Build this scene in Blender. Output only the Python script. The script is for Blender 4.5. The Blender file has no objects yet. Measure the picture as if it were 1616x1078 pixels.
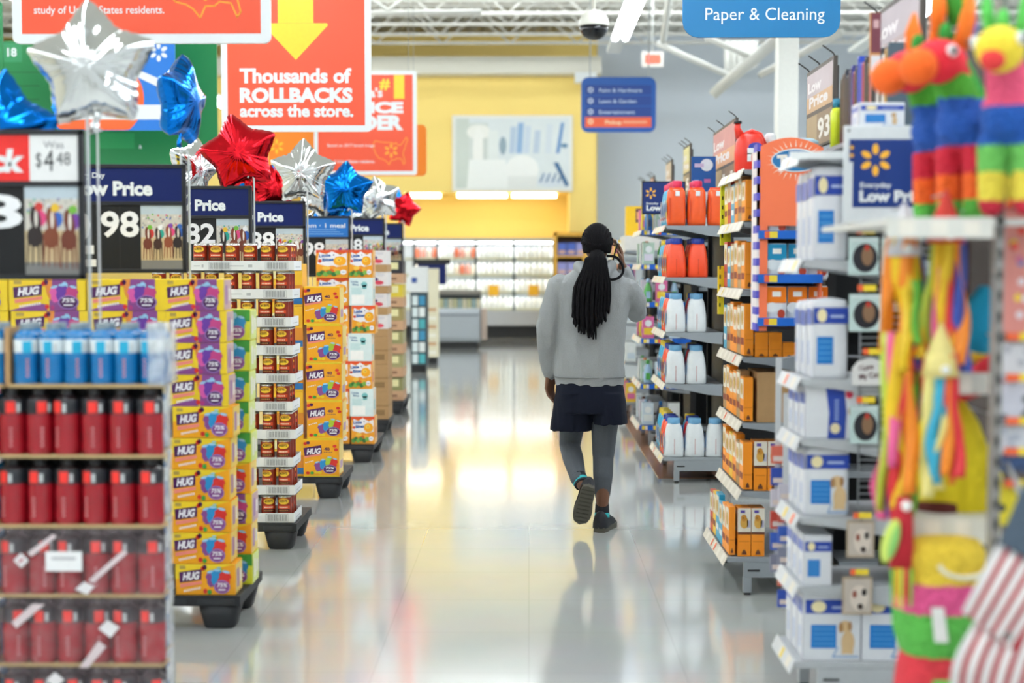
import bpy, bmesh, math, random
from mathutils import Vector, Matrix, Euler, noise

sc = bpy.context.scene
COL = sc.collection
PI = math.pi
RND = random.Random(11)

# ------------------------------------------------------------------ camera
FPX = 1616 * 50.0 / 36.0          # focal length in pixels of the 1616 wide frame
CAMZ = 1.59
cam_data = bpy.data.cameras.new('camera')
cam_data.lens = 50.0
cam_data.sensor_width = 36.0
cam_data.clip_end = 200
cam_data.dof.use_dof = True
cam_data.dof.focus_distance = 8.5
cam_data.dof.aperture_fstop = 1.4
cam = bpy.data.objects.new('camera', cam_data)
COL.objects.link(cam)
cam.location = (0, 0, CAMZ)
cam.rotation_euler = (PI / 2 - math.atan(119 / FPX), 0, math.atan(27 / FPX))
sc.camera = cam
CAMR = cam.rotation_euler.to_matrix()


def at(px, py, Y):
    """point at distance Y down the aisle that the photograph shows at pixel (px, py)"""
    d = CAMR @ Vector(((px - 808) / FPX, (539 - py) / FPX, -1))
    return Vector((0, 0, CAMZ)) + d * (Y / d.y)


# ------------------------------------------------------------------ world, exposure
world = bpy.data.worlds.new('world')
sc.world = world
world.use_nodes = True
world.node_tree.nodes['Background'].inputs[0].default_value = (0.9, 0.95, 1, 1)
world.node_tree.nodes['Background'].inputs[1].default_value = 0.4
sc.view_settings.view_transform = 'Standard'
sc.view_settings.look = 'None'
sc.view_settings.exposure = 0.02
sc.view_settings.gamma = 1.0
sc.view_settings.use_curve_mapping = False
sc.cycles.max_bounces = 8
sc.cycles.diffuse_bounces = 4
sc.cycles.transparent_max_bounces = 12
sc.cycles.caustics_reflective = False
sc.cycles.caustics_refractive = False
sc.cycles.sample_clamp_indirect = 6
LAMP = 20.0                        # strength of the fluorescent strips

# ------------------------------------------------------------------ materials


def lin(h):
    h = h.lstrip('#')
    r = []
    for i in (0, 2, 4):
        c = int(h[i:i + 2], 16) / 255
        r.append(c / 12.92 if c <= 0.04045 else ((c + 0.055) / 1.055) ** 2.4)
    return r


MATS = {}


def M(hexc, rough=0.5, metal=0.0, var=0.06, scale=30.0, bump=0.0, emit=0.0, spec=0.5, trans=0.0, alpha=1.0):
    key = (hexc, rough, metal, var, scale, bump, emit, spec, trans, alpha)
    if key in MATS:
        return MATS[key]
    m = bpy.data.materials.new('m_%s_%d' % (hexc.lstrip('#'), len(MATS)))
    m.use_nodes = True
    nt = m.node_tree
    b = nt.nodes['Principled BSDF']
    c = lin(hexc)
    if emit > 0:
        b.inputs['Base Color'].default_value = (*c, 1)
        b.inputs['Emission Color'].default_value = (*c, 1)
        b.inputs['Emission Strength'].default_value = emit
        m.cycles.emission_sampling = 'AUTO'
    elif var > 0:
        tc = nt.nodes.new('ShaderNodeTexCoord')
        nz = nt.nodes.new('ShaderNodeTexNoise')
        nz.inputs['Scale'].default_value = scale
        nz.inputs['Detail'].default_value = 2
        nt.links.new(tc.outputs['Object'], nz.inputs['Vector'])
        mx = nt.nodes.new('ShaderNodeMix')
        mx.data_type = 'RGBA'
        mx.inputs[6].default_value = (*[x * (1 - var) for x in c], 1)
        mx.inputs[7].default_value = (*[min(1, x * (1 + var)) for x in c], 1)
        nt.links.new(nz.outputs['Fac'], mx.inputs[0])
        nt.links.new(mx.outputs[2], b.inputs['Base Color'])
        if bump > 0:
            bp = nt.nodes.new('ShaderNodeBump')
            bp.inputs['Strength'].default_value = bump
            bp.inputs['Distance'].default_value = 0.01
            nt.links.new(nz.outputs['Fac'], bp.inputs['Height'])
            nt.links.new(bp.outputs['Normal'], b.inputs['Normal'])
    else:
        b.inputs['Base Color'].default_value = (*c, 1)
    b.inputs['Roughness'].default_value = rough
    b.inputs['Metallic'].default_value = metal
    b.inputs['Specular IOR Level'].default_value = spec
    b.inputs['Transmission Weight'].default_value = trans
    b.inputs['Alpha'].default_value = alpha
    MATS[key] = m
    return m


def film_mat(name, tint, haze, rough=0.12, bump=0.5, scale=25):
    """thin clear plastic film: mostly see-through, a little milky, glossy and crinkled"""
    m = bpy.data.materials.new(name)
    m.use_nodes = True
    nt = m.node_tree
    nt.nodes.clear()
    out = nt.nodes.new('ShaderNodeOutputMaterial')
    tr = nt.nodes.new('ShaderNodeBsdfTransparent')
    pr = nt.nodes.new('ShaderNodeBsdfPrincipled')
    pr.inputs['Base Color'].default_value = (*lin(tint), 1)
    pr.inputs['Roughness'].default_value = rough
    mix = nt.nodes.new('ShaderNodeMixShader')
    tc = nt.nodes.new('ShaderNodeTexCoord')
    nz = nt.nodes.new('ShaderNodeTexNoise')
    nz.inputs['Scale'].default_value = scale
    nz.inputs['Detail'].default_value = 3
    bp = nt.nodes.new('ShaderNodeBump')
    bp.inputs['Strength'].default_value = bump
    bp.inputs['Distance'].default_value = 0.02
    mp = nt.nodes.new('ShaderNodeMapRange')
    mp.inputs[1].default_value = 0.4
    mp.inputs[2].default_value = 0.75
    mp.inputs[3].default_value = haze
    mp.inputs[4].default_value = min(1, haze * 2.6)
    L = nt.links.new
    L(tc.outputs['Object'], nz.inputs['Vector'])
    L(nz.outputs['Fac'], bp.inputs['Height'])
    L(bp.outputs['Normal'], pr.inputs['Normal'])
    L(nz.outputs['Fac'], mp.inputs[0])
    L(mp.outputs[0], mix.inputs[0])
    L(tr.outputs[0], mix.inputs[1])
    L(pr.outputs[0], mix.inputs[2])
    L(mix.outputs[0], out.inputs[0])
    return m


def band_mat(name, stops, rough=0.85, axis=2, fringe=140.0, jitter=0.012):
    """coloured paper bands along one axis with fringed, crinkled edges"""
    m = bpy.data.materials.new(name)
    m.use_nodes = True
    nt = m.node_tree
    b = nt.nodes['Principled BSDF']
    b.inputs['Roughness'].default_value = rough
    tc = nt.nodes.new('ShaderNodeTexCoord')
    sp = nt.nodes.new('ShaderNodeSeparateXYZ')
    nz = nt.nodes.new('ShaderNodeTexNoise')
    nz.inputs['Scale'].default_value = fringe
    ma = nt.nodes.new('ShaderNodeMath')
    ma.operation = 'MULTIPLY_ADD'
    ma.inputs[1].default_value = jitter * 2
    mr = nt.nodes.new('ShaderNodeMapRange')
    lo, hi = stops[0][0], stops[-1][0] + 0.3
    mr.inputs[1].default_value = lo
    mr.inputs[2].default_value = hi
    cr = nt.nodes.new('ShaderNodeValToRGB')
    cr.color_ramp.interpolation = 'CONSTANT'
    els = cr.color_ramp.elements
    while len(els) < len(stops):
        els.new(0.5)
    for e, (p, h) in zip(els, stops):
        e.position = (p - lo) / (hi - lo)
    for e, (p, h) in zip(els, stops):
        e.color = (*lin(h), 1)
    wv = nt.nodes.new('ShaderNodeTexNoise')
    wv.inputs['Scale'].default_value = 60
    bp = nt.nodes.new('ShaderNodeBump')
    bp.inputs['Strength'].default_value = 1.0
    bp.inputs['Distance'].default_value = 0.03
    L = nt.links.new
    L(tc.outputs['Object'], sp.inputs[0])
    L(tc.outputs['Object'], nz.inputs['Vector'])
    L(tc.outputs['Object'], wv.inputs['Vector'])
    L(nz.outputs['Fac'], ma.inputs[0])
    L(sp.outputs[axis], ma.inputs[2])
    L(ma.outputs[0], mr.inputs[0])
    L(mr.outputs[0], cr.inputs[0])
    L(cr.outputs[0], b.inputs['Base Color'])
    L(wv.outputs['Fac'], bp.inputs['Height'])
    L(bp.outputs['Normal'], b.inputs['Normal'])
    return m


# ------------------------------------------------------------------ mesh builder
TXT = {}


def text2d(s, bold=0.0):
    key = (s, bold)
    if key in TXT:
        return TXT[key]
    cu = bpy.data.curves.new('txt', 'FONT')
    cu.body = s
    cu.resolution_u = 3
    cu.offset = bold
    ob = bpy.data.objects.new('txt', cu)
    COL.objects.link(ob)
    dg = bpy.context.evaluated_depsgraph_get()
    me = bpy.data.meshes.new_from_object(ob.evaluated_get(dg))
    vs = [(v.co.x / 0.72, v.co.y / 0.72) for v in me.vertices]
    fs = [tuple(p.vertices) for p in me.polygons]
    nz = [p.normal.z for p in me.polygons]
    fs = [f if z >= 0 else f[::-1] for f, z in zip(fs, nz)]
    bpy.data.objects.remove(ob)
    bpy.data.curves.remove(cu)
    bpy.data.meshes.remove(me)
    xs = [v[0] for v in vs] or [0]
    TXT[key] = (vs, fs, min(xs), max(xs))
    return TXT[key]


class Fr:
    """a drawing plane: origin, right, up; printing floats a hair off the surface"""

    def __init__(s, o, u, v):
        s.o, s.u, s.v = Vector(o), Vector(u).normalized(), Vector(v).normalized()
        s.n = s.u.cross(s.v)

    def p(s, a, b, lv=1):
        return s.o + s.u * a + s.v * b + s.n * (0.0009 * lv)


def front(x0, y, z0):
    return Fr((x0, y, z0), (1, 0, 0), (0, 0, 1))


def aisle_l(x, y, z0):          # faces -X, right of the viewer is -Y
    return Fr((x, y, z0), (0, -1, 0), (0, 0, 1))


def aisle_r(x, y, z0):          # faces +X
    return Fr((x, y, z0), (0, 1, 0), (0, 0, 1))


class MB:
    def __init__(s):
        s.v, s.f, s.fm, s.fs, s.mats = [], [], [], [], []

    def mi(s, m):
        if m not in s.mats:
            s.mats.append(m)
        return s.mats.index(m)

    def add(s, vs, fs, m, smooth=False):
        k = len(s.v)
        s.v += [tuple(p) for p in vs]
        i = s.mi(m)
        for f in fs:
            s.f.append(tuple(k + j for j in f))
            s.fm.append(i)
            s.fs.append(smooth)

    def box(s, a, b, m):
        x0, y0, z0 = a
        x1, y1, z1 = b
        vs = [(x0, y0, z0), (x1, y0, z0), (x1, y1, z0), (x0, y1, z0), (x0, y0, z1), (x1, y0, z1), (x1, y1, z1), (x0, y1, z1)]
        s.add(vs, [(3, 2, 1, 0), (4, 5, 6, 7), (0, 1, 5, 4), (1, 2, 6, 5), (2, 3, 7, 6), (3, 0, 4, 7)], m)

    def prism(s, pts, o, u, v, depth, m, smooth=False):
        """polygon in plane (o,u,v), extruded backwards (against u x v) by depth"""
        fr = Fr(o, u, v)
        n = len(pts)
        A = [fr.o + fr.u * a + fr.v * b for a, b in pts]
        B = [p - fr.n * depth for p in A]
        fs = [tuple(range(n)), tuple(range(2 * n - 1, n - 1, -1))]
        s.add(A + B, fs, m)
        s.add(A + B, [((i + 1) % n, i, n + i, n + (i + 1) % n) for i in range(n)], m, smooth)

    def lathe(s, prof, m, n=16, o=(0, 0, 0), sx=1.0, sy=1.0, cap=True, pw=2.0):
        """profile of (radius, height[, material]); sx, sy squash the section, pw > 2 squares it"""
        ring = []
        for i in range(n):
            a = 2 * PI * i / n
            c, d = math.cos(a), math.sin(a)
            k = (abs(c) ** pw + abs(d) ** pw) ** (-1 / pw)
            ring.append((c * k * sx, d * k * sy))
        k0 = len(s.v)
        for pr in prof:
            s.v += [(o[0] + cx * pr[0], o[1] + cy * pr[0], o[2] + pr[1]) for cx, cy in ring]
        for j in range(len(prof) - 1):
            mm = s.mi(prof[j + 1][2] if len(prof[j + 1]) > 2 else m)
            for i in range(n):
                a, b = k0 + j * n + i, k0 + j * n + (i + 1) % n
                s.f.append((a, b, b + n, a + n))
                s.fm.append(mm)
                s.fs.append(True)
        if cap:
            s.f.append(tuple(k0 + i for i in range(n))[::-1])
            s.fm.append(s.mi(m))
            s.fs.append(False)
            e = k0 + (len(prof) - 1) * n
            s.f.append(tuple(e + i for i in range(n)))
            s.fm.append(s.mi(prof[-1][2] if len(prof[-1]) > 2 else m))
            s.fs.append(False)

    def tube(s, pts, rad, m, n=8, cap=True, flat=None):
        pts = [Vector(p) for p in pts]
        if not hasattr(rad, '__len__'):
            rad = [rad] * len(pts)
        k0 = len(s.v)
        ref = None
        for i, p in enumerate(pts):
            t = (pts[min(i + 1, len(pts) - 1)] - pts[max(i - 1, 0)]).normalized()
            if ref is None:
                ref = Vector((0, 0, 1)) if abs(t.z) < 0.9 else Vector((1, 0, 0))
            a = (ref - t * ref.dot(t)).normalized()
            ref = a
            b = t.cross(a)
            fl = flat if flat else 1.0
            for q in range(n):
                w = 2 * PI * q / n
                s.v.append(tuple(p + (a * math.cos(w) + b * math.sin(w) * fl) * rad[i]))
        mi = s.mi(m)
        for j in range(len(pts) - 1):
            for q in range(n):
                a, b = k0 + j * n + q, k0 + j * n + (q + 1) % n
                s.f.append((a, b, b + n, a + n))
                s.fm.append(mi)
                s.fs.append(True)
        if cap:
            for e, rv in ((k0, True), (k0 + (len(pts) - 1) * n, False)):
                t = tuple(e + q for q in range(n))
                s.f.append(t[::-1] if rv else t)
                s.fm.append(mi)
                s.fs.append(False)

    def ball(s, c, r, m, n=16, k=10, rot=None):
        if not hasattr(r, '__len__'):
            r = (r, r, r)
        vs, fs = [], []
        c = Vector(c)
        for j in range(k + 1):
            t = PI * j / k
            for i in range(n):
                a = 2 * PI * i / n
                p = Vector((r[0] * math.sin(t) * math.cos(a), r[1] * math.sin(t) * math.sin(a), -r[2] * math.cos(t)))
                if rot is not None:
                    p = rot @ p
                vs.append(c + p)
        for j in range(k):
            for i in range(n):
                a, b = j * n + i, j * n + (i + 1) % n
                fs.append((a, b, b + n, a + n))
        s.add(vs, fs, m, True)

    # ---- printing on a plane
    def rect(s, fr, a, b, c, d, m, lv=1, sk=0.0):
        s.add([fr.p(a, b, lv), fr.p(c, b, lv), fr.p(c + sk, d, lv), fr.p(a + sk, d, lv)], [(0, 1, 2, 3)], m)

    def ell(s, fr, a, b, ra, rb, m, lv=1, n=16, rot=0.0):
        cr, sr = math.cos(rot), math.sin(rot)
        pts = []
        for i in range(n):
            t = 2 * PI * i / n
            x, y = ra * math.cos(t), rb * math.sin(t)
            pts.append(fr.p(a + x * cr - y * sr, b + x * sr + y * cr, lv))
        s.add(pts, [tuple(range(n))], m)

    def poly(s, fr, pts, m, lv=1):
        s.add([fr.p(a, b, lv) for a, b in pts], [tuple(range(len(pts)))], m)

    def line(s, fr, pts, w, m, lv=1, closed=False):
        n = len(pts)
        for i in range(n if closed else n - 1):
            a, b = Vector(pts[i]), Vector(pts[(i + 1) % n])
            d = (b - a)
            if d.length == 0:
                continue
            d.normalize()
            q = Vector((-d.y, d.x)) * w / 2
            e = d * w * 0.3
            s.poly(fr, [a - q - e, b - q + e, b + q + e, a + q - e], m, lv)

    def text(s, fr, t, a, b, h, m, lv=2, bold=0.0, al='l', sh=0.0, wd=None, rot=0.0, bend=None):
        """h is the height of a capital; wd squeezes the line to that width"""
        vs, fs, x0, x1 = text2d(t, bold)
        k = h
        kx = wd / max(1e-6, (x1 - x0)) if wd else h
        W = (x1 - x0) * kx
        off = {'l': 0, 'c': -W / 2, 'r': -W}[al]
        cr, sr = math.cos(rot), math.sin(rot)
        P = []
        for x, y in vs:
            X, Y = (x - x0) * kx + off + sh * y * k, y * k
            X, Y = X * cr - Y * sr, X * sr + Y * cr
            P.append(fr.p(a + X, b + Y, lv) if bend is None else bend(a + X, b + Y, lv))
        s.add(P, fs, m)

    def build(s, name, parent=None, loc=(0, 0, 0), rz=0.0, bevel=0.0, sub=0, rot=None):
        me = bpy.data.meshes.new(name)
        me.from_pydata(s.v, [], s.f)
        for m in s.mats:
            me.materials.append(m)
        me.polygons.foreach_set('material_index', s.fm)
        me.polygons.foreach_set('use_smooth', s.fs)
        me.update()
        ob = bpy.data.objects.new(name, me)
        COL.objects.link(ob)
        ob.location = loc
        ob.rotation_euler = rot if rot else (0, 0, rz)
        if parent:
            ob.parent = parent
        if bevel:
            bv = ob.modifiers.new('bevel', 'BEVEL')
            bv.width = bevel
            bv.segments = 2
            bv.limit_method = 'ANGLE'
            bv.angle_limit = math.radians(50)
        if sub:
            sb = ob.modifiers.new('sub', 'SUBSURF')
            sb.levels = sub
            sb.render_levels = sub
        return ob


def tag(o, label=None, cat=None, group=None, kind=None):
    if label:
        o['label'] = label
    if cat:
        o['category'] = cat
    if group:
        o['group'] = group
    if kind:
        o['kind'] = kind
    return o


def thing(name, label, cat, loc=(0, 0, 0), rz=0.0, group=None):
    o = bpy.data.objects.new(name, None)
    o.empty_display_size = 0.05
    COL.objects.link(o)
    o.location = loc
    o.rotation_euler = (0, 0, rz)
    return tag(o, label, cat, group)


def struct(name, mb, **kw):
    return tag(mb.build(name, **kw), kind='structure')


CHILD = {}


def reg(o):
    """remember the children of a prototype so that copies need no scene search"""
    CHILD[o.name] = [c for c in COL.objects if c.parent == o]
    for c in CHILD[o.name]:
        CHILD[c.name] = [d for d in COL.objects if d.parent == c]
    return o


def dup(src, loc, label, rz=None, group=None):
    r = src.copy()
    COL.objects.link(r)
    r.location = loc
    if rz is not None:
        r.rotation_euler = (0, 0, rz)
    r['label'] = label
    if group:
        r['group'] = group
    for ch in CHILD.get(src.name, []):
        c = ch.copy()
        COL.objects.link(c)
        c.parent = r
        for g in CHILD.get(ch.name, []):
            d = g.copy()
            COL.objects.link(d)
            d.parent = c
    return r


class Kind:
    """the first placing uses the built thing itself, later ones are copies"""

    def __init__(s, src):
        s.src, s.used = src, False
        reg(src)

    def put(s, loc, label, rz=None, group=None):
        if s.used:
            return dup(s.src, loc, label, rz, group)
        s.used = True
        s.src.location = loc
        if rz is not None:
            s.src.rotation_euler = (0, 0, rz)
        s.src['label'] = label
        if group:
            s.src['group'] = group
        return s.src


ORD = ['', 'first', 'second', 'third', 'fourth', 'fifth', 'sixth', 'seventh', 'eighth', 'ninth', 'tenth', 'eleventh', 'twelfth']
WHITE = M('#E6EAEA', 0.5)
BLACK = M('#17181A', 0.45)
# ------------------------------------------------------------------ the building
def floor_mat():
    m = bpy.data.materials.new('polished_tile')
    m.use_nodes = True
    nt = m.node_tree
    b = nt.nodes['Principled BSDF']
    tc = nt.nodes.new('ShaderNodeTexCoord')
    br = nt.nodes.new('ShaderNodeTexBrick')
    br.offset = 0.0
    br.inputs['Scale'].default_value = 1.0
    br.inputs['Brick Width'].default_value = 0.61
    br.inputs['Row Height'].default_value = 0.61
    br.inputs['Mortar Size'].default_value = 0.003
    br.inputs['Color1'].default_value = (*lin('#C9CBC8'), 1)
    br.inputs['Color2'].default_value = (*lin('#C7C9C6'), 1)
    br.inputs['Mortar'].default_value = (*lin('#BDBFBC'), 1)
    nz = nt.nodes.new('ShaderNodeTexNoise')
    nz.inputs['Scale'].default_value = 3
    nz.inputs['Detail'].default_value = 6
    mx = nt.nodes.new('ShaderNodeMix')
    mx.data_type = 'RGBA'
    mx.blend_type = 'MULTIPLY'
    mx.inputs[0].default_value = 0.12
    n2 = nt.nodes.new('ShaderNodeTexNoise')
    n2.inputs['Scale'].default_value = 2.2
    n2.inputs['Detail'].default_value = 1
    bp = nt.nodes.new('ShaderNodeBump')
    bp.inputs['Strength'].default_value = 0.05
    bp.inputs['Distance'].default_value = 0.02
    rr = nt.nodes.new('ShaderNodeMapRange')
    rr.inputs[3].default_value = 0.07
    rr.inputs[4].default_value = 0.16
    L = nt.links.new
    for n in (br, nz, n2):
        L(tc.outputs['Object'], n.inputs['Vector'])
    L(br.outputs['Color'], mx.inputs[6])
    L(nz.outputs['Color'], mx.inputs[7])
    L(mx.outputs[2], b.inputs['Base Color'])
    L(n2.outputs['Fac'], bp.inputs['Height'])
    L(bp.outputs['Normal'], b.inputs['Normal'])
    L(nz.outputs['Fac'], rr.inputs[0])
    L(rr.outputs[0], b.inputs['Roughness'])
    b.inputs['IOR'].default_value = 1.55
    b.inputs['Coat Weight'].default_value = 1.0
    b.inputs['Coat IOR'].default_value = 1.6
    b.inputs['Coat Roughness'].default_value = 0.09
    return m


ZC = 6.85                                  # underside of the roof deck
XL, XR, YB, YF = -13.0, 12.0, -5.0, 33.0
b = MB()
b.box((XL, YB, -0.1), (XR, YF, 0), floor_mat())
struct('floor', b)

deck = M('#C9C8BF', 0.6, var=0.12, scale=2)
b = MB()
n = 150
pts = []
for i in range(n + 1):                     # trapezoid flutes running down the store
    x = XL + (XR - XL) * i / n
    pts += [(x, ZC + (0.05 if i % 2 else 0.0)), (x + (XR - XL) / n * 0.6, ZC + (0.05 if i % 2 else 0.0))]
vs = [(x, YB, z) for x, z in pts] + [(x, YF, z) for x, z in pts]
k = len(pts)
b.add(vs, [(i, i + k, i + 1 + k, i + 1) for i in range(k - 1)], deck)
b.box((XL, YB, ZC + 0.08), (XR, YF, ZC + 0.12), deck)
struct('ceiling', b)

yellow = M('#F9DA7C', 0.6, var=0.03, scale=1.2)
grayw = M('#D3DBE3', 0.7, var=0.03, scale=0.8)
b = MB()
b.box((XL, YF - 0.3, 0), (1.55, YF, ZC + 0.1), yellow)
struct('wall_back', b)
b = MB()
b.box((1.55, YF - 0.2, 0), (XR, YF, ZC + 0.1), grayw)
struct('wall_right_back', b)
b = MB()
b.box((XL - 0.1, YB, 0), (XL, YF, ZC + 0.1), M('#E4DFCB', 0.7))
struct('wall_left', b)
b = MB()
b.box((XR, YB, 0), (XR + 0.1, YF, ZC + 0.1), grayw)
struct('wall_right', b)
b = MB()
b.box((XL, YB - 0.1, 0), (XR, YB, ZC + 0.1), M('#D9DCDD', 0.7))
struct('wall_front', b)

# bulkhead over the dairy cases with a pale beam along its top and a return at the right
zb0, zb1 = at(800, 303, 31.0).z, at(800, 121, 31.0).z
xe = at(941, 200, 31.0).x
b = MB()
b.box((XL, 31.0, zb0), (xe, 31.3, zb1 + 0.1), yellow)
b.box((XL, 31.3, zb0), (xe, YF - 0.3, zb0 + 0.1), yellow)
b.box((at(898, 300, 31.0).x, 31.0, 0), (xe, YF - 0.3, zb0), yellow)
struct('trim_1', b)
b = MB()
b.box((XL, 30.5, zb1), (at(949, 100, 30.5).x, 31.3, at(800, 89, 30.5).z), M('#D9D6C8', 0.6))
struct('trim_2', b)
b = MB()                                   # white bracket at the end of the beam
p0, p1 = at(907, 131, 30.4), at(941, 116, 30.4)
b.box((p0.x, 30.2, p0.z), (p1.x, 30.5, p1.z), WHITE)
struct('trim_3', b)

# brown tile edging along the shelf ends
b = MB()
xa = at(1036, 756, 10.55).x
b.box((0.97, 10.62, 0.0), (1.45, 16.5, 0.004), M('#8A6148', 0.25, var=0.2, scale=6))
struct('trim_4', b)

# bar joists across the store
jm = M('#D2D1CA', 0.55)
for Y in (25.2, 26.4, 27.6, 28.8, 29.9):
    b = MB()
    for z in (ZC - 0.05, ZC - 0.62):
        b.box((XL, Y - 0.035, z - 0.025), (XR, Y + 0.035, z + 0.025), jm)
    x = XL
    i = 0
    while x < XR - 0.7:
        za, zb = (ZC - 0.62, ZC - 0.05) if i % 2 == 0 else (ZC - 0.05, ZC - 0.62)
        b.tube([(x, Y, za), (x + 0.7, Y, zb)], 0.016, jm, 6)
        x += 0.7
        i += 1
    tag(b.build('roof_joist'), kind='structure')
# joist girders near the right wall
gm = M('#DADAD4', 0.5)


def beam(name, pts, r, Y0, Y1=None):
    b = MB()
    P = [at(px, py, Y0 + ((Y1 or Y0) - Y0) * i / (len(pts) - 1)) for i, (px, py) in enumerate(pts)]
    b.tube(P, r, gm, 4)
    return tag(b.build(name), kind='structure')


beam('roof_beam', [(1128, 146), (1238, 52)], 0.11, 23, 21)
beam('roof_beam', [(1036, 68), (1152, 120)], 0.05, 23, 23)
beam('roof_beam', [(1046, 66), (1062, -40)], 0.05, 23, 21)
beam('roof_beam', [(1112, 58), (1200, 96)], 0.05, 22, 22)
beam('roof_beam', [(1200, 118), (1330, 50)], 0.06, 22, 20)
beam('roof_beam', [(560, 20), (760, 18)], 0.04, 22, 22)
beam('roof_beam', [(560, -20), (612, 17), (660, -20)], 0.035, 22, 22)
b = MB()
P = [at(1144, 64, 24), at(1196, 64, 24), at(1196, 104, 24), at(1144, 132, 24)]
b.add(P + [p + Vector((0, .1, 0)) for p in P], [(0, 1, 2, 3), (7, 6, 5, 4), (0, 3, 7, 4), (1, 5, 6, 2), (2, 6, 7, 3), (0, 4, 5, 1)], gm)
for i in range(5):
    a = at(1148 + i * 10, 66, 23.9)
    c = at(1148 + i * 10, 124 - i * 5, 23.9)
    b.tube([a, c], 0.025, gm, 5)
tag(b.build('roof_panel'), kind='structure')

# the white square column
b = MB()
xa, xb = at(1228, 150, 17.5).x, at(1260, 150, 17.5).x
b.box((xa, 17.5, 0), (xb, 17.5 + xb - xa, ZC), M('#E2E2DB', 0.5))
b.box((xa - 0.03, 17.47, 0), (xb + 0.03, 17.53 + xb - xa, 0.15), M('#9A9C9C', 0.5))
tag(b.build('column'), kind='structure')

# ------------------------------------------------------------------ lamps
tube_m = M('#F4FAFF', 0.4, emit=LAMP)
case_m = M('#E8ECEA', 0.4)
far_m = M('#F4FAFE', 0.4, emit=LAMP * 1.0)
rows = [(1.17, -4, 20.0), (4.52, -4, 20.0), (-2.2, -4, 16.0), (-5.55, -4, 29.5), (-8.9, -4, 29.5), (7.87, -4, 30)]  # last four rows are added out of view for more light
names = {1.17: 'bright fluorescent strip hanging over the aisle beside the black camera dome',
         4.52: 'fluorescent strip glowing above the dark upright panels at right',
         -2.2: 'added fill light strip hidden above the red hanging boards over the left displays',
         -5.55: 'long unseen fill light strip added over the green boards at far left',
         -8.9: 'outermost unseen fill light strip added near the left wall',
         7.87: 'unseen fill light strip added farthest to the right near the grey wall'}
for x, y0, y1 in rows:
    t = thing('light_strip', names[x], 'ceiling light', (x, y0, 4.5), group='fluorescent strips under the roof')
    b = MB()
    b.box((-0.09, 0, 0.05), (0.09, y1 - y0, 0.11), case_m)
    b.build('housing', t)
    for k in range(int((y1 - y0) / 2.5)):
        for sx in (-0.065, 0.065):
            b = MB()
            b.tube([(sx, k * 2.5 + 0.02, 0.02), (sx, k * 2.5 + 2.47, 0.02)], 0.045, tube_m, 8)
            b.build('lamp_tube', t)
    for k in range(int((y1 - y0) / 3)):
        b = MB()
        b.tube([(0, k * 3 + 1, 0.1), (0, k * 3 + 1, ZC - 4.5)], 0.006, case_m, 5)
        b.build('hanger', t)
for i, (y, zl) in enumerate(((21.6, 6.3), (23.4, 6.3), (25.8, 6.68))):     # high cross rows added out of view to brighten the back walls
    t = thing('light_strip', 'added high fill light strip out of view above the %s of the store' % ('hanging directory', 'far end', 'last roof joists')[i], 'ceiling light', (-7, y, zl), group='fluorescent strips under the roof')
    b = MB()
    b.box((0, -.09, 0.05), (16, .09, 0.11), case_m)
    b.build('housing', t)
    for k in range(6):
        b = MB()
        b.tube([(k * 2.6 + .05, 0, 0.0), (k * 2.6 + 2.55, 0, 0.0)], 0.07, far_m, 8)
        b.build('lamp_tube', t)
# washers under the bulkhead that light the wall over the dairy cases
for i, (xa, xb) in enumerate(((640, 695), (722, 800), (808, 878), (500, 590))):
    a, c = at(xa, 316, 31.6), at(xb, 316, 31.6)
    b = MB()
    b.box((a.x, 31.5, zb0 - 0.09), (c.x, 31.75, zb0 - 0.002), M('#FFF2CF', 0.4, emit=9))
    tag(b.build('wall_washer'), ['long pale light under the yellow bulkhead, leftmost visible one', 'middle pale light under the yellow bulkhead',
        'right pale light under the yellow bulkhead', 'pale light under the yellow bulkhead hidden behind balloons'][i], 'light', 'lights under the bulkhead')

# security dome
c = at(937, 42, 14.0)
r = 0.148
t = thing('security_camera', 'white security camera with black dome hanging from the ceiling', 'camera', (c.x, c.y, c.z))
b = MB()
b.lathe([(r, 0), (r * 1.0, 0.02), (r * .96, .06), (r * .78, .115), (r * .45, .15), (r * .15, .16)], M('#DEDCD2', 0.4), 24)
b.tube([(0, 0, .155), (0, 0, ZC - c.z)], 0.02, M('#DEDCD2', 0.4), 8)
b.build('housing', t)
b = MB()
b.lathe([(0.01, -r * .88), (r * .4, -r * .82), (r * .72, -r * .62), (r * .9, -r * .3), (r * .95, 0)], M('#101115', 0.12), 24)
b.build('dome', t)

# exit sign
c = at(1030, 105, 24.0)
t = thing('exit_sign', 'small lit red exit sign hanging from the roof beams', 'sign', (c.x, c.y, c.z))
w, h = 0.36, 0.25
b = MB()
b.box((-w / 2, 0, 0), (w / 2, .06, h), M('#EDE6DE', 0.5))
b.build('sign_box', t)
b = MB()
b.box((-w / 2 + .05, -.006, .05), (w / 2 - .05, 0, h - .05), M('#FF5E4A', 0.4, emit=1.1))
b.build('lit_panel', t)
b = MB()
b.tube([(0, .03, h), (0, .03, ZC - c.z)], 0.012, case_m, 6)
b.build('hanger', t)
# ------------------------------------------------------------------ left: pallets, drink packs, cartons, cans
PAL = M('#1E2023', 0.55, var=0.1)


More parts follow.
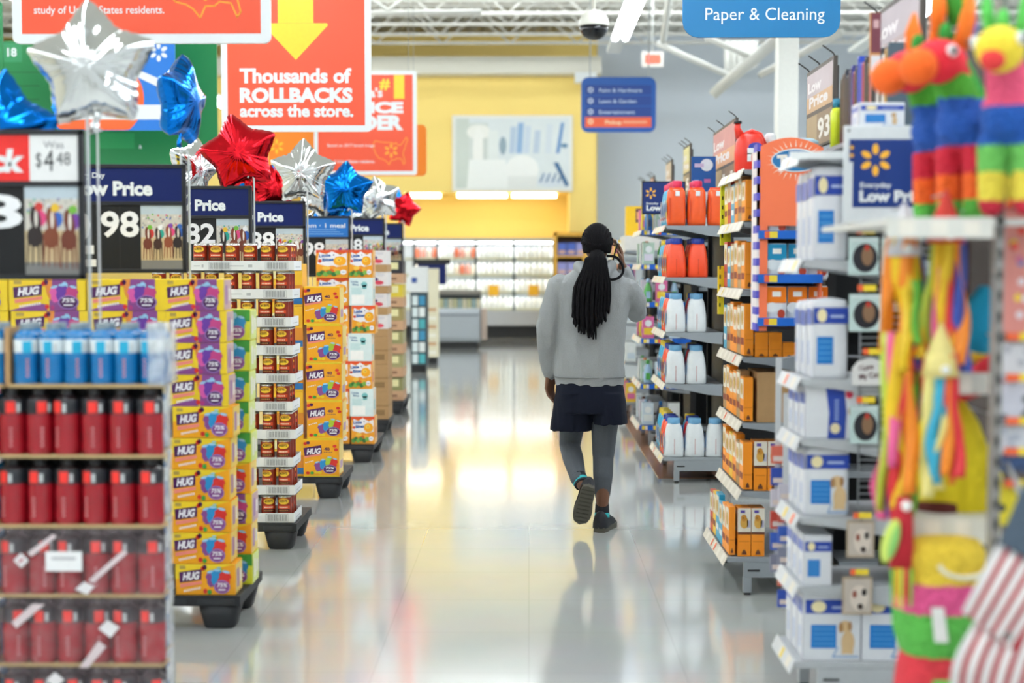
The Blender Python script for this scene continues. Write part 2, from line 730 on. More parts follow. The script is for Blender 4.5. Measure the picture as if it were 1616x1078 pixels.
def make_pallet(w, d, label, loc, h=0.15):
    t = thing('pallet', label, 'pallet', loc)
    b = MB()
    b.box((-w, 0, h - 0.045), (0, d, h), PAL)
    for i in range(5):                     # open slots of the deck edge
        x = -w + (i + 0.5) * w / 5
        b.box((x - w / 13, -0.004, h - 0.036), (x + w / 13, 0, h - 0.012), M('#2B2D30', 0.6))
    b.build('deck', t, bevel=0.004)
    for fx in (-w + 0.1, -w / 2, -0.1):
        for fy in (0.08, d - 0.08):
            b = MB()
            b.lathe([(0.055, 0), (0.062, 0.01), (0.082, h - 0.045)], PAL, 16, (fx, fy, 0), sx=1.15, sy=0.95, pw=5)
            b.build('foot', t)
    return t


make_pallet(1.05, 0.52, 'black plastic pallet under the tall stack of wide juice cartons', (-1.262, 6.13, 0))
make_pallet(1.05, 0.55, 'black plastic pallet under the white trays of bean cans', (-1.30, 7.88, 0))
make_pallet(1.05, 0.60, 'black plastic pallet under the upright orange juice cartons', (-1.275, 9.64, 0))
make_pallet(1.05, 0.85, 'black plastic pallet under the white and orange snack boxes', (-1.255, 11.42, 0))
make_pallet(0.75, 0.60, 'black plastic pallet under the brown cartons with fruit packs', (-1.32, 13.28, 0))
make_pallet(0.6, 0.88, 'black plastic pallet under brown trays past the fruit pack cartons', (-1.345, 15.15, 0))

# ---- juice cartons
YEL, ORA, PUR, LAB = M('#F2CF2B', 0.35), M('#F5A81C', 0.35), M('#8A4A88', 0.35), M('#4F1E56', 0.35)
PNK, TXW, BLU, RED_, GRN = M('#F08A78', 0.35), M('#F3F0F2', 0.35), M('#2E8FC6', 0.35), M('#D8342C', 0.35), M('#3F9A3C', 0.35)
MAG, SKY, LIM = M('#C2447F', 0.35), M('#9CCBE6', 0.35), M('#A9C534', 0.35)


def barrel(b, fr, x, y, h, m, lv, tilt=0.0):
    w = h * 0.42
    c, s_ = math.cos(tilt), math.sin(tilt)
    pts = [(-w * .7, -h / 2), (w * .7, -h / 2), (w, -h * .2), (w * .85, h * .05), (w, h * .25), (w * .5, h * .5), (-w * .5, h * .5), (-w, h * .25), (-w * .85, h * .05), (-w, -h * .2)]
    b.poly(fr, [(x + p * c - q * s_, y + p * s_ + q * c) for p, q in pts], m, lv)
    b.ell(fr, x - h * .5 * s_, y + h * .5 * c, w * .6, h * .09, SKY, lv + 0.5, 10, tilt)


def hug_print(b, fr, w, h, kind):
    """front of a wide juice carton"""
    A, B, C = {'purple': (YEL, PUR, (M('#D85BA0', .35), M('#6B3C9C', .35), MAG)), 'orange': (ORA, ORA, (PUR, BLU, RED_)), 'green': (M('#D9DC3A', .35), GRN, (BLU, SKY, BLU))}[kind]
    if kind == 'purple':
        b.rect(fr, .53 * w, 0, .89 * w, h, B, 1)
        b.poly(fr, [(.46 * w, h), (.5 * w, .5 * h), (.55 * w, .3 * h), (.57 * w, h)], M('#E08A3C', .35), 1.2)
    elif kind == 'green':
        b.rect(fr, 0, .62 * h, w, h, GRN, 1)
    else:
        b.poly(fr, [(0, .5 * h), (.3 * w, .66 * h), (.7 * w, .86 * h), (w, h), (0, h)], YEL, 1)
    b.poly(fr, [(.07 * w, .4 * h), (.43 * w, .5 * h), (.44 * w, .84 * h), (.06 * w, .74 * h)], LAB, 2)
    b.text(fr, 'HUG', .12 * w, .48 * h, .235 * h, TXW, 3, 0.05, sh=.25, wd=.27 * w, rot=.09)
    b.poly(fr, [(.08 * w, .24 * h), (.44 * w, .36 * h), (.44 * w, .46 * h), (.08 * w, .36 * h)], PNK, 2)
    if kind == 'purple':
        b.poly(fr, [(.0, .0), (.5 * w, .0), (.5 * w, .2 * h), (.38 * w, .24 * h)], PUR, 1.6)
    for i in range(9):
        b.rect(fr, (.14 + .032 * i) * w, (.1 + .012 * i) * h, (.16 + .032 * i) * w, (.17 + .012 * i) * h, TXW, 2.4)
    xs = (.62, .7, .82)
    for i, (x, m) in enumerate(zip(xs, C)):
        barrel(b, fr, x * w, (.52 + .05 * (i % 2)) * h, .48 * h, m, 2 + i, .25 - .25 * i)
    barrel(b, fr, .73 * w, .76 * h, .26 * h, SKY if kind != 'orange' else LIM, 2, 0)
    for x, y, m in ((.5, .13, RED_), (.57, .1, M('#B03A7A', .35) if kind == 'purple' else GRN), (.46, .86, RED_), (.49, .9, LAB)):
        b.ell(fr, x * w, y * h, .05 * h + .1 * .2 * h, .08 * h, m, 3, 10)
    b.ell(fr, .78 * w, .27 * h, .135 * w, .22 * h, M('#9C7FC2', .35), 5)
    b.ell(fr, .78 * w, .27 * h, .12 * w, .19 * h, PUR if kind != 'purple' else LAB, 6)
    b.text(fr, '75%', .78 * w, .27 * h, .13 * h, TXW, 7, 0.03, 'c', wd=.17 * w, sh=.15)
    b.rect(fr, .72 * w, .16 * h, .84 * w, .2 * h, TXW, 7)
    b.rect(fr, .07 * w, .84 * h, .17 * w, .95 * h, M('#B79A4A', .4), 2)


def make_juice(name, w, d, h, kind):
    b = MB()
    side = {'purple': M('#C9A8A8', .4), 'orange': M('#EBCB66', .4), 'green': M('#D5E08A', .4)}[kind]
    base = {'purple': YEL, 'orange': ORA, 'green': M('#DCDD38', .35)}[kind]
    b.box((-w / 2, 0, 0), (w / 2, d, h), base)
    hug_print(b, front(-w / 2, 0, 0), w, h, kind)
    fr = aisle_r(w / 2, 0, 0)
    b.rect(fr, d * .06, 0.004, d - .002, h - .004, side, 1)
    b.rect(fr, d * .2, .2 * h, d * .5, .8 * h, M('#A87DA6', .4) if kind != 'green' else M('#EDEBD6', .4), 2)
    b.rect(fr, d * .6, .3 * h, d * .85, .7 * h, M('#E9E4DC', .4), 2)
    o = b.build(name, bevel=0.002)
    return tag(o, cat='carton')


G_J = 'wide juice cartons stacked on the second pallet'
KJ = {k: Kind(make_juice('juice_carton', .262, .15, .137, k)) for k in ('purple', 'orange')}
KJW = Kind(make_juice('juice_carton', .335, .2, .137, 'purple'))
KG = {k: Kind(make_juice('juice_carton', .262, .15, .137, k)) for k in ('green', 'orange')}
KG2 = Kind(make_juice('juice_carton', .262, .15, .137, 'purple'))
jit = [0.016, -0.004, 0.0, -0.006, 0.0, 0.012, 0.016, 0.018, 0.0, 0.012, -0.02]
for r in range(10):
    z = .15 + r * .1385
    kind = 'orange' if r < 6 else 'purple'
    xr = -1.302 + (jit[r] if r < 6 else [-.006, -.012, -.012, -.022][r - 6])
    KJ[kind].put((xr - .131, 6.15, z), '%s juice carton, %s from the floor in the front right column' % ('orange' if r < 6 else 'yellow and purple', ORD[r + 1]), group=G_J)
for cidx, (xc, nm) in enumerate(((-1.752, 'middle'), (-2.092, 'left'))):
    for r in range(10):
        KJW.put((xc + .004 * ((r * 7) % 3), 6.15, .15 + r * .1385), '%s juice carton behind the drink bottles, %s from the floor, %s column' % ('yellow and purple', ORD[r + 1], nm), group=G_J)
KJW.put((-2.432, 6.15, .15 + 9 * .1385), 'yellow and purple juice carton at the left end of the topmost row', group=G_J)
for r in range(9):
    KJW.put((-2.432, 6.15, .15 + r * .1385), 'yellow and purple juice carton hidden at far left, %s from the floor' % ORD[r + 1], group=G_J)
for r in range(9):
    k = KG['green'] if (r >= 4 or r == 0) else (KG['orange'] if r % 2 else KG2)
    nm = 'yellow green' if (r >= 4 or r == 0) else ('orange' if r % 2 else 'purple sided')
    k.put((-1.252 - .131 - [0, .004, 0, .006, .002, .01, .006, .002, 0][r], 6.36, .15 + r * .1385), '%s juice carton set back behind the front column, %s from the floor' % (nm, ORD[r + 1]), group=G_J)


def make_upright_juice():
    w, d, h = .243, .22, .259
    b = MB()
    b.box((-w / 2, 0, 0), (w / 2, d, h), ORA)
    fr = front(-w / 2, 0, 0)
    b.rect(fr, 0, 0, w, .03 * h, YEL, 1)
    b.rect(fr, 0, .97 * h, w, h, YEL, 1)
    b.poly(fr, [(.03 * w, .55 * h), (.52 * w, .62 * h), (.5 * w, .84 * h), (.0, .76 * h)], LAB, 2)
    b.text(fr, 'HUG', .09 * w, .6 * h, .14 * h, TXW, 3, .05, sh=.25, wd=.38 * w, rot=.06)
    b.poly(fr, [(.03 * w, .5 * h), (.5 * w, .57 * h), (.5 * w, .62 * h), (.03 * w, .545 * h)], PNK, 2)
    b.text(fr, '40', .58 * w, .7 * h, .075 * h, LAB, 2, .03, wd=.16 * w)
    for i in range(5):
        b.rect(fr, (.58 + .05 * i) * w, .64 * h, (.61 + .05 * i) * w, .66 * h, LAB, 2)
        b.rect(fr, (.05 + .05 * i) * w, .36 * h + i * .003, (.08 + .05 * i) * w, .385 * h + i * .003, TXW, 2)
    for x, y, m in ((.05, .88, RED_), (.13, .9, LAB), (.88, .81, RED_), (.92, .72, RED_), (.12, .1, RED_), (.24, .1, GRN), (.36, .12, YEL), (.46, .11, YEL)):
        b.ell(fr, x * w, y * h, .055 * w, .04 * h, m, 3, 12)
    for x, y, m, tl in ((.42, .27, PUR, .3), (.56, .33, BLU, .1), (.72, .4, LIM, -.1), (.85, .36, RED_, -.3)):
        barrel(b, fr, x * w, y * h, .24 * h, m, 3 + x, tl)
    b.ell(fr, .74 * w, .2 * h, .19 * w, .12 * h, M('#9C7FC2', .35), 5)
    b.ell(fr, .74 * w, .2 * h, .175 * w, .105 * h, LAB, 6)
    b.text(fr, '75%', .74 * w, .2 * h, .065 * h, TXW, 7, .03, 'c', wd=.24 * w, sh=.15)
    b.rect(fr, .64 * w, .14 * h, .84 * w, .17 * h, TXW, 7)
    fs = aisle_r(w / 2, 0, 0)
    b.rect(fs, .01, .01, d - .01, h - .01, M('#F0D27A', .4), 1)
    b.rect(fs, .05, .05, d - .05, h * .4, M('#B58FB4', .4), 2)
    return tag(b.build('juice_carton', bevel=.002), cat='carton')


K2 = Kind(make_upright_juice())
for r in range(5):
    K2.put((-1.28 - .1215 + [-.02, .005, .0, .008, -.01][r], 9.66, .15 + r * .2605), 'upright orange juice carton marked 40, %s from the floor' % ORD[r + 1], group='upright juice cartons')


def make_yellow_case():
    w, d, h = .27, .2, .29
    b = MB()
    b.box((-w / 2, 0, 0), (w / 2, d, h), M('#EDB72B', .4))
    fr = front(-w / 2, 0, 0)
    b.rect(fr, .2 * w, .1 * h, w, .5 * h, M('#D8892A', .4), 1)
    b.rect(fr, .72 * w, .05 * h, w, .2 * h, M('#2A6FA8', .4), 2)
    b.rect(fr, .1 * w, .65 * h, .6 * w, .85 * h, M('#F4E6A8', .4), 2)
    b.rect(fr, .66 * w, .6 * h, .72 * w, .85 * h, BLACK, 2)
    return tag(b.build('juice_carton', bevel=.002), cat='carton')


KYC = Kind(make_yellow_case())
for r in range(5):
    KYC.put((-1.68, 9.68, .15 + r * .2915), 'yellow carton beside the upright juice cartons, %s from the floor' % ORD[r + 1], group='yellow cartons behind the cans')

# ---- bean cans on white trays
CANB, CANR, GOLD = M('#8E2C14', .3), M('#D24A22', .3), M('#F2C636', .3)
TIN = M('#C9C6BE', .25, metal=.9)


def make_can():
    r, h = .0395, .150
    t = thing('bean_can', 'x', 'can')
    b = MB()
    b.lathe([(r * .96, 0), (r, .004), (r, .008, CANB), (r, h - .012, CANB), (r * 1.0, h - .004)], TIN, 20)
    br = r + .0004

    def bend(a, y, lv):
        th = a / br - PI / 2
        q = br + .0003 * lv
        return (q * math.cos(th), q * math.sin(th), y)

    def patch(x0, x1, z0, z1, m, lv=1, fn=None):
        n = 8
        vs = []
        for i in range(n + 1):
            x = x0 + (x1 - x0) * i / n
            f = fn(i / n) if fn else 0
            vs += [bend(x, z0 - f, lv), bend(x, z1 + f, lv)]
        b.add(vs, [(2 * i, 2 * i + 2, 2 * i + 3, 2 * i + 1) for i in range(n)], m)
    for rot in (0, PI * br):
        patch(rot - .034, rot + .034, .1165, .1175, GOLD, 2, lambda q: .0165 * math.sqrt(max(0, 1 - (2 * q - 1) ** 2)))
        patch(rot - .024, rot + .024, .1265, .1266, M('#C98A2A', .3), 2.4, lambda q: .004 * math.sqrt(max(0, 1 - (2 * q - 1) ** 2)))
        vs, fs, x0, x1 = text2d("BUSH'S", .03)
        kx = .046 / (x1 - x0)
        b.add([bend(rot + (x - x0) * kx - .025, .113 + y * .010, 4) for x, y in vs], fs, M('#23130D', .4))
        patch(rot - .038, rot + .038, .075, .092, CANR, 1.5)
        for i in range(6):
            patch(rot - .028 + i * .009, rot - .022 + i * .009, .080, .087, M('#F0D9C0', .4), 2)
        patch(rot - .035, rot + .035, .058, .071, M('#3A150C', .4), 1.5)
        for i in range(6):
            patch(rot - .03 + i * .01, rot - .024 + i * .01, .062, .067, M('#C98A4A', .4), 2)
        patch(rot - .03, rot + .03, .014, .04, M('#A85A22', .4), 1.5)
    b.build('body', t)
    b = MB()
    b.lathe([(r * .93, h - .005), (r * .98, h), (r * .94, h + .001), (r * .9, h - .003)], TIN, 20)
    b.build('lid', t)
    return t


def make_tray(w, d):
    b = MB()
    c = M('#E4E6E6', .6, var=.03)
    h, e = .056, .003
    b.box((-w, 0, 0), (0, d, e), c)
    b.box((-w, 0, 0), (0, e, h), c)
    b.box((-w, d - e, 0), (0, d, h), c)
    b.box((-w, e, 0), (-w + e, d - e, h), c)
    b.box((-e, e, 0), (0, d - e, h), c)
    fr = front(-w, 0, 0)
    for i in range(22):
        x = w * .62 + i * .0052
        b.rect(fr, x, .012, x + (.0035 if i % 3 else .0018), .046, M('#8F9295', .6), 1)
    b.line(fr, [(w * .6, .009), (w * .62 + .118, .009), (w * .62 + .118, .05), (w * .6, .05)], .0015, M('#8F9295', .6), 1, True)
    b.rect(fr, w * .1, .026, w * .3, .030, M('#A9ACAE', .6), 1)
    b.rect(fr, w * .36, .02, w * .42, .036, M('#B4B7B9', .6), 1)
    fs = aisle_r(0, 0, 0)
    b.rect(fs, d * .2, .02, d * .8, .024, M('#B4B7B9', .6), 1)
    return tag(b.build('cardboard_tray'), cat='tray')


KT, KTS = Kind(make_tray(.40, .26)), Kind(make_tray(.17, .26))
KC = Kind(make_can())
trayx = [0, .006, -.002, .012, -.004, .014, .0, -.008, .0, .01]
fn = ['nearest the floor'] + ['%s from the floor' % ORD[i] for i in range(2, 10)] + ['on top']
for r in range(10):
    z = .15 + r * .157
    x = -1.317 + trayx[r]
    KT.put((x, 7.90, z), 'white cardboard tray of bean cans, %s in the right column' % fn[r], group='can trays')
    for i in range(4):
        for j in range(3):
            if j and i < 3:
                continue
            where = ['at the left end of', 'second from left in', 'third from left in', 'at the front right corner of'][i] if j == 0 else ['', 'second along the aisle side of', 'rearmost on the aisle side of'][j]
            KC.put((x - .35 + i * .0985 - (.006 if i == 3 else 0), 7.947 + j * .083, z + .0035), 'brown bean can %s the right tray %s' % (where, fn[r]), rz=RND.uniform(-.35, .35), group='bean cans')
    wide = r < 9
    (KT if wide else KTS).put((x - .405, 7.90, z), 'white cardboard tray of bean cans, %s in the left column' % fn[r], group='can trays')
    for i in range(4 if wide else 2):
        if wide and r < 7 and i < 2:
            continue
        KC.put((x - .405 - (.35 if wide else .125) + i * (.0985 if wide else .084), 7.948, z + .0035), 'brown bean can %s the left tray %s' % (['at the left end of', 'second from left in', 'third from left in', 'at the right end of'][i], fn[r]), rz=RND.uniform(-.35, .35), group='bean cans')

# ---- snack boxes
def make_snack(w, teal=False):
    h, d = .2235, .19
    b = MB()
    b.box((-w / 2, 0, 0), (w / 2, d, h), M('#EEF1EF', .4) if teal else M('#EFA02A', .35))
    fr = front(-w / 2, 0, 0)
    if teal:
        T = M('#7CC3C4', .4)
        b.poly(fr, [(0, 0), (w, 0), (w, h), (0, h)], M('#DCECEB', .4), 1)
        b.text(fr, 'Little', .08 * w, .83 * h, .07 * h, M('#2F6E9C', .4), 2, .02, wd=.3 * w, rot=-.05)
        b.text(fr, 'Bites', .14 * w, .73 * h, .07 * h, M('#2F6E9C', .4), 2, .02, wd=.26 * w, rot=-.05)
        b.ell(fr, .64 * w, .76 * h, .13 * w, .1 * h, T, 2)
        b.rect(fr, .56 * w, .6 * h, .74 * w, .74 * h, T, 2)
        b.rect(fr, .1 * w, .05 * h, .66 * w, .38 * h, M('#F7F7F3', .4), 2)
        for i in range(6):
            b.rect(fr, .1 * w, (.42 + .04 * i) * h, (.5 + .03 * (i % 3)) * w, (.43 + .04 * i) * h, T, 2)
    else:
        b.rect(fr, 0, .88 * h, w, h, M('#E2542A', .35), 1)
        b.poly(fr, [(.04 * w, .5 * h), (.1 * w, .92 * h), (.3 * w, .84 * h), (.5 * w, .95 * h), (.75 * w, .82 * h), (.95 * w, .9 * h), (.96 * w, .45 * h), (.6 * w, .38 * h), (.3 * w, .42 * h)], TXW, 2)
        b.text(fr, 'Little', .1 * w, .73 * h, .1 * h, M('#1F5FA8', .35), 4, .04, wd=.36 * w, rot=.08)
        b.text(fr, 'Bites', .2 * w, .58 * h, .11 * h, M('#1F5FA8', .35), 4, .04, wd=.36 * w, rot=.08)
        for x, y, r_ in ((.12, .6, .06), (.55, .82, .022), (.75, .84, .02), (.6, .55, .02)):
            b.ell(fr, x * w, y * h, r_ * w, r_ * w, M('#D0402C', .35) if r_ > .05 else LAB, 4, 10)
        b.ell(fr, .74 * w, .6 * h, .2 * w, .17 * h, M('#F2A71E', .35), 5)
        b.ell(fr, .7 * w, .64 * h, .1 * w, .08 * h, M('#F8C748', .35), 6)
        b.ell(fr, .72 * w, .63 * h, .02 * w, .018 * h, LAB, 7, 8)
        for i, (x, y, m) in enumerate(((.5, .36, '#E9932A'), (.62, .27, '#F0B23C'), (.44, .25, '#D9601F'), (.32, .34, '#F2C04A'))):
            b.ell(fr, x * w, y * h, .13 * w, .07 * h, M(m, .35), 6 + i * .3)
        for i, x in enumerate((.1, .2, .3, .42, .56, .68)):
            b.ell(fr, x * w, (.13 + .05 * (i % 2)) * h, .09 * w, .08 * h, M(['#4F8A3A', '#2F6E34', '#7AAE4A'][i % 3], .4), 7 + i * .1)
        b.ell(fr, .85 * w, .2 * h, .1 * w, .09 * h, TXW, 9)
        b.rect(fr, .8 * w, .18 * h, .9 * w, .22 * h, M('#B8C4D8', .4), 10)
    fs = aisle_r(w / 2, 0, 0)
    b.rect(fs, .0, 0.005, d, h - .005, M('#E9DCC8', .4) if teal else M('#EBB465', .4), 1)
    b.rect(fs, .03, .05, d * .6, h * .6, M('#C9694A', .4) if not teal else M('#9CCFCF', .4), 2)
    return tag(b.build('snack_box', bevel=.002), cat='box')


KS = {k: Kind(make_snack(*k)) for k in ((.19, False), (.19, True), (.26, False))}
for r in range(7):
    te = r in (1, 3, 5)
    sh = [.01, .0, -.01, -.012, .02, .0, .0][r]
    KS[(.19, te)].put((-1.26 - .095 + sh, 11.45, .15 + r * .2245), '%s snack box, %s from the floor at the aisle end of its stack' % ('white and teal' if te else 'bright orange', ORD[r + 1]), group='snack boxes on the fourth pallet')
    KS[(.26, False)].put((-1.26 - .19 - .13 - .006, 11.45 + .02 * (r < 6), .15 + r * .2245), 'bright orange snack box, %s from the floor in the wider left column' % ORD[r + 1], group='snack boxes on the fourth pallet')

# ---- brown cartons topped with fruit packs
KRAFT = M('#B08A5C', .7, var=.08)


def make_kraft(w, d, h, name='brown_carton'):
    b = MB()
    b.box((-w, 0, 0), (0, d, h), KRAFT)
    fr = front(-w, 0, 0)
    b.rect(fr, 0, h * .46, w, h * .53, M('#9C7748', .6), 1)
    b.rect(fr, w * .55, h * .15, w * .9, h * .35, M('#8A6A40', .6), 1)
    fs = aisle_r(0, 0, 0)
    b.rect(fs, 0, h * .46, d, h * .53, M('#9C7748', .6), 1)
    return tag(b.build(name, bevel=.003), cat='carton')


def make_fruit_pack(w, d, h):
    b = MB()
    b.box((-w, 0, 0), (0, d, h * .35), KRAFT)
    b.box((-w + .005, .005, h * .35), (-.005, d - .01, h), M('#E9E4E2', .35))
    fr = front(-w, .005, 0)
    for i, (x, y, m) in enumerate(((.3, .62, '#5A2E6E'), (.6, .66, '#3F2A6A'), (.45, .5, '#C23A55'), (.75, .5, '#D8475A'), (.2, .48, '#D05A6A'))):
        b.ell(fr, x * w, y * h, .14 * w, .1 * h, M(m, .4), 1.5 + i * .2, 10)
    b.rect(fr, .1 * w, .8 * h, .9 * w, .92 * h, M('#DAD6D8', .4), 1)
    return tag(b.build('fruit_pack_case'), cat='carton')


KK = Kind(make_kraft(.34, .4, .26))
KF = Kind(make_fruit_pack(.34, .4, .2))
for r in range(3):
    KK.put((-1.322, 13.3, .15 + r * .261), 'plain brown carton under the fruit pack cases, %s from the floor' % ORD[r + 1], group='plain brown cartons')
for r in range(4):
    KF.put((-1.322 - .006 * (r % 2), 13.3, .15 + 3 * .261 + r * .201), 'open brown case of red and purple fruit packs, %s above the plain cartons' % ORD[r + 1], group='fruit pack cases')


def make_mixed_case(w, d, h, m1, m2):
    b = MB()
    b.box((-w, 0, 0), (0, d, h * .42), M('#C49A76', .6))
    b.box((-w + .004, .004, h * .42), (-.004, d - .01, h - .01), M(m1, .4))
    fr = front(-w, .0, 0)
    b.rect(fr, .2 * w, .15 * h, .8 * w, .25 * h, M('#8A6248', .6), 1)
    fr = front(-w, .004, 0)
    b.rect(fr, .1 * w, .5 * h, .5 * w, .8 * h, M(m2, .4), 1.5)
    b.rect(fr, .6 * w, .6 * h, .85 * w, .9 * h, M('#E8DFA8', .4), 1.5)
    return tag(b.build('product_case'), cat='carton')


for r, (m1, m2, lb) in enumerate((('#8E8A5A', '#2E5FA8', 'olive and blue'), ('#A39C6A', '#2E62B0', 'khaki and blue'), ('#9A9464', '#3A62A0', 'grey olive and blue'), ('#A08E58', '#E2DFCB', 'tan and cream'), ('#D9C13A', '#3C4A6A', 'bright yellow'), ('#26242B', '#C43A3A', 'black and red'))):
    o = make_mixed_case(.34, .4, .25, m1, m2)
    o.location = (-1.348, 15.2, .15 + r * .251)
    tag(o, 'open brown tray of %s packs, far down the left row' % lb, group='mixed trays far down the left row')

# far displays past the pallets
t = thing('floor_display', 'tall white and teal floor display near the end of the left row', 'display', (-1.53, 21.3, 0))
b = MB()
b.box((-.25, 0, .1), (0, .3, 1.2), M('#3A4A50', .5))
for i in range(6):
    b.rect(front(-.25, 0, .12), .03, i * .175 + .01, .11, i * .175 + .15, M('#DDE9EA', .5), 1.5)
    b.rect(front(-.25, 0, .12), .13, i * .175 + .01, .22, i * .175 + .15, M(['#4FB0B8', '#E7EDEC', '#3C90B8'][i % 3], .5), 1.5)
b.build('tray_body', t)
b = MB()
b.box((-.27, -.01, 1.2), (.0, .3, 1.58), M('#E9ECEC', .5))
b.rect(front(-.27, -.01, 1.2), .04, .14, .12, .22, M('#2E4F9E', .5), 1.5)
b.build('header', t)
b = MB()
b.box((-.25, .02, 0), (-.02, .28, .1), BLACK)
b.build('plinth', t)
t = thing('floor_display', 'slim beige floor display of pale packs before the freezer chest', 'display', (-1.486, 23.2, 0))
b = MB()
b.box((-.2, 0, .1), (0, .3, 1.55), M('#E5DDC0', .5))
for i in range(6):
    b.rect(front(-.2, 0, .1), .03, i * .14 + .05, .17, i * .14 + .11, M('#C9A27A' if i % 2 else '#F2EEDF', .5), 1.5)
b.build('tray_body', t)
b = MB()
b.box((-.18, .02, 0), (-.02, .28, .1), BLACK)
b.build('plinth', t)

# ---- drink packs in the left foreground
CAPK = M('#17171B', .35)


def make_bottle_mesh(juice, band, patch, cap, h=.205, r=.0405, mark=None, la=(.114, .16), neck=None):
    """returns (body, label, cap) builders standing at the origin"""
    B, L_, C = MB(), MB(), MB()
    g = h / .205

    def H(pr):
        return [(p[0], p[1] * g) + tuple(p[2:]) for p in pr]
    B.lathe(H([(r * .86, 0), (r * .98, .006), (r, .02), (r, .035), (r * .95, .05), (r * .97, .085), (r, .105), (r * .96, .115), (r * .95, .15), (r * .93, .168), (r * .62, .18, neck or juice), (r * .44, .184, neck or juice)]), juice, 18)
    L_.lathe(H([(r * .97, la[0]), (r * .985, la[0] + .002), (r * .985, la[1] - .003), (r * .95, la[1])]), band, 18, cap=False)
    q = r + .0004

    def bend(a, y):
        th = a / q - PI / 2
        return (q * math.cos(th), q * math.sin(th), y)
    n = 8

    def pt(x0, x1, z0, z1, m, e=0.0):
        vs = []
        for i in range(n + 1):
            x = x0 + (x1 - x0) * i / n
            th = x / q - PI / 2
            vs += [((q + e) * math.cos(th), (q + e) * math.sin(th), z0 * g), ((q + e) * math.cos(th), (q + e) * math.sin(th), z1 * g)]
        L_.add(vs, [(2 * i, 2 * i + 2, 2 * i + 3, 2 * i + 1) for i in range(n)], m)
    pt(-.015, .015, la[0] + .004, la[1] - .005, patch, .0006)
    pt(.02, .031, la[0] + .006, la[1] - .012, M('#C7CBCB', .4), .0005)
    if mark:
        pt(-.028, -.018, la[0] + .01, la[1] - .012, mark, .0005)
    for k in range(5):
        pt(-.004, .004, .03 + k * .013, .037 + k * .013, M('#D3888A' if band is not WHITE else '#9CCBE0', .4), .0008)
    C.lathe(H([(r * .48, .178), (r * .5, .18), (r * .5, .203), (r * .46, .205)]), cap, 16)
    return B, L_, C


def make_pack(name, label, loc, nx, ny, px, py, kind, wrap=False, front_only=False):
    t = thing(name, label, 'drinks')
    t.location = loc
    if kind == 'red':
        B, L_, C = make_bottle_mesh(M('#9C1422', .12, var=.2, scale=18, spec=.6), M('#22242A', .35), M('#F0352C', .35), CAPK, .222, .0448, None, (.128, .172), M('#22151A', .3))
    else:
        B, L_, C = make_bottle_mesh(M('#0A70AE', .12, var=.15, scale=18, spec=.6), M('#DDE6E8', .35), M('#17A6CE', .35), M('#7B8A90', .35), mark=M('#EEF3F4', .4), h=.205 if px < .085 else .222, r=.0405 if px < .085 else .044, la=(.104, .152))
    protos = None
    for i in range(nx):
        for j in range(ny):
            pos = ((i + .5) * px + (.004 if kind == 'blue' and i % 2 else 0), (j + .5) * py, .0045)
            rz = RND.uniform(-.5, .5)
            if protos is None:
                bo = B.build('bottle', t, loc=pos, rz=rz)
                la = L_.build('label', bo)
                ca = C.build('cap', bo)
                protos = (bo, la, ca)
            else:
                bo = protos[0].copy()
                COL.objects.link(bo)
                bo.parent = t
                bo.location = pos
                bo.rotation_euler = (0, 0, rz)
                for c in protos[1:]:
                    d = c.copy()
                    COL.objects.link(d)
                    d.parent = bo
    w, d = nx * px, ny * py
    b = MB()
    b.box((-.002, -.002, 0), (w + .002, d + .002, .004), M('#B59A6C', .6))
    b.box((-.002, -.003, 0), (w + .002, -.001, .012), M('#B59A6C', .6))
    b.build('tray', t)
    return t, w, d


FILM = film_mat('shrink_film', '#DCC8CC', .07)
FILM2 = film_mat('shrink_film_milky', '#EEF1F2', .3, .1, .8, 16)
PX = .0905
zs = [.044 + .23 * i for i in range(5)]
base = thing('pallet', 'low black base under the red and blue drink packs', 'pallet', (-1.196, 4.59, 0))
b = MB()
b.box((-1.1, 0, 0), (0, .6, .042), PAL)
b.build('deck', base)


def film_box(w, d, h, m, seed):
    """a slightly bulging, crumpled sleeve open at nothing, one smooth skin"""
    bm = bmesh.new()
    bmesh.ops.create_cube(bm, size=1)
    bmesh.ops.subdivide_edges(bm, edges=bm.edges[:], cuts=9, use_grid_fill=True)
    for v in bm.verts:
        p = Vector(((v.co.x + .5) * w, (v.co.y + .5) * d, (v.co.z + .5) * h))
        o = noise.noise_vector(p * 22 + Vector((seed, 0, 0))) * .004
        v.co = p + o
    b = MB()
    bm.verts.index_update()
    b.add([v.co[:] for v in bm.verts], [tuple(v.index for v in f.verts) for f in bm.faces], m, True)
    bm.free()
    return b


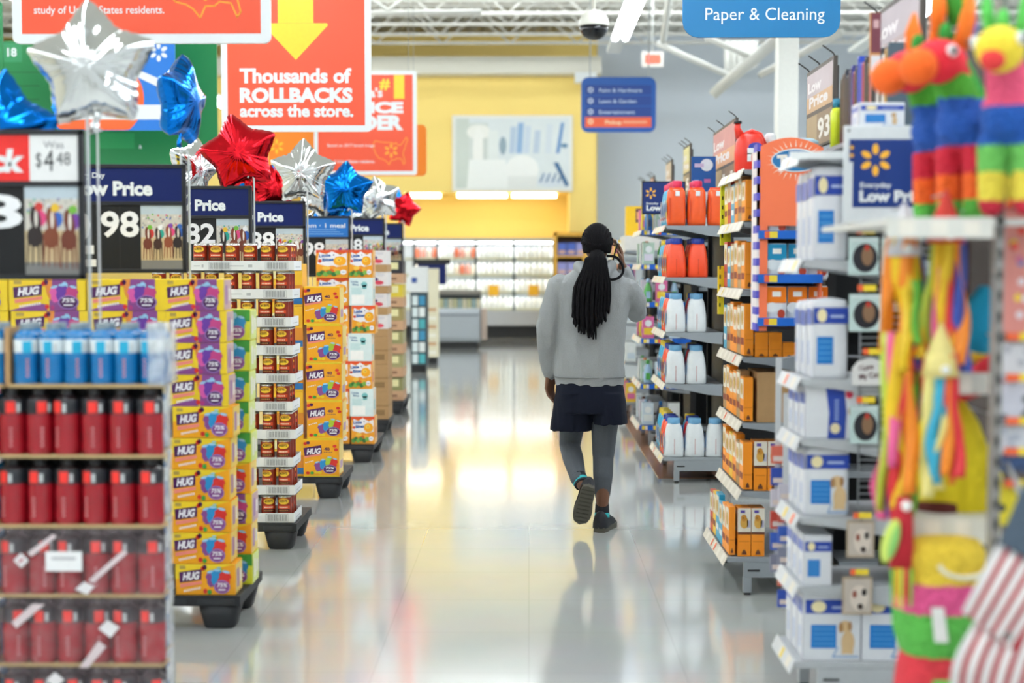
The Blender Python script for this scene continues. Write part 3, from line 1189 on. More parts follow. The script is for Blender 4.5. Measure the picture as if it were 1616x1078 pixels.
TAPE = M('#D9C9CB', .45)
STK = M('#E6E3E4', .45)
for k, z in enumerate(zs):
    wrapped = k < 3
    t, w, d = make_pack('drink_pack', 'pack of red sports drink bottles, %s layer from the top%s' % (ORD[5 - k], ', under hazy wrap' if wrapped else ''), (-1.745, 4.60, z), 6, 1, PX, .085, 'red')
    t['group'] = 'packs of red drink at bottom left'
    if wrapped:
        b = film_box(w + .012, d + .012, .223, FILM, k)
        b.build('plastic_wrap', t, loc=(-.006, -.007, .004))
        fr = front(0, -.014, 0)
        if k == 2:
            b = MB()
            b.poly(fr, [(.06, .125), (.085, .15), (.11, .125), (.085, .1)], STK, 1)
            b.ell(fr, .085, .125, .012, .006, M('#C08088', .4), 2, 8, .6)
            b.build('diamond_sticker', t)
            b = MB()
            b.poly(fr, [(.105, .15), (.12, .138), (.205, .205), (.19, .212)], TAPE, 1)
            b.build('tape', t)
            b = MB()
            b.rect(fr, .165, .09, .285, .155, M('#EFEFEF', .4), 1)
            b.rect(fr, .185, .128, .265, .136, M('#B3B3B6', .4), 2)
            b.build('paper_label', t)
            b = MB()
            b.poly(fr, [(.26, .03), (.29, .055), (.325, .04), (.30, .012)], STK, 1)
            b.build('diamond_sticker', t)
            b = MB()
            b.poly(fr, [(.305, .06), (.32, .05), (.435, .15), (.42, .16)], TAPE, 1)
            b.build('tape', t)
        elif k == 1:
            b = MB()
            b.poly(fr, [(.335, .13), (.365, .16), (.405, .135), (.375, .1)], STK, 1)
            b.build('diamond_sticker', t)
            b = MB()
            b.poly(fr, [(.27, .0), (.30, .0), (.36, .07), (.335, .09)], TAPE, 1)
            b.build('tape', t)
            b = MB()
            b.poly(fr, [(.05, .15), (.065, .13), (.16, .21), (.12, .212)], TAPE, 1)
            b.build('tape', t)
        else:
            b = MB()
            b.poly(fr, [(.16, .19), (.19, .215), (.22, .19), (.19, .16)], STK, 1)
            b.build('diamond_sticker', t)
    t, w, d = make_pack('drink_pack', 'pack of blue sports drink bottles behind the red packs, %s layer from the top' % ORD[6 - k], (-1.801, 4.70, z), 6, 2, .0935, .085, 'blue')
    t['group'] = 'packs of blue drink at bottom left'
    b = film_box(.06, d + .008, .223, FILM2, 20 + k)
    b.build('plastic_wrap', t, loc=(w - .055, -.004, .004))
t, w, d = make_pack('drink_pack', 'pack of blue sports drink bottles on top of the red packs', (-1.695, 4.61, 1.194), 6, 2, .0825, .083, 'blue')
b = film_box(.05, d + .01, .205, FILM2, 40)
b.build('plastic_wrap', t, loc=(w - .04, -.006, .005))
make_pack('drink_pack', 'pack of blue sports drink bottles at the left edge, mostly out of view', (-2.214, 4.61, 1.194), 6, 2, .0825, .083, 'blue')
t, w, d = make_pack('drink_pack', 'pack of red sports drink bottles under the left edge blue pack', (-2.30, 4.60, .964), 6, 2, PX, .085, 'red')
for k in range(4):
    t, w, d = make_pack('drink_pack', 'pack of red sports drink bottles at far left, %s layer from the floor' % ORD[k + 1], (-2.30, 4.60, zs[k]), 6, 1, PX, .085, 'red')
b = MB()
b = MB()
b.box((-1.75, 4.6885, .0435), (-1.215, 4.694, 1.19), M('#15151A', .7))  # unseen black sheet added to darken the gaps behind the red bottles
tag(b.build('shade_sheet'), 'added dark sheet for shade between the red packs and blue packs', 'cardboard')
b = MB()
b.box((-1.714, 4.62, 1.195), (-1.699, 4.78, 1.39), KRAFT)
tag(b.build('cardboard_divider'), 'brown cardboard divider between the two blue drink packs', 'cardboard')
# ------------------------------------------------------------------ left: price boards, balloons, hanging boards
NAVY = M('#051A5A', .5, var=.03, spec=.3)
FRAME = M('#191B20', .4)
CARDK = M('#1B1B1C', .6, var=.05, spec=.3)
DIG = M('#EDEDED', .5)
HORSE = [M('#6B2F18', .5), M('#3A1D14', .5), M('#8A4526', .5), M('#241816', .5), M('#7A3A1C', .5)]
SILK = [M(h, .5) for h in ('#1FA08F', '#7A3FA0', '#E0B52A', '#D8447A', '#E9E9E9', '#C8372E', '#2E62B8', '#6FB13A')]


def race_print(b, fr, w, h, n, seed):
    """a generic photograph of race horses coming down a sandy track"""
    rr = random.Random(seed)
    b.rect(fr, 0, 0, w, h, M('#C9C4B8', .5), 1)
    b.rect(fr, 0, .86 * h, w, h, M('#B9C7CE', .5), 1.2)
    for i in range(60):
        b.ell(fr, rr.uniform(.03, .97) * w, rr.uniform(.6, .86) * h, .025 * w, .016 * h, SILK[rr.randrange(8)] if rr.random() < .3 else M(['#DAD5CE', '#A9A5A0', '#8D8E92'][i % 3], .5), 1.3 + i * .004, 6)
    b.rect(fr, 0, 0, w, .5 * h, M('#C8B186', .5), 1.6)
    b.rect(fr, 0, 0, w, .14 * h, M('#7C7A76', .5), 1.7)
    for i in range(n):
        x = (i + .5 + rr.uniform(-.15, .15)) / n * w
        y = (.40 + rr.uniform(-.03, .05)) * h
        k = h * (.5 if n < 4 else .38)
        m = HORSE[(i + seed) % 5]
        lv = 2 + i * .35
        for q in (-.15, -.05, .07, .15):
            b.poly(fr, [(x + q * k - .022 * k, y), (x + q * k + .03 * k, y), (x + q * k * 1.2 + .016 * k, y - .62 * k), (x + q * k * 1.2 - .016 * k, y - .62 * k)], m, lv)
        b.ell(fr, x, y + .04 * k, .19 * k, .24 * k, m, lv + .05)
        b.ell(fr, x + .02 * k, y + .42 * k, .12 * k, .32 * k, m, lv + .1, rot=.15)
        b.ell(fr, x + .03 * k, y + .45 * k, .035 * k, .2 * k, M('#E6DED2', .5), lv + .12)
        b.ell(fr, x + .08 * k, y + .46 * k, .19 * k, .2 * k, SILK[(i * 3 + seed) % 8], lv + .08)
        b.ell(fr, x + .1 * k, y + .72 * k, .1 * k, .1 * k, SILK[(i * 5 + seed + 2) % 8], lv + .14)


def price_board(label, xr, ztop, Y, W, H, header, hcol, digits, tilt, seed, nh, pole_top=.06, was=False, sub=None, big=None, foot=.1505):
    """black framed price board on a clear pole, its right edge at xr"""
    t = thing('price_board', label, 'price sign', (xr, Y, ztop - H), tilt, 'price boards above the left displays')
    b = MB()
    b.box((-W, 0, 0), (0, .02, H), FRAME)
    e = .018
    hy = H * .64
    for z0, z1 in ((0, e), (hy - e / 2, hy + e / 2), (H - e, H)):
        b.box((-W, -.008, z0), (0, 0, z1), FRAME)
    for x0, x1 in ((-W, -W + e), (-e, 0)):
        b.box((x0, -.008, 0), (x1, 0, H), FRAME)
    b.build('frame', t, bevel=.002)
    fr = front(-W + e, 0, 0)
    w = W - 2 * e
    b = MB()
    if was:
        ws = .17
        b.rect(fr, 0, hy + e / 2, w - ws, H - e, M('#E5251F', .35), 1)
        b.rect(fr, w - ws, hy + e / 2, w, H - e, M('#E8E8E6', .4), 1)
        b.text(fr, 'Rollback', w - ws - .02, hy + .045, .075, WHITE, 2, .05, 'r', .15, wd=.4)
        b.text(fr, 'Was', w - ws / 2, H - e - .045, .024, M('#6D6F72', .5), 2, 0, 'c', wd=.07)
        b.text(fr, '$', w - ws + .022, hy + .06, .05, M('#3A3B3D', .5), 2, 0, wd=.02)
        b.text(fr, '4', w - ws + .05, hy + .045, .075, M('#2A2B2D', .5), 2, 0, wd=.035)
        b.text(fr, '48', w - ws + .093, hy + .066, .045, M('#3A3B3D', .5), 2, 0, wd=.05)
    else:
        b.rect(fr, 0, hy + e / 2, w, H - e, hcol, 1)
        if sub:
            b.text(fr, header, w - .025, hy + .085, .037, WHITE, 2, .01, 'r', wd=.4)
            for k in range(3):
                b.rect(fr, .1 + .05 * k, hy + .065 - k * .017, w - .1 + .03 * k, hy + .069 - k * .017, M('#8DB8E6', .5), 2)
        else:
            b.text(fr, header, w - .135, hy + .04, .062, WHITE, 2, .045, 'r', wd=.36)
            b.text(fr, 'Every Day', w - .50, hy + .118, .024, WHITE, 2, .02, 'l', wd=.15)
    b.build('header_card', t)
    b = MB()
    pw = .19
    b.rect(fr, 0, e, w - pw, hy - e / 2, CARDK, 1)
    for k in range(3):
        b.rect(fr, w - pw - .095 * (k + 1) - .002, e, w - pw - .095 * (k + 1), hy - e / 2, M('#1E1E1F', .5), 1.3)
    b.text(fr, digits, w - pw - .008, hy - .15, .115, DIG, 2, .025, 'r', wd=.175)
    b.text(fr, big or '2', w - pw - .215, hy - .225, .19, DIG, 2, .03, 'r', wd=.12)
    b.rect(fr, w - pw - .32, e + .012, w - pw - .205, e + .045, DIG, 2)
    b.build('price_card', t)
    b = MB()
    race_print(b, Fr((-e - pw, 0, e), (1, 0, 0), (0, 0, 1)), pw, hy - 1.5 * e, nh, seed)
    b.build('picture_card', t)
    b = MB()
    b.tube([(.012, .01, foot - (ztop - H)), (.012, .01, H + pole_top - .02), (.004, .004, H + pole_top), (-.012, 0, H + pole_top + .004), (-.02, -.004, H + pole_top - .015)], .006, M('#C9CDCE', .2, var=0), 8)
    b.build('pole', t)
    return t


def zt(y, Y):
    return at(800, y, Y).z


price_board('price board with red Rollback strip and Was $4.48 card at left', at(131, 205, 4.95).x, zt(204, 4.95), 4.95, .72, .52, '', None, '8', 0.0, 3, 3, was=True, big='2', foot=.0425)
price_board('price board reading Low Price 98 above the wide juice cartons', at(293, 258, 6.57).x, zt(259, 6.57), 6.57, .68, .50, 'Low Price', NAVY, '98', .06, 5, 4)
price_board('price board reading Low Price 82 behind the bean cans', at(397, 293, 8.25).x, zt(293, 8.25), 8.25, .70, .50, 'Low Price', NAVY, '82', -.03, 8, 3)
price_board('price board reading Low Price 88 behind the bean cans', at(482, 317, 9.9).x, zt(317, 9.9), 9.9, .70, .50, 'Low Price', NAVY, '88', 0, 11, 5, .09)
price_board('lighter blue price board reading 1 item 1 meal', at(553, 341, 11.75).x, zt(341, 11.75), 11.75, .72, .50, '1 item · 1 meal', M('#1E6FC0', .35), '98', 0, 13, 4, sub=True)
price_board('small blue Low Price board above the fruit pack cases', at(607, 343, 13.75).x, zt(344, 13.75), 13.75, .68, .46, 'Low Price', NAVY, '48', 0, 17, 5, .1)
price_board('small blue price board above the mixed brown trays', at(636, 352, 15.6).x, zt(352, 15.6), 15.6, .5, .46, 'Low Price', NAVY, '97', 0, 19, 5, .02)

# plain blue sign near the freezer
t = thing('aisle_board', 'plain blue board under a black bar near the grey freezer chest', 'sign', (at(659, 449, 24).x, 24, at(659, 449, 24).z))
b = MB()
w = at(704, 449, 24).x - at(659, 449, 24).x
b.box((0, 0, 0), (w, .03, .34), NAVY)
b.build('card', t)
b = MB()
b.box((-.05, -.01, .34), (w + .07, .04, .42), BLACK)
b.build('top_bar', t)
b = MB()
b.tube([(w * .4, .05, .3), (w * .4, .05, -t.location.z)], .015, BLACK, 6)
b.build('pole', t)

# ---- balloons
def foil(hexc, rough=.14):
    m = M(hexc, rough, metal=1.0, var=.04, scale=8, bump=.15)
    return m


FOIL = {'silver': foil('#E4E6E6', .1), 'red': foil('#D81F2A', .16), 'blue': foil('#1173D0', .14)}


def make_balloon(kind, R_, seed, stick):
    t = thing('star_balloon', 'x', 'balloon')
    rr = random.Random(seed)
    n, mrings = 110, 18
    b = MB()
    ph = [rr.uniform(0, 6.28) for _ in range(4)]

    def outline(a):
        k = (a - PI / 2) % (2 * PI / 5) / (2 * PI / 5)   # 0 at tips
        q = abs(k - .5) * 2                               # 1 at tips
        return (.68 + .32 * q ** 1.6) * R_ * (1 + .012 * math.sin(a * 36 + ph[0]))

    rim = [(outline(a) * math.cos(a), outline(a) * math.sin(a)) for a in (2 * PI * i / n for i in range(n))]

    def edge_dist(x, y):
        best = 9
        for i in range(n):
            ax, ay = rim[i]
            bx_, by = rim[(i + 1) % n]
            dx, dy = bx_ - ax, by - ay
            t_ = max(0, min(1, ((x - ax) * dx + (y - ay) * dy) / (dx * dx + dy * dy)))
            best = min(best, (x - ax - dx * t_) ** 2 + (y - ay - dy * t_) ** 2)
        return math.sqrt(best)
    flat, hs = [(0, 0)], []
    for j in range(1, mrings + 1):
        p = (j / mrings) ** .8
        flat += [(x * p, y * p) for x, y in rim]
    for k, (x, y) in enumerate(flat):
        d = edge_dist(x, y) / R_ if k < 1 + (mrings - 1) * n else 0
        hs.append(.50 * R_ * math.sqrt(max(0, d * (1.4 - d))) * 1.0)
    for _ in range(9):                              # the foil rounds off its ridges
        h2 = hs[:]
        for j in range(1, mrings):
            for i in range(n):
                k = 1 + (j - 1) * n + i
                lf, rt = 1 + (j - 1) * n + (i - 1) % n, 1 + (j - 1) * n + (i + 1) % n
                up = k + n
                dn = 0 if j == 1 else k - n
                h2[k] = .4 * hs[k] + .15 * (hs[lf] + hs[rt] + hs[up] + hs[dn])
        h2[0] = sum(hs[1:1 + n]) / n
        hs = h2
    for side in (1, -1):
        vs = []
        for k, ((x, y), h) in enumerate(zip(flat, hs)):
            a, p = math.atan2(y, x), math.hypot(x, y) / R_
            e = min(1, h / (.12 * R_)) * max(0, 1 - h / (.40 * R_))
            w = R_ * .007 * e * math.sin(a * 21 + ph[1]) + R_ * .005 * e * math.sin(a * 33 + ph[2])
            w += noise.noise(Vector((x / R_ * 2.5 + seed, y / R_ * 2.5, side))) * R_ * .045 * min(1, h / (.2 * R_))
            vs.append((x, -side * (h + w), y))
        fs = []
        for i in range(n):
            i2 = (i + 1) % n
            f = (0, 1 + i, 1 + i2)
            fs.append(f if side == 1 else f[::-1])
            for j in range(mrings - 1):
                a = 1 + j * n
                f = (a + i, a + n + i, a + n + i2, a + i2)
                fs.append(f if side == 1 else f[::-1])
        b.add(vs, fs, FOIL[kind], True)
    # seam rim
    b.build('foil', t)
    b = MB()
    z0 = -R_ * .62
    b.tube([(0, 0, z0 + .03 * R_), (.01 * R_, 0, z0 - .12 * R_), (-.04 * R_, 0, z0 - .24 * R_), (-.02 * R_, 0, z0 - .34 * R_)], [.12 * R_, .05 * R_, .07 * R_, .1 * R_], FOIL[kind], 8, flat=.5)
    b.build('neck', t)
    t['z0'] = z0 - .2 * R_
    return t


def balloon(px, py, Y, rad, kind, label, roll=0.0, yaw=0.0, pitch=0.0, stick=.42, seed=1):
    c = at(px, py, Y)
    t = make_balloon(kind, rad * Y / FPX, seed, stick)
    t.location = c
    eu = Euler((pitch, roll, yaw), 'YXZ')
    for ch in [o for o in COL.objects if o.parent == t]:
        ch.data.transform(eu.to_matrix().to_4x4())
    rm = Matrix.Identity(3)
    p0 = eu.to_matrix() @ Vector((0, 0, t['z0']))
    del t['z0']
    b = MB()
    b.tube([p0, p0 + rm @ Vector((0, .006, -.06)), p0 + rm @ Vector((0, .006, -(c.z + p0.z - (.0435 if Y < 6 else .1505))))], .0035, M('#E8E8E8', .3), 6)
    b.build('stick', t)
    tag(t, label, group='star shaped foil balloons')
    return t


balloon(146, 106, 4.99, 107, 'silver', 'big silver star balloon at top left, in front of the red board', roll=-.06, seed=2)
balloon(-2, 208, 5.10, 100, 'blue', 'blue star balloon cut by the left edge of the photo', roll=.12, seed=3)
balloon(286, 160, 6.62, 76, 'blue', 'blue star balloon seen edge-on right of the big silver one', roll=.1, yaw=1.38, seed=4)
balloon(303, 268, 8.40, 54, 'silver', 'crumpled silver star balloon seen edge-on below the edge-on blue one', roll=.25, yaw=1.0, seed=5)
balloon(378, 243, 8.29, 65, 'red', 'shiny red star balloon left of the Rollbacks board corner', roll=-.22, yaw=.1, seed=6)
balloon(405, 300, 10.2, 42, 'blue', 'small blue star balloon behind the shiny red star', roll=.3, yaw=.4, seed=7)
balloon(432, 300, 10.1, 45, 'red', 'red star balloon partly hidden behind the shiny red star', roll=.05, yaw=.3, seed=8)
balloon(478, 273, 9.99, 55, 'silver', 'silver star balloon left of the bright blue star', roll=.03, seed=9)
balloon(506, 312, 11.9, 36, 'silver', 'smaller silver star balloon low behind the silver star', roll=.5, yaw=.4, seed=10)
balloon(545, 299, 11.79, 46, 'blue', 'bright blue star balloon under the price leader board', roll=.05, seed=11)
balloon(524, 330, 12.16, 38, 'blue', 'dark blue star balloon peeking out below the bright blue one', roll=.4, seed=12)
balloon(598, 314, 13.79, 37, 'silver', 'silver star balloon right of the bright blue star', roll=-.2, yaw=.3, seed=13)
balloon(570, 338, 13.87, 26, 'silver', 'tiny silver star balloon just above the small blue price board', roll=.6, yaw=.5, seed=14)
balloon(624, 320, 15.92, 26, 'blue', 'narrow blue star balloon between silver and red at the row end', roll=.1, yaw=.9, seed=15)
balloon(637, 330, 15.63, 29, 'red', 'last red star balloon at the right end of the row', roll=.3, yaw=.3, seed=16)

# ---- boards hanging from the roof
REDB = M('#E8512F', .45, var=.02)
WHB = M('#E3E7E8', .45, var=.02)
SUNY = M('#FFCB2E', .4)
USA = [(0, .78), (.04, .86), (.3, .8), (.52, .8), (.6, .74), (.64, .8), (.7, .7), (.78, .72), (.86, .84), (.93, .98), (.98, .9), (.93, .78), (.9, .64), (.86, .52), (.84, .4), (.9, .12), (.86, .05), (.79, .24), (.66, .26), (.6, .2), (.5, .2), (.44, .04), (.36, .16), (.28, .22), (.16, .26), (.06, .4), (.01, .58)]


def spark(b, fr, cx, cy, r, m, lv=2, w=.14):
    for i in range(6):
        a = PI / 2 + i * PI / 3
        b.ell(fr, cx + math.cos(a) * r * .66, cy + math.sin(a) * r * .66, r * .34, r * w, m, lv, 12, a)


def hanging_board(name, label, px0, px1, pyb, Y, h, border, face, bm, cable=True, thick=.02, radius=.03):
    p0, p1 = at(px0, pyb, Y), at(px1, pyb, Y)
    w = p1.x - p0.x
    t = thing(name, label, 'hanging sign', (p0.x, Y, p0.z))
    b = MB()
    pts = []
    for cx, cy, a0 in ((w - radius, radius, -90), (w - radius, h - radius, 0), (radius, h - radius, 90), (radius, radius, 180)):
        for k in range(5):
            a = math.radians(a0 + k * 22.5)
            pts.append((cx + radius * math.cos(a), cy + radius * math.sin(a)))
    b.prism(pts, (0, 0, 0), (1, 0, 0), (0, 0, 1), thick, bm)
    b.build('panel', t)
    if cable:
        for x in (.08 * w, .92 * w):
            b = MB()
            b.tube([(x, thick / 2, h - .01), (x, thick / 2, ZC - p0.z)], .003, M('#A9ACAC', .3), 5)
            b.build('cable', t)
    return t, w


def leader_face(t, w, h, part='printed_face'):
    b = MB()
    fr = front(0, 0, 0)
    e = .045
    b.rect(fr, e, e, w - e, h - e, REDB, 1)
    b.text(fr, '#', w * .64, h * .83, .1 * w, SUNY, 2, .04, wd=.1 * w)
    b.text(fr, '1', w * .78, h * .75, .2 * w, SUNY, 2, .07, wd=.1 * w)
    b.text(fr, "America's", w * .15, h * .75, .085 * w, WHB, 2, .03, wd=.52 * w)
    b.text(fr, 'PRICE', w * .87, h * .6, .1 * w, WHB, 2, .06, 'r', wd=.58 * w)
    b.text(fr, 'LEADER', w * .87, h * .44, .13 * w, WHB, 2, .06, 'r', wd=.76 * w)
    b.text(fr, 'Based on 2017 brand image', w * .13, h * .27, .03 * w, WHB, 2, .0, wd=.46 * w)
    b.text(fr, 'study of United States residents.', w * .09 if w > 10 else w * .085, h * .115, .03 * w, WHB, 2, .01, wd=.505 * w)
    ox, oy, kw, kh = .58 * w, .07 * h + .02, .34 * w, .28 * h
    b.line(fr, [(ox + a * kw, oy + c * kh) for a, c in USA], .008, SUNY if w > 3 else M('#F5A02A', .4), 2, True)
    spark(b, fr, ox + kw * .5, oy + kh * .52, .07 * w, M('#F5A02A', .4), 2, .2)
    b.build(part, t)


t, w = hanging_board('hanging_board', 'large red hanging board at top left above the silver balloon', 20, 427, 69, 6.65, 1.2, 1, None, WHB)
leader_face(t, w, 1.2)
t, w = hanging_board('hanging_board', 'red hanging board with yellow arrow reading Thousands of ROLLBACKS', 350, 586, 208, 11.45, 1.2, 1, None, WHB)
b = MB()
fr = front(0, 0, 0)
b.rect(fr, .05, .05, w - .05, 1.15, REDB, 1)
cx = (468 - 350) / 236 * w
q = 236 / w
b.rect(fr, cx - 28 / q, 169.2 / q, cx + 28 / q, 1.12, SUNY, 2)
b.poly(fr, [(cx, (208 - 96) / q), (cx + 51 / q, (208 - 42) / q), (cx + 49 / q, (208 - 39) / q), (cx - 49 / q, (208 - 39) / q), (cx - 51 / q, (208 - 42) / q)], SUNY, 2)
b.text(fr, 'Thousands of', 29 / q, 77 / q, 22 / q, WHB, 2, .04, wd=176 / q)
b.text(fr, 'ROLLBACKS', 29 / q, 47 / q, 21 / q, WHB, 2, .055, wd=178 / q)
b.text(fr, 'across the store.', 29 / q, 24 / q, 18.5 / q, WHB, 2, .04, wd=179 / q)
b.build('printed_face', t)
t, w = hanging_board('hanging_board', 'red hanging board reading #1 price leader behind the Rollbacks board', 496, 658, 276, 16.6, 1.2, 1, None, WHB)
leader_face(t, w, 1.2)
ORB = M('#FF8A1E', .45, var=.02)
t, w = hanging_board('hanging_board', 'orange hanging board with yellow spark behind the price leader board', 424, 673, 278, 17.4, .62, 1, None, ORB, radius=.06)
b = MB()
spark(b, front(0, 0, 0), .1, .36, .09, SUNY, 1, .16)
b.build('printed_spark', t)

# green boards and the blue and orange spark board at far left
GRNB = M('#0F7A3F', .5, var=.03)
t, w = hanging_board('hanging_board', 'wide dark green register board with small 18 at far left', 5, 344, 275, 14.0, 1.3, 1, None, GRNB, radius=.05)
q = 339 / w
b = MB()
fr = front(0, 0, 0)
b.rect(fr, 2 / q, 175 / q, 33 / q, 204 / q, M('#2C8A55', .5), 1)
b.text(fr, '18', 10 / q, 184 / q, 13 / q, WHB, 2, .03, wd=15 / q)
b.rect(fr, 150 / q, 40 / q, 208 / q, 64 / q, M('#1F8F4D', .5), 1)
for i in range(4):
    b.rect(fr, 4 / q, (95 + i * 21) / q, 60 / q, (97 + i * 21) / q, M('#0B6634', .5), 1)
b.text(fr, '&', 215 / q, 40 / q, 6 / q, WHB, 2, 0)
b.build('printed_face', t)
t, w = hanging_board('hanging_board', 'green board whose edge shows at the left border', -80, 5, 112, 13.0, .62, 1, None, GRNB, radius=.02)
t, w = hanging_board('hanging_board', 'blue and orange hanging board with white spark behind big silver balloon', 88, 277, 206, 13.4, 1.1, 1, None, M('#1672CC', .45), radius=.02)
q = 189 / w
b = MB()
fr = front(0, 0, 0)
b.poly(fr, [(max(0, (62 + 78 * math.cos(k * PI / 24)) / q), min(1.08, max(.004, (50 + 68 * math.sin(k * PI / 24)) / q))) for k in range(48)], M('#F5601F', .45), 1)
b.rect(fr, 0, 17 / q, 168 / q, 40 / q, WHB, 2)
b.add([fr.p(124 / q, 98 / q, 3), fr.p(124 / q, 86 / q, 3), fr.p(166 / q, 66 / q, 3), fr.p(170 / q, 78 / q, 3)], [(0, 1, 2, 3)], WHB)
spark(b, fr, 164 / q, 122 / q, 15 / q, WHB, 2, .22)
b.build('printed_face', t)
# yellow and orange low board behind the price boards
t, w = hanging_board('hanging_board', 'yellow card edge low between the first two price boards', 128, 205, 275, 15.0, .22, 1, None, M('#F4DC8A', .5), radius=.01)
b = MB()
b.poly(front(0, 0, 0), [(.15, .21), (.2, .05), (.5, .03), (.5, .0), (.16, .0)], ORB, 1)
b.build('printed_face', t)

# ---- blue aisle sign and directory
AISB = M('#0775AE', .4, var=.02)
t, w = hanging_board('aisle_sign', 'bright blue hanging sign reading Paper & Cleaning', 1077, 1326, 59, 9.0, .55, 1, None, AISB, radius=.1)
q = 249 / w
b = MB()
b.text(front(0, 0, 0), 'Paper & Cleaning', 36 / q, 27 / q, 20 / q, M('#E9F1F4', .4), 2, .0, wd=188 / q)
b.build('lettering', t)
t, w = hanging_board('directory_sign', 'blue directory sign with three blue rows and an orange row', 917, 1035, 209, 20.0, .765, 1, None, M('#0A56AC', .45), radius=.1, cable=False)
q = 118 / w
b = MB()
fr = front(0, 0, 0)
for i, s_ in enumerate(('Paint & Hardware', 'Lawn & Garden', 'Entertainment')):
    y = (59 - i * 17) / q
    b.rect(fr, 6 / q, y, 111 / q, y + 15 / q, M('#123F8E', .5), 1)
    spark(b, fr, 15 / q, y + 7.5 / q, 5 / q, M('#C9D3EA', .5), 2, .3)
    b.text(fr, s_, 28 / q, y + 4 / q, 6 / q, M('#B9C9E6', .5), 2, .02, wd=[68, 59, 57][i] / q)
b.rect(fr, 6 / q, 8 / q, 111 / q, 24 / q, M('#F2633A', .5), 1)
spark(b, fr, 15 / q, 17 / q, 5 / q, M('#FFD9B0', .5), 2, .3)
b.text(fr, 'Pickup', 38 / q, 13 / q, 6 / q, M('#FFD9B0', .5), 2, .03, wd=26 / q)
b.rect(fr, 66 / q, 14 / q, 104 / q, 18 / q, M('#F9A884', .5), 2)
b.build('printed_face', t)
for x in (.12, .9):
    b = MB()
    b.tube([(x * w, .01, .75), (x * w, .01, ZC - t.location.z)], .01, M('#B9BDBD', .4), 6)
    b.build('hanger', t)
# ------------------------------------------------------------------ right: shelf ends and their goods
STEEL = M('#8F9599', .4, var=.04)
STEEL_D = M('#1A1B1D', .5)
CREAM = M('#D9D6C4', .45)
TAGW, TAGY, TAGO = M('#E9E3D6', .5), M('#F2D53A', .5), M('#F0683A', .5)


def endcap(label, X0, X1, Y0, Y1, zs, xb, height=2.0, shelf_m=STEEL, back=True, chan=M('#DAD3C4', .45), blue=False, slots=True):
    """free standing shelf end whose shelves face the aisle (-X)"""
    t = thing('shelf_unit', label, 'shelf', (X1, Y0, 0))
    w, d = X1 - X0, Y1 - Y0
    for y in (0.0, d - .03):
        b = MB()
        b.box((-.05, y, 0.02), (0, y + .03, height), STEEL_D)
        for k in range(int(height / .05)):
            b.box((-.052, y + .01, .05 + k * .05), (-.05, y + .02, .075 + k * .05), M('#3A3C40', .5))
        b.build('upright', t)
    if back:
        b = MB()
        b.box((-.02, .03, .1), (-.004, d - .03, height - .01), STEEL_D)
        b.build('back_panel', t)
    # base deck, kick rail and legs
    b = MB()
    wb = X1 - xb
    b.box((-wb, 0, .16), (-.05, d, .185), shelf_m)
    b.box((-wb + .08, 0, .085), (-.05, .02, .16), shelf_m)
    b.box((-wb + .1, .004, .115), (-wb + .16, -.002, .125), STEEL_D)
    b.box((-wb + .08, d - .02, .085), (-.05, d, .16), shelf_m)
    b.build('base_deck', t, bevel=.003)
    for y in (.0, d - .03):
        b = MB()
        b.box((-wb + .08, y, .012), (-wb + .12, y + .03, .085), shelf_m)
        b.box((-wb + .085, y + .003, 0), (-wb + .115, y + .027, .012), STEEL_D)
        b.build('leg', t)
    for k, z in enumerate([.185] + list(zs)):
        xf = -wb if k == 0 else -w
        if k:
            b = MB()
            b.box((xf, 0.002, z - .012), (-.05, d - .002, z), shelf_m)
            for y in (0, d - .004):
                b.prism([(xf + .005, -.0), (xf + .005, -.022), (xf + .12, -.035), (-.16, -.075), (-.055, -.085), (-.055, 0)], (0, y, z), (1, 0, 0), (0, 0, 1), -.004, shelf_m)
            sh = b.build('shelf', t)
        else:
            sh = t
        b = MB()
        b.add([(xf - .022, -.003, z - .04), (xf - .022, d + .003, z - .04), (xf, d + .003, z + .006), (xf, -.003, z + .006), (xf - .019, -.003, z - .044), (xf - .019, d + .003, z - .044), (xf + .004, d + .003, z + .004), (xf + .004, -.003, z + .004)],
              [(1, 0, 3, 2), (4, 5, 6, 7), (0, 4, 7, 3), (1, 2, 6, 5), (0, 1, 5, 4), (3, 7, 6, 2)], chan)
        fr = Fr((xf - .022, 0, z - .04), (0, -1, 0), (.022, 0, .046))
        rr = random.Random(int(z * 1000) + int(Y0 * 10))
        for q in range(int(d / .14)):
            a = -(q * .14 + rr.uniform(.03, .06))
            b.rect(fr, a - .06, .006, a, .045, TAGW, 1)
            if rr.random() < .3:
                b.rect(fr, a - .03, .006, a, .045, rr.choice((TAGY, TAGO)), 1.5)
        b.build('price_channel', sh)
        if blue:
            b = MB()
            b.box((xf, -.012, z - .04), (-.05, -.004, z + .004), M('#1E5FC0', .4))
            f2 = front(xf, -.012, z - .04)
            for q in range(3):
                x = .02 + q * .1
                b.rect(f2, x, .005, x + .025, .04, TAGY, 1)
                b.rect(f2, x + .028, .005, x + .05, .04, TAGO if q % 2 else TAGW, 1)
            b.build('side_price_strip', sh)
    return t


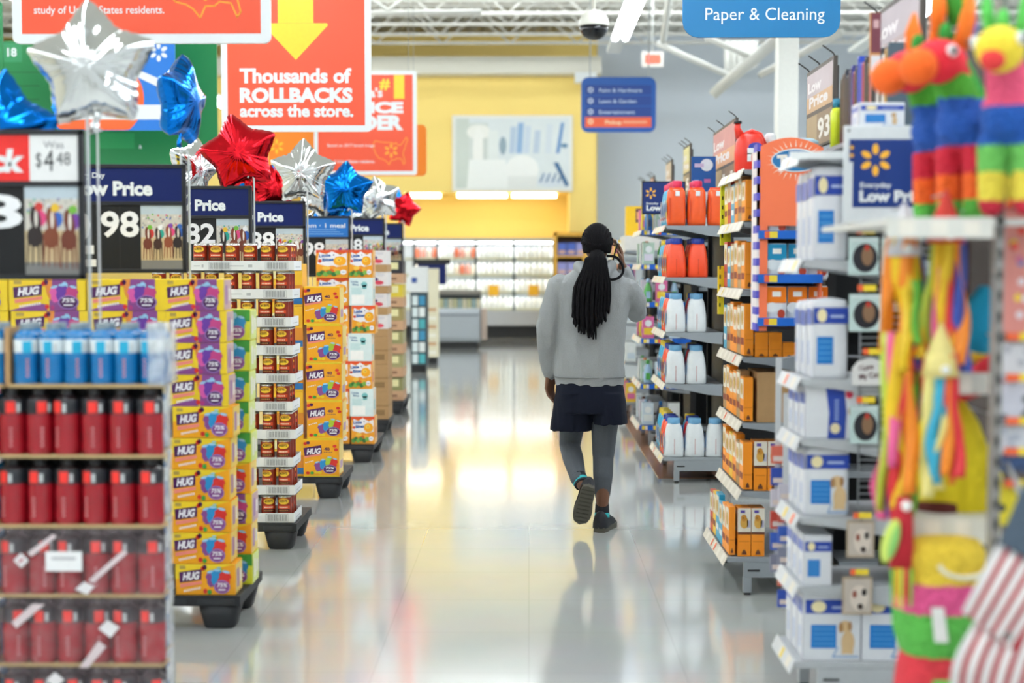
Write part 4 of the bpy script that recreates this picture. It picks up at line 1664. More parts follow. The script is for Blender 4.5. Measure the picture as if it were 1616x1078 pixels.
XN = 1.47
endcap('grey shelf unit of white and orange detergent jugs', .995, XN, 10.4, 11.35, (.724, 1.104, 1.507, 1.885), .985, 2.0)
endcap('dark shelf unit of orange dog biscuit boxes beside the coral treats display', 1.022, XN, 6.82, 7.6, (.505, .836, 1.152, 1.474, 1.80, 2.05), .957, 2.15)
endcap('shelf unit with blue price strips behind the detergent jugs', .985, XN, 12.5, 13.4, (.55, .95, 1.27, 1.6, 1.9), .975, 2.0, blue=True)
endcap('shelf unit of pale boxes past the blue price strips', .985, XN, 14.6, 15.5, (.6, 1.0, 1.4, 1.75), .975, 1.9)
endcap('farthest shelf unit on the right, partly behind the person', .985, XN, 16.8, 17.5, (.6, 1.0, 1.4, 1.7), .975, 1.8)
endcap('white shelf unit stacked with white puppy pad packs', .955, XN, 5.0, 5.36, (.455, .703, .98, 1.193, 1.61, 1.985), .945, 2.06, chan=M('#D5D8DA', .4), shelf_m=M('#B9BDC0', .4))
for i, (y, ln) in enumerate(((5.3, 3.0), (7.15, 3.0), (10.8, 3.0), (12.9, 3.0), (15.0, 3.0), (17.1, 3.0))):   # the aisle runs behind each end
    t = thing('aisle_shelving', ['long dark aisle shelving behind the puppy pads', 'long dark aisle shelving behind the dog biscuits', 'long dark aisle shelving behind the detergent jugs', 'long dark aisle shelving behind the blue price strips', 'long dark aisle shelving behind the pale boxes', 'farthest long dark aisle shelving at right'][i], 'shelf', (XN + .01, y, 0))
    b = MB()
    b.box((0, -.02, 0.02), (ln, .02, 1.95), STEEL_D)
    b.build('back_panel', t)
    for z in (.16, .6, 1.0, 1.4, 1.8):
        b = MB()
        b.box((.02, -.32, z - .03), (ln, -.02, z), STEEL)
        b.build('shelf', t)
    b = MB()
    b.box((.02, -.3, 0), (ln, -.02, .13), STEEL_D)
    b.build('base', t)

# ---- jugs


def make_jug(body, cap, panel, rx=.074, ry=.055, h=.285, seam=True, spark_=None):
    t = thing('detergent_jug', 'x', 'jug')
    b = MB()
    hb = h * .86
    b.lathe([(.93, 0), (1, .008), (1.0, hb * .3), (.97, hb * .5), (.86, hb * .75), (.74, hb * .92), (.6, hb), (.42, hb + .004)], body, 24, sx=rx, sy=ry, pw=3.2)
    fr = front(0, -ry - .0006, 0)
    if seam:
        b.poly(fr, [(-.0015, .02), (.0015, .02), (.0015, hb * .55), (-.0015, hb * .55)], M('#8E9296', .5) if body is WHITE else M('#B02A10', .4), .3)
        fr2 = Fr((0, -ry * 1.0, hb * .0), (1, 0, 0), (0, 0, 1))
    b.build('body', t)
    b = MB()
    b.lathe([(.62, hb - .003), (.64, hb), (.64, h * .985), (.58, h)], cap, 20, sx=rx, sy=ry * 1.1)
    for i in range(10):
        a = 2 * PI * i / 10
        b.box((rx * .635 * math.cos(a) - .001, ry * .7 * math.sin(a) - .001, hb), (rx * .635 * math.cos(a) + .001, ry * .7 * math.sin(a) + .001, h * .98), cap)
    b.build('cap', t)
    b = MB()
    fr = aisle_l(-rx - .0008, 0, 0)
    b.ell(fr, 0, hb * .42, ry * .72, hb * .3, panel[0], 1)
    b.ell(fr, 0, hb * .45, ry * .5, hb * .17, panel[1], 2)
    b.rect(fr, -ry * .5, hb * .2, ry * .5, hb * .26, panel[2], 2)
    b.build('label', t)
    return t


OR1, OR2 = M('#F2502A', .3), M('#EE5A22', .3)
TEAL, LBLU, DBLU = M('#2AA3CE', .3), M('#6FA6CC', .35), M('#223C9C', .35)
JW = Kind(make_jug(M('#DDE1E2', .4), LBLU, (M('#2F8FD0', .4), M('#F2F2F2', .4), M('#F07A2A', .4))))
JO = Kind(make_jug(OR1, DBLU, (M('#F4C530', .4), M('#1F3F9C', .4), WHITE)))
JB = Kind(make_jug(TEAL, M('#E8C92A', .35), (M('#F0F4F4', .4), M('#1E63B4', .4), M('#E94A3A', .4)), rx=.06))
JPT = Kind(make_jug(TEAL, M('#DC2F5C', .35), (M('#F0F4F4', .4), M('#1E63B4', .4), M('#E94A3A', .4)), rx=.06, h=.335))
JR = Kind(make_jug(M('#B8202C', .3), DBLU, (M('#F4C530', .4), M('#1F3F9C', .4), WHITE)))
zsL = [.185, .724, 1.104, 1.507, 1.885]
nmL = ['bottom', 'second', 'third', 'fourth', 'top']


def pouch_mesh():
    t = thing('detergent_pouch', 'x', 'pouch')
    b = MB()
    b.lathe([(.95, 0), (1.0, .03), (1.02, .1), (.98, .2), (.93, .25), (.8, .265)], OR2, 20, sx=.068, sy=.06, pw=3.5)
    b.build('body', t)
    b = MB()
    b.box((-.05, -.012, .262), (.05, .012, .278), OR2)
    b.build('top_seal', t)
    b = MB()
    fr = front(0, -.0625, 0)
    b.rect(fr, -.012, .215, .02, .25, WHITE, 1)
    b.rect(fr, -.055, .04, -.048, .2, M('#C33A18', .4), 1)
    fr = aisle_l(-.0705, 0, 0)
    b.ell(fr, 0, .12, .045, .07, M('#F4C530', .4), 1)
    b.ell(fr, 0, .13, .03, .04, M('#1F3F9C', .4), 2)
    b.build('label', t)
    return t


KP = Kind(pouch_mesh())
for k, z in enumerate(zsL):
    x0 = .995 + .082 if k else .985 + .085
    ks = [JW, JW, JW, JO, None][k]
    for r in range(6):
        y = 10.4 + .075 + r * .15
        for c in range(2 if r else 3 if k in (0, 4) else 2):
            x = x0 + c * (.152 if k < 3 else .148 if k == 4 else .16) + (.02 if k == 4 and r else 0)
            if k == 4:
                if r < 1:
                    kd, cn = KP, 'orange pouch'
                else:
                    kd, cn = (JPT, 'light blue jug with pink cap')
            elif k == 3:
                kd, cn = (JO, 'orange jug with dark blue cap') if r < 3 else (JB, 'light blue jug with yellow cap')
            else:
                if r == 0:
                    kd, cn = JW, 'white jug with pale blue cap'
                elif c == 1:
                    kd, cn = (JR, 'dark red jug') if r % 2 else (JB, 'light blue jug with yellow cap')
                else:
                    kd, cn = (JO, 'orange jug with dark blue cap') if r < 3 else (JB, 'light blue jug with yellow cap')
            if c == 1 and r > 2:
                continue
            kd.put((x, y, z + .0065 if False else z + .001), '%s, %s detergent shelf, %s' % (cn, nmL[k], '%s the camera, %s' % (['nearest', 'second from', 'third from', 'fourth from', 'fifth from', 'sixth from'][r], ['aisle side', 'inner side', 'innermost'][c])), group='laundry detergent on the grey shelf unit')

# ---- dog biscuit boxes
OB = M('#F5921E', .4)


def make_biscuit(w, d, h, hue, art):
    """thin upright box; its broad face looks at the aisle, its narrow side at the camera"""
    b = MB()
    cm = {'orange': OB, 'teal': M('#2F9FC4', .4), 'red': M('#C63A2A', .4), 'kraft': KRAFT, 'yellow': M('#EFC22E', .4)}[hue]
    b.box((0, 0, 0), (w, d, h), cm)
    fr = front(0, 0, 0)
    if art:
        b.rect(fr, 0, .5 * h, w, h, M('#E3DCCB', .45), 1)
        b.ell(fr, .5 * w, .7 * h, .32 * w, .12 * h, M('#D9A64A', .5), 2)
        b.ell(fr, .45 * w, .8 * h, .22 * w, .07 * h, M('#C98A30', .5), 3)
        b.ell(fr, .4 * w, .8 * h, .05 * w, .012 * h, BLACK, 4, 8)
        b.rect(fr, .2 * w, .9 * h, .55 * w, .96 * h, M('#5A4A9C', .45), 2)
        b.rect(fr, .7 * w, .6 * h, .95 * w, .75 * h, M('#B8B4C8', .45), 2)
        b.rect(fr, 0, .46 * h, w, .51 * h, M('#6A3A24', .45), 3)
    b.poly(fr, [(.3 * w, .04 * h), (.7 * w, .04 * h), (.65 * w, .1 * h), (.5 * w, .15 * h), (.35 * w, .1 * h)], M('#6A3A24', .45), 2)
    b.rect(fr, .1 * w, .3 * h, .9 * w, .32 * h, M('#D97A12', .45), 1)
    fa = aisle_l(0, d, 0)
    b.rect(fa, .06 * d, .5 * h, .94 * d, .95 * h, M('#EDE4D2', .45), 1)
    b.ell(fa, .5 * d, .72 * h, .3 * d, .14 * h, M('#C9A04A', .45), 2)
    b.rect(fa, .1 * d, .2 * h, .9 * d, .34 * h, M('#8A2F1E', .45) if hue != 'teal' else WHITE, 1)
    return tag(b.build('biscuit_box', bevel=.0015), cat='box')


KB = {}


def biscuit(w, d, h, hue, art, loc, label):
    k = (w, d, h, hue, art)
    if k not in KB:
        KB[k] = Kind(make_biscuit(*k))
    return KB[k].put(loc, label, group='dog biscuit boxes on the dark shelf unit')


zsD = [.185, .505, .836, 1.152, 1.474, 1.80]
nmD = ['bottom', 'second', 'third', 'fourth', 'fifth', 'top']
xD = [.965, 1.030, 1.030, 1.030, 1.030, 1.030]
HD = [.235, .24, .235, .25, .235, .22]
hues = ['orange', 'kraft', 'teal', 'red', 'yellow', 'orange']
for k, z in enumerate(zsD):
    y = 6.835
    h = HD[k]
    if k == 2:
        b = MB()
        b.box((0, 0, 0), (.27, .3, .243), KRAFT)
        fr = front(0, 0, 0)
        b.rect(fr, .13, .218, .22, .224, M('#8F6E42', .6), 1)
        b.rect(fr, .195, 0, .2, .24, M('#A17F50', .6), 1)
        tag(b.build('brown_carton', loc=(xD[2] + .068, y, z + .001), bevel=.002), 'plain brown carton on the third dog biscuit shelf', 'carton')
        nn = 0
    else:
        nn = {0: 2, 1: 4, 3: 3, 4: 4, 5: 3}[k]
    for c in range(nn):
        art = k != 3
        hh = h if not (k == 1 and c == 3) else .08
        if k == 3:
            hh = .118 if c < 2 else .07
        xx = xD[k] + (.055 if k in (1, 3, 4, 5) else .062) + c * .0665
        if k == 0:
            xx = xD[k] + .045 + c * .0665
        hue = 'orange' if not (k == 4 and c == 0) else 'kraft'
        biscuit(.063, .11, hh, hue, art and hue == 'orange' and hh > .1, (xx, y, z + .001), '%s dog biscuit box facing the camera, %s from left on the %s shelf' % ('brown' if hue == 'kraft' else 'short orange' if hh < .15 else 'orange', ORD[c + 1], nmD[k]))
    # row along the aisle edge
    for r in range(6):
        hue = ['orange', 'kraft', 'orange', hues[(r + k) % 6], hues[(r + k) % 6], hues[(r + k) % 6]][r] if k else ['orange', 'orange', 'teal', 'teal', 'yellow', 'red'][r]
        biscuit(.045 if k else .03, .115, h - .012 * ((r + k) % 3), hue, False, (xD[k] + .003, y + .002 + r * .121, z + .0075), '%s biscuit box facing the aisle, %s from the camera on the %s shelf' % ({'kraft': 'brown'}.get(hue, hue), ORD[r + 1], nmD[k]))
# yellow strips on the unit's far upright
for (ya, yb, xa, xb2, lb, m) in ((288, 387, 1137, 1154, 'lime yellow sign strip at the top of the biscuit shelf corner', '#D9DB1E'), (420, 496, 1133, 1143, 'narrow yellow sign strip under the lime strip', '#F0CE1E')):
    p0, p1 = at(xa, yb, 7.601), at(xb2, ya, 7.601)
    b = MB()
    b.box((0, 0, 0), (p1.x - p0.x, .03, p1.z - p0.z), M(m, .4))
    for i in range(5):
        b.rect(front(0, 0, 0), .006, .04 + i * .05, .014, .06 + i * .05, M('#4A4A1A', .5), 1)
    tag(b.build('shelf_strip', loc=(p0.x, 7.601, p0.z)), lb, 'sign')
# goods on the unit's top
t = make_jug(M('#E23322', .3), BLACK, (M('#3A50B0', .4), WHITE, M('#7C3A8C', .4)), .07, .05, .24)
CH = [c for c in COL.objects if c.parent == t]
for c in CH:
    bpy.data.objects.remove(c)
t.name = 'laundry_bottle'
b = MB()
b.lathe([(.95, 0), (1.0, .01), (1.0, .1), (.9, .15), (.8, .17), (.66, .185)], M('#E23322', .3), 24, sx=.075, sy=.05, pw=3)
b.tube([(-.045, 0, .17), (-.062, 0, .215), (-.06, 0, .24)], [.026, .016, .015], M('#E23322', .3), 12)
b.tube([(-.03, 0, .18), (.01, 0, .2), (.05, 0, .185), (.072, 0, .13)], [.014, .013, .013, .016], M('#E23322', .3), 10)
b.build('body', t)
b = MB()
b.lathe([(.02, 0), (.02, .012), (.015, .014)], BLACK, 14, o=(-.06, 0, .238))
b.build('cap', t)
b = MB()
fr = front(0, -.0512, 0)
b.ell(fr, .02, .12, .035, .022, M('#2F48A8', .4), 1)
b.rect(fr, -.02, .085, .05, .115, WHITE, 2)
b.rect(fr, -.02, .05, 0, .09, WHITE, 2)
b.text(fr, 'HE', .02, .09, .018, M('#2F48A8', .4), 3, .03)
b.build('label', t)
t.location = (1.085, 7.05, 2.051)
tag(t, 'red laundry bottle with handle on top of the biscuit shelves')
b = MB()
b.lathe([(.03, 0), (.03, .09), (.02, .105)], M('#D8D9DA', .4), 14)
tag(b.build('spray_bottle', loc=(1.195, 7.1, 2.141)), 'white bottle cap standing up right of the red laundry bottle', 'bottle')
b = MB()
b.lathe([(.035, 0), (.04, .05), (.03, .085), (.02, .09)], M('#E5402E', .35), 14)
tag(b.build('spray_bottle', loc=(1.195, 7.1, 2.051)), 'small red bottle under the white cap by the red laundry bottle', 'bottle')
t = thing('storage_tub', 'pale blue lidded tub behind the arch of the coral display', 'tub', (1.32, 7.1, 2.051))
b = MB()
b.lathe([(.09, 0), (.1, .1), (.1, .13)], M('#DCE6EA', .4), 20, pw=4)
b.build('body', t)
b = MB()
b.lathe([(.105, .13), (.105, .15), (.08, .165), (.03, .168)], M('#A9CDDC', .35), 20, pw=4)
b.build('lid', t)

# ---- coral treats display hung on the side of the biscuit unit
CORAL = M('#FF7E52', .45, var=.03)
Yt = 6.58
p0, p1 = at(1193, 522, Yt), at(1300, 212, Yt)
w, h = p1.x - p0.x, p1.z - p0.z
t = thing('treats_display', 'coral side display with blue oval Treats header and hanging bags', 'display', (p0.x, Yt, p0.z))
q = 107 / w
b = MB()
pts = [(0, 0), (w, 0), (w, h - 22 / q)] + [(w * (1 - i / 10), h - 22 / q + (22 / q) * math.sin(PI * (.08 + .84 * i / 10)) - 5 / q) for i in range(1, 10)] + [(0, h - 22 / q)]
hz = 150 / q          # header begins
b.prism([(a, max(c, hz + .06)) for a, c in pts], (0, 0, 0), (1, 0, 0), (0, 0, 1), .015, CORAL)
fr = front(0, 0, 0)
cx, cy = 62 / q, h - 42 / q
for i in range(28):
    a = 2 * PI * i / 28
    r0, r1 = 34 / q, (48 if i % 2 else 44) / q
    b.poly(fr, [(cx + math.cos(a - .035) * r0, cy + math.sin(a - .035) * r0 * .66), (cx + math.cos(a + .035) * r0, cy + math.sin(a + .035) * r0 * .66), (cx + math.cos(a) * r1, cy + math.sin(a) * r1 * .72)], M('#FFE1CF', .45), 1)
b.ell(fr, cx, cy, 40 / q, 19 / q, M('#E9EEF2', .4), 2, 32)
b.ell(fr, cx, cy, 38 / q, 17 / q, M('#2A78B0', .4), 3, 32)
b.text(fr, 'Tre', cx - 30 / q, cy - 11 / q, 19 / q, M('#F2ECE2', .4), 4, .06, wd=38 / q, rot=.05)
b.text(fr, 'ats', cx + 10 / q, cy - 9 / q, 17 / q, M('#F2ECE2', .4), 4, .06, wd=24 / q, rot=.05)
b.build('header', t)
b = MB()
b.box((0, .0, 0), (.012, .16, h - 26 / q), M('#F0E6E4', .45))
for i in range(12):
    b.box((-.002, -.002, i * .075), (.013, .1, i * .075 + .035), M('#5C58C0', .45))
b.box((.012, 0, 0), (.05, .015, hz + .06), CORAL)
b.box((w - .012, .0, 0), (w, .16, h - 26 / q), CORAL)
b.build('side_panel', t)
b = MB()
b.box((.012, .15, 0), (w - .012, .16, h - 30 / q), M('#4A3A38', .6))
b.build('back_panel', t)
bags = [((372, 360), ('#D23A38', '#D9DADB')), ((444, 431), ('#2696C2', '#E4ECEF')), ((514, 502), ('#F07E1E', '#E8ECEE'))]
for k, ((yb, yt_), cols) in enumerate(bags):
    z0, z1 = (522 - yb) / q, (522 - yt_) / q
    b = MB()
    b.box((.012, -.01, z0), (w - .012, .15, z0 + .012), M('#1F66C4', .4))
    b.box((.005, -.016, z0), (w, -.008, z1 + .004), M('#1F66C4', .4))
    f2 = front(.0, -.016, z0)
    b.rect(f2, 12 / q, .004, 20 / q, z1 - z0, TAGO, 1)
    b.rect(f2, 20 / q, .004, 33 / q, z1 - z0, TAGY, 1)
    b.build('tray', t)
    for i in range(3):
        b = MB()
        bw, bh = .1, .17
        b.lathe([(.85, 0), (1, .02), (1, .1), (.92, bh * .9), (.9, bh)], M(cols[1], .3), 16, sx=bw / 2, sy=.03, pw=4)
        f3 = front(-bw / 2, -.031, 0)
        b.rect(f3, .006, bh * .55, bw - .006, bh * .98, M(cols[0], .3), 1)
        b.rect(f3, .03, bh * .72, bw - .03, bh * .86, M('#F2EFE6', .4), 2)
        b.ell(f3, bw * .72, bh * .25, .017, .022, M('#B8452E', .4), 2)
        b.ell(f3, bw * .3, bh * .42, .03, .025, M(cols[1], .3), 2)
        tag(b.build('treat_bag', loc=(p0.x + .095 + i * .1, Yt + .04 + .02 * i, p0.z + z0 + .0125)), '%s treat bag, %s on the %s tray of the coral display' % (['red topped', 'teal topped', 'orange topped'][k], ['left', 'middle', 'right'][i], ['top', 'middle', 'bottom'][k]), 'bag', 'treat bags on the coral display')
b = MB()
b.box((w * .3, .155, h * .3), (w * .7, 6.825 - Yt, h * .34), STEEL)
b.build('hook', t)

# ---- puppy pad packs
PADW = M('#E2E5EA', .35, var=.03)
PB, PB2 = M('#2747A8', .4), M('#1E7CCB', .4)


def pup(b, fr, x, y, k, lv):
    c1, c2 = M('#D9B98A', .5), M('#A87C4E', .5)
    b.ell(fr, x, y + .35 * k, .22 * k, .4 * k, c1, lv)
    b.ell(fr, x - .1 * k, y + .9 * k, .2 * k, .2 * k, c1, lv + .2)
    b.ell(fr, x - .24 * k, y + .86 * k, .08 * k, .18 * k, c2, lv + .4)
    b.ell(fr, x + .06 * k, y + .9 * k, .07 * k, .17 * k, c2, lv + .4)
    b.rect(fr, x - .2 * k, y - .05 * k, x - .08 * k, y + .3 * k, c1, lv + .3)
    b.rect(fr, x + .06 * k, y - .05 * k, x + .18 * k, y + .3 * k, c1, lv + .3)


def make_pad(w, d, h, style):
    b = MB()
    if style == 'bag':
        b.lathe([(.94, 0), (1, .015), (1, h * .5), (.98, h * .9), (.9, h * .97), (.2, h)], PADW, 24, o=(w / 2, d / 2, 0), sx=w / 2, sy=d / 2, pw=7)
    else:
        b.box((0, 0, 0), (w, d, h), PADW)
    fr = front(0, 0, 0)
    if style == 'side':
        b.poly(fr, [(.36 * w, 0), (.64 * w, 0), (.66 * w, .5 * h), (.62 * w, h), (.32 * w, h), (.38 * w, .5 * h)], PB, 1)
        b.ell(fr, .48 * w, .2 * h, .08 * w, .1 * h, M('#F0E3B8', .4), 2)
        for i in range(6):
            b.rect(fr, .47 * w, (.36 + .07 * i) * h, .53 * w, (.4 + .07 * i) * h, M('#9FB4E2', .4), 2)
        b.ell(fr, .7 * w, .86 * h, .06 * w, .09 * h, M('#D83A5A', .4), 2)
        pup(b, fr, .82 * w, .1 * h, .5 * h, 2)
    else:
        b.rect(fr, .04 * w, .68 * h, .98 * w, .88 * h, PB, 1)
        b.ell(fr, .27 * w, .78 * h, .13 * w, .085 * h, M('#F3E6B4', .4), 2)
        b.text(fr, 'pads', .5 * w, .75 * h, .05 * h, M('#C9D6F0', .4), 2, .01, wd=.34 * w) if False else b.rect(fr, .5 * w, .755 * h, .86 * w, .785 * h, M('#B8C8EA', .4), 2)
        b.rect(fr, .14 * w, .18 * h, .58 * w, .52 * h, PB2, 1)
        for i in range(4):
            b.rect(fr, .18 * w, (.24 + .07 * i) * h, .54 * w, (.255 + .07 * i) * h, M('#5AA5DE', .4), 2)
        if w > .15:
            pup(b, fr, .78 * w, .12 * h, .42 * h, 2)
            b.poly(fr, [(.5 * w, .05 * h), (.97 * w, .05 * h), (.97 * w, .07 * h), (.53 * w, .07 * h)], M('#7FA3CC', .4), 1.5)
            b.poly(fr, [(.5 * w, .05 * h), (.53 * w, .05 * h), (.62 * w, .2 * h), (.6 * w, .2 * h)], M('#7FA3CC', .4), 1.6)
    fa = aisle_l(0, d, 0)
    b.rect(fa, .08 * d, .66 * h, .92 * d, .86 * h, M('#6A7CC0', .4), 1)
    b.rect(fa, .3 * d, .16 * h, .62 * d, .46 * h, M('#B9C4DE', .4), 1)
    b.rect(fa, .94 * d, .0, d, h, M('#B4B0C8', .4), 1)
    return tag(b.build('puppy_pad_pack', bevel=.003), cat='pack')


KPD = {}


def pad(w, d, h, style, loc, label):
    k = (w, d, h, style)
    if k not in KPD:
        KPD[k] = Kind(make_pad(*k))
    return KPD[k].put(loc, label, group='puppy pad packs on the white shelf unit')


xp = .975
rowsP = [(.186, .205, .25, 'box', 2, 'bottom'), (.456, .10, .18, 'box', 1, 'second'), (.704, .16, .25, 'bag', 1, 'third'), (.981, .22, .185, 'side', 1, 'fourth'), (1.194, .13, .285, 'bag', 1, 'fifth'), (1.611, .125, .335, 'bag', 1, 'sixth')]
for z, w, h, st, nc, nm in rowsP:
    for r in range(3):
        for c in range(nc):
            x = xp + c * (w + .004) + (.02 if z > 1.19 else 0)
            pad(w, .105, h - .01 * (r > 0 and z > .7), st, (x, 5.012 + r * .112, z), 'white puppy pad pack with blue print, %s shelf, %s from the camera, %s' % (nm, ORD[r + 1], ['aisle side', 'inner side'][c]))
pad(.165, .11, .088, 'box', (1.15, 5.02, 1.987), 'thin white pack lying on top of the puppy pad unit, lower one')
pad(.16, .11, .085, 'box', (1.152, 5.02, 2.076), 'thin white pack with blue end on top, upper one')
# white top board
b = MB()
p0, p1 = at(1247, 251, 4.985), at(1340, 239, 4.985)
b.box((0, 0, 0), (p1.x - p0.x, .02, p1.z - p0.z), WHITE)
tag(b.build('shelf_board', loc=(p0.x, 4.975, p0.z)), 'white edge board above the topmost hanging puppy pads', 'board')

# wire panel with pet mats
WIRE = M('#8E9296', .35)
t = thing('wire_panel', 'grey wire grid panel carrying pet mats beside the puppy pads', 'panel', (1.16, 5.0, 0))
b = MB()
for i in range(40):
    b.tube([(0, -.004, .74 + i * .024), (.28, -.004, .74 + i * .024)], .0022, WIRE, 5)
for i in range(5):
    b.tube([(i * .07, -.007, .72), (i * .07, -.007, 1.7)], .0028, WIRE, 5)
b.build('grid', t)
MATC = M('#C4DAD6', .5)
mats = [((1339, 434), (1387, 374), 'oval'), ((1391, 434), (1432, 376), 'oval'), ((1340, 523), (1390, 464), 'oval'), ((1345, 608), (1402, 564), 'cat'), ((1341, 700), (1386, 640), 'oval'), ((1336, 880), (1380, 822), 'photo'), ((1329, 970), (1377, 911), 'photo')]
names_m = ['pale mat card with dark oval, left of the top pair', 'pale mat card with dark oval, right of the top pair', 'pale mat card with dark oval below the top pair', 'white rounded mat lettered I Love My Cat', 'pale mat card with dark oval under the cat mat', 'dog photo card hanging lower on the wire panel, upper one', 'dog photo card hanging lower on the wire panel, lower one']
for ((xa, ya), (xb2, yb), kd), lb in zip(mats, names_m):
    Y = 4.975
    p0, p1 = at(xa, ya, Y), at(xb2, yb, Y)
    w, h = p1.x - p0.x, p1.z - p0.z
    b = MB()
    fr = front(0, 0, 0)
    if kd == 'oval':
        b.box((0, 0, 0), (w, .006, h), MATC)
        b.ell(fr, w * .55, h * .45, w * .42, h * .38, M('#23242B', .5), 1, 24)
        b.ell(fr, w * .62, h * .5, w * .2, h * .26, M('#8A6A4E', .5), 2)
        b.ell(fr, w * .6, h * .72, w * .08, h * .08, M('#C0392B', .5), 3)
        b.rect(fr, .05 * w, .88 * h, .95 * w, .97 * h, M('#D9E8E6', .5), 1)
    elif kd == 'cat':
        pts = [(0, 0), (w, 0), (w, h * .6), (w * .85, h * .85), (w * .5, h), (w * .15, h * .85), (0, h * .6)]
        b.prism(pts, (0, 0, 0), (1, 0, 0), (0, 0, 1), .008, M('#E2E1DE', .5))
        b.text(fr, 'I Love', .2 * w, .52 * h, .2 * h, M('#5A2A34', .5), 2, .02, wd=.4 * w, rot=.15)
        b.text(fr, 'My Cat', .2 * w, .2 * h, .2 * h, M('#5A2A34', .5), 2, .02, wd=.55 * w, rot=.15)
    else:
        b.box((0, 0, 0), (w, .006, h), M('#B9A68C', .5))
        b.rect(fr, .06 * w, .06 * h, .94 * w, .94 * h, M('#C9BDB0', .5), 1)
        b.ell(fr, .55 * w, .45 * h, .3 * w, .34 * h, M('#E3D6C8', .5), 2)
        b.ell(fr, .4 * w, .55 * h, .08 * w, .1 * h, M('#9A5A4A', .5), 3)
        b.ell(fr, .72 * w, .6 * h, .08 * w, .1 * h, M('#2A2422', .5), 3)
        b.ell(fr, .6 * w, .22 * h, .1 * w, .08 * h, M('#3A2A26', .5), 3)
    o = b.build('pet_mat' if kd != 'photo' else 'photo_card', loc=(p0.x, Y, p0.z))
    tag(o, lb, 'mat' if kd != 'photo' else 'card', 'cards hanging on the wire panel')
    o2 = MB()
    o2.tube([(p0.x + w / 2, Y + .004, p1.z - .004), (p0.x + w / 2, Y - .012, p1.z + .008), (p0.x + w / 2, 5.0, p1.z + .012)], .0025, WIRE, 5)
    o2.rect(Fr((p0.x + w / 2 - .03, Y - .014, p1.z + .01), (1, 0, 0), (0, 0, 1)), 0, 0, .02, .022, TAGO, 0)
    o2.rect(Fr((p0.x + w / 2 - .01, Y - .014, p1.z + .01), (1, 0, 0), (0, 0, 1)), 0, 0, .045, .022, TAGY, 0)
    h_ = o2.build('hook_tag', t)
    h_.matrix_parent_inverse = Matrix.Translation((-1.16, -5.0, 0))

# blue Low Price board above the pads
Yb = 4.93
p0, p1 = at(1331, 352, Yb), at(1478, 198, Yb)
w, h = p1.x - p0.x, p1.z - p0.z
t = thing('price_board', 'white framed blue Everyday Low Price board by the piñata legs', 'price sign', (p0.x, Yb, p0.z))
b = MB()
b.box((0, 0, 0), (w, .015, h), M('#DCE1E3', .4))
b.build('frame', t, bevel=.003)
q = 147 / w
b = MB()
fr = front(0, 0, 0)
NV = M('#0A337C', .5)
b.rect(fr, 14 / q, 25 / q, w - 6 / q, 134 / q, NV, 1)
b.rect(fr, 8 / q, 98 / q, 15 / q, 134 / q, NV, 1)
for y in (108, 121):
    b.ell(fr, 12 / q, y / q, 3 / q, 3 / q, M('#F2B33A', .4), 2)
spark(b, fr, 50 / q, 101 / q, 26 / q, M('#F8B93C', .4), 2, .2)
b.text(fr, 'Everyday', 26 / q, 57 / q, 8 / q, WHITE, 2, .02, wd=50 / q)
b.text(fr, 'Low Price', 25 / q, 35 / q, 17 / q, WHITE, 2, .05, wd=112 / q)
b.ell(fr, 7 / q, 148 / q, 2 / q, 2 / q, BLACK, 1)
b.build('printed_card', t)
b = MB()
b.tube([(.1, .02, 0), (.1, .02, 1.9 - p0.z), (.1, .1, 1.88 - p0.z)], .006, WIRE, 6)
b.build('bracket', t)

# ---- boards over the shelf ends, facing the aisle


def end_sign(label, x, yn, yf, ztop, zbot, tone, seed, zfoot=1.94):
    t = thing('end_sign', label, 'price sign', (x, yf, zbot), 0, 'price boards over the right shelf ends')
    d, h = yf - yn, ztop - zbot
    b = MB()
    b.box((0, -d, 0), (.02, 0, h), M('#4A423C', .5))
    b.build('frame', t)
    fr = Fr((0, 0, 0), (0, -1, 0), (0, 0, 1))
    b = MB()
    hs = h * .44
    b.rect(fr, .015, hs + .012, d - .015, h - .02, M(tone[0], .5, var=.15, scale=5), 1)
    b.rect(fr, .015, hs + .012, d - .015, hs + (h - hs) * .4, M(tone[1], .5, var=.15, scale=5), 1.5)
    b.text(fr, 'Low', .05, h * .72, h * .13, M('#E6E0E0', .5), 2, .04, wd=d * .5)
    b.text(fr, 'Price', .08, h * .53, h * .13, M('#E6E0E0', .5), 2, .04, wd=d * .7)
    b.build('header_card', t)
    b = MB()
    b.rect(fr, .015, .012, d - .015, hs - .01, M('#8A7258', .5, var=.1, scale=6), 1)
    b.rect(fr, .015, .012, d * .42, hs - .01, M('#A8906C', .5), 1.3)
    b.text(fr, str(seed), d * .46, hs * .24, hs * .55, M('#E3DCD2', .5), 2, .03, wd=d * .44)
    b.build('price_card', t)
    for y in (-.03, -d * .45, -d + .02):
        b = MB()
        b.tube([(.01, y, h), (.0, y, h + .015), (-.05, y, h + .05)], .004, STEEL_D, 5)
        b.build('clip', t)
    b = MB()
    for y in (-.05, -d + .05):
        b.tube([(.03, y, h * .9), (.03, y, zfoot - zbot)], .008, STEEL_D, 6)
    b.build('post', t)
    return t


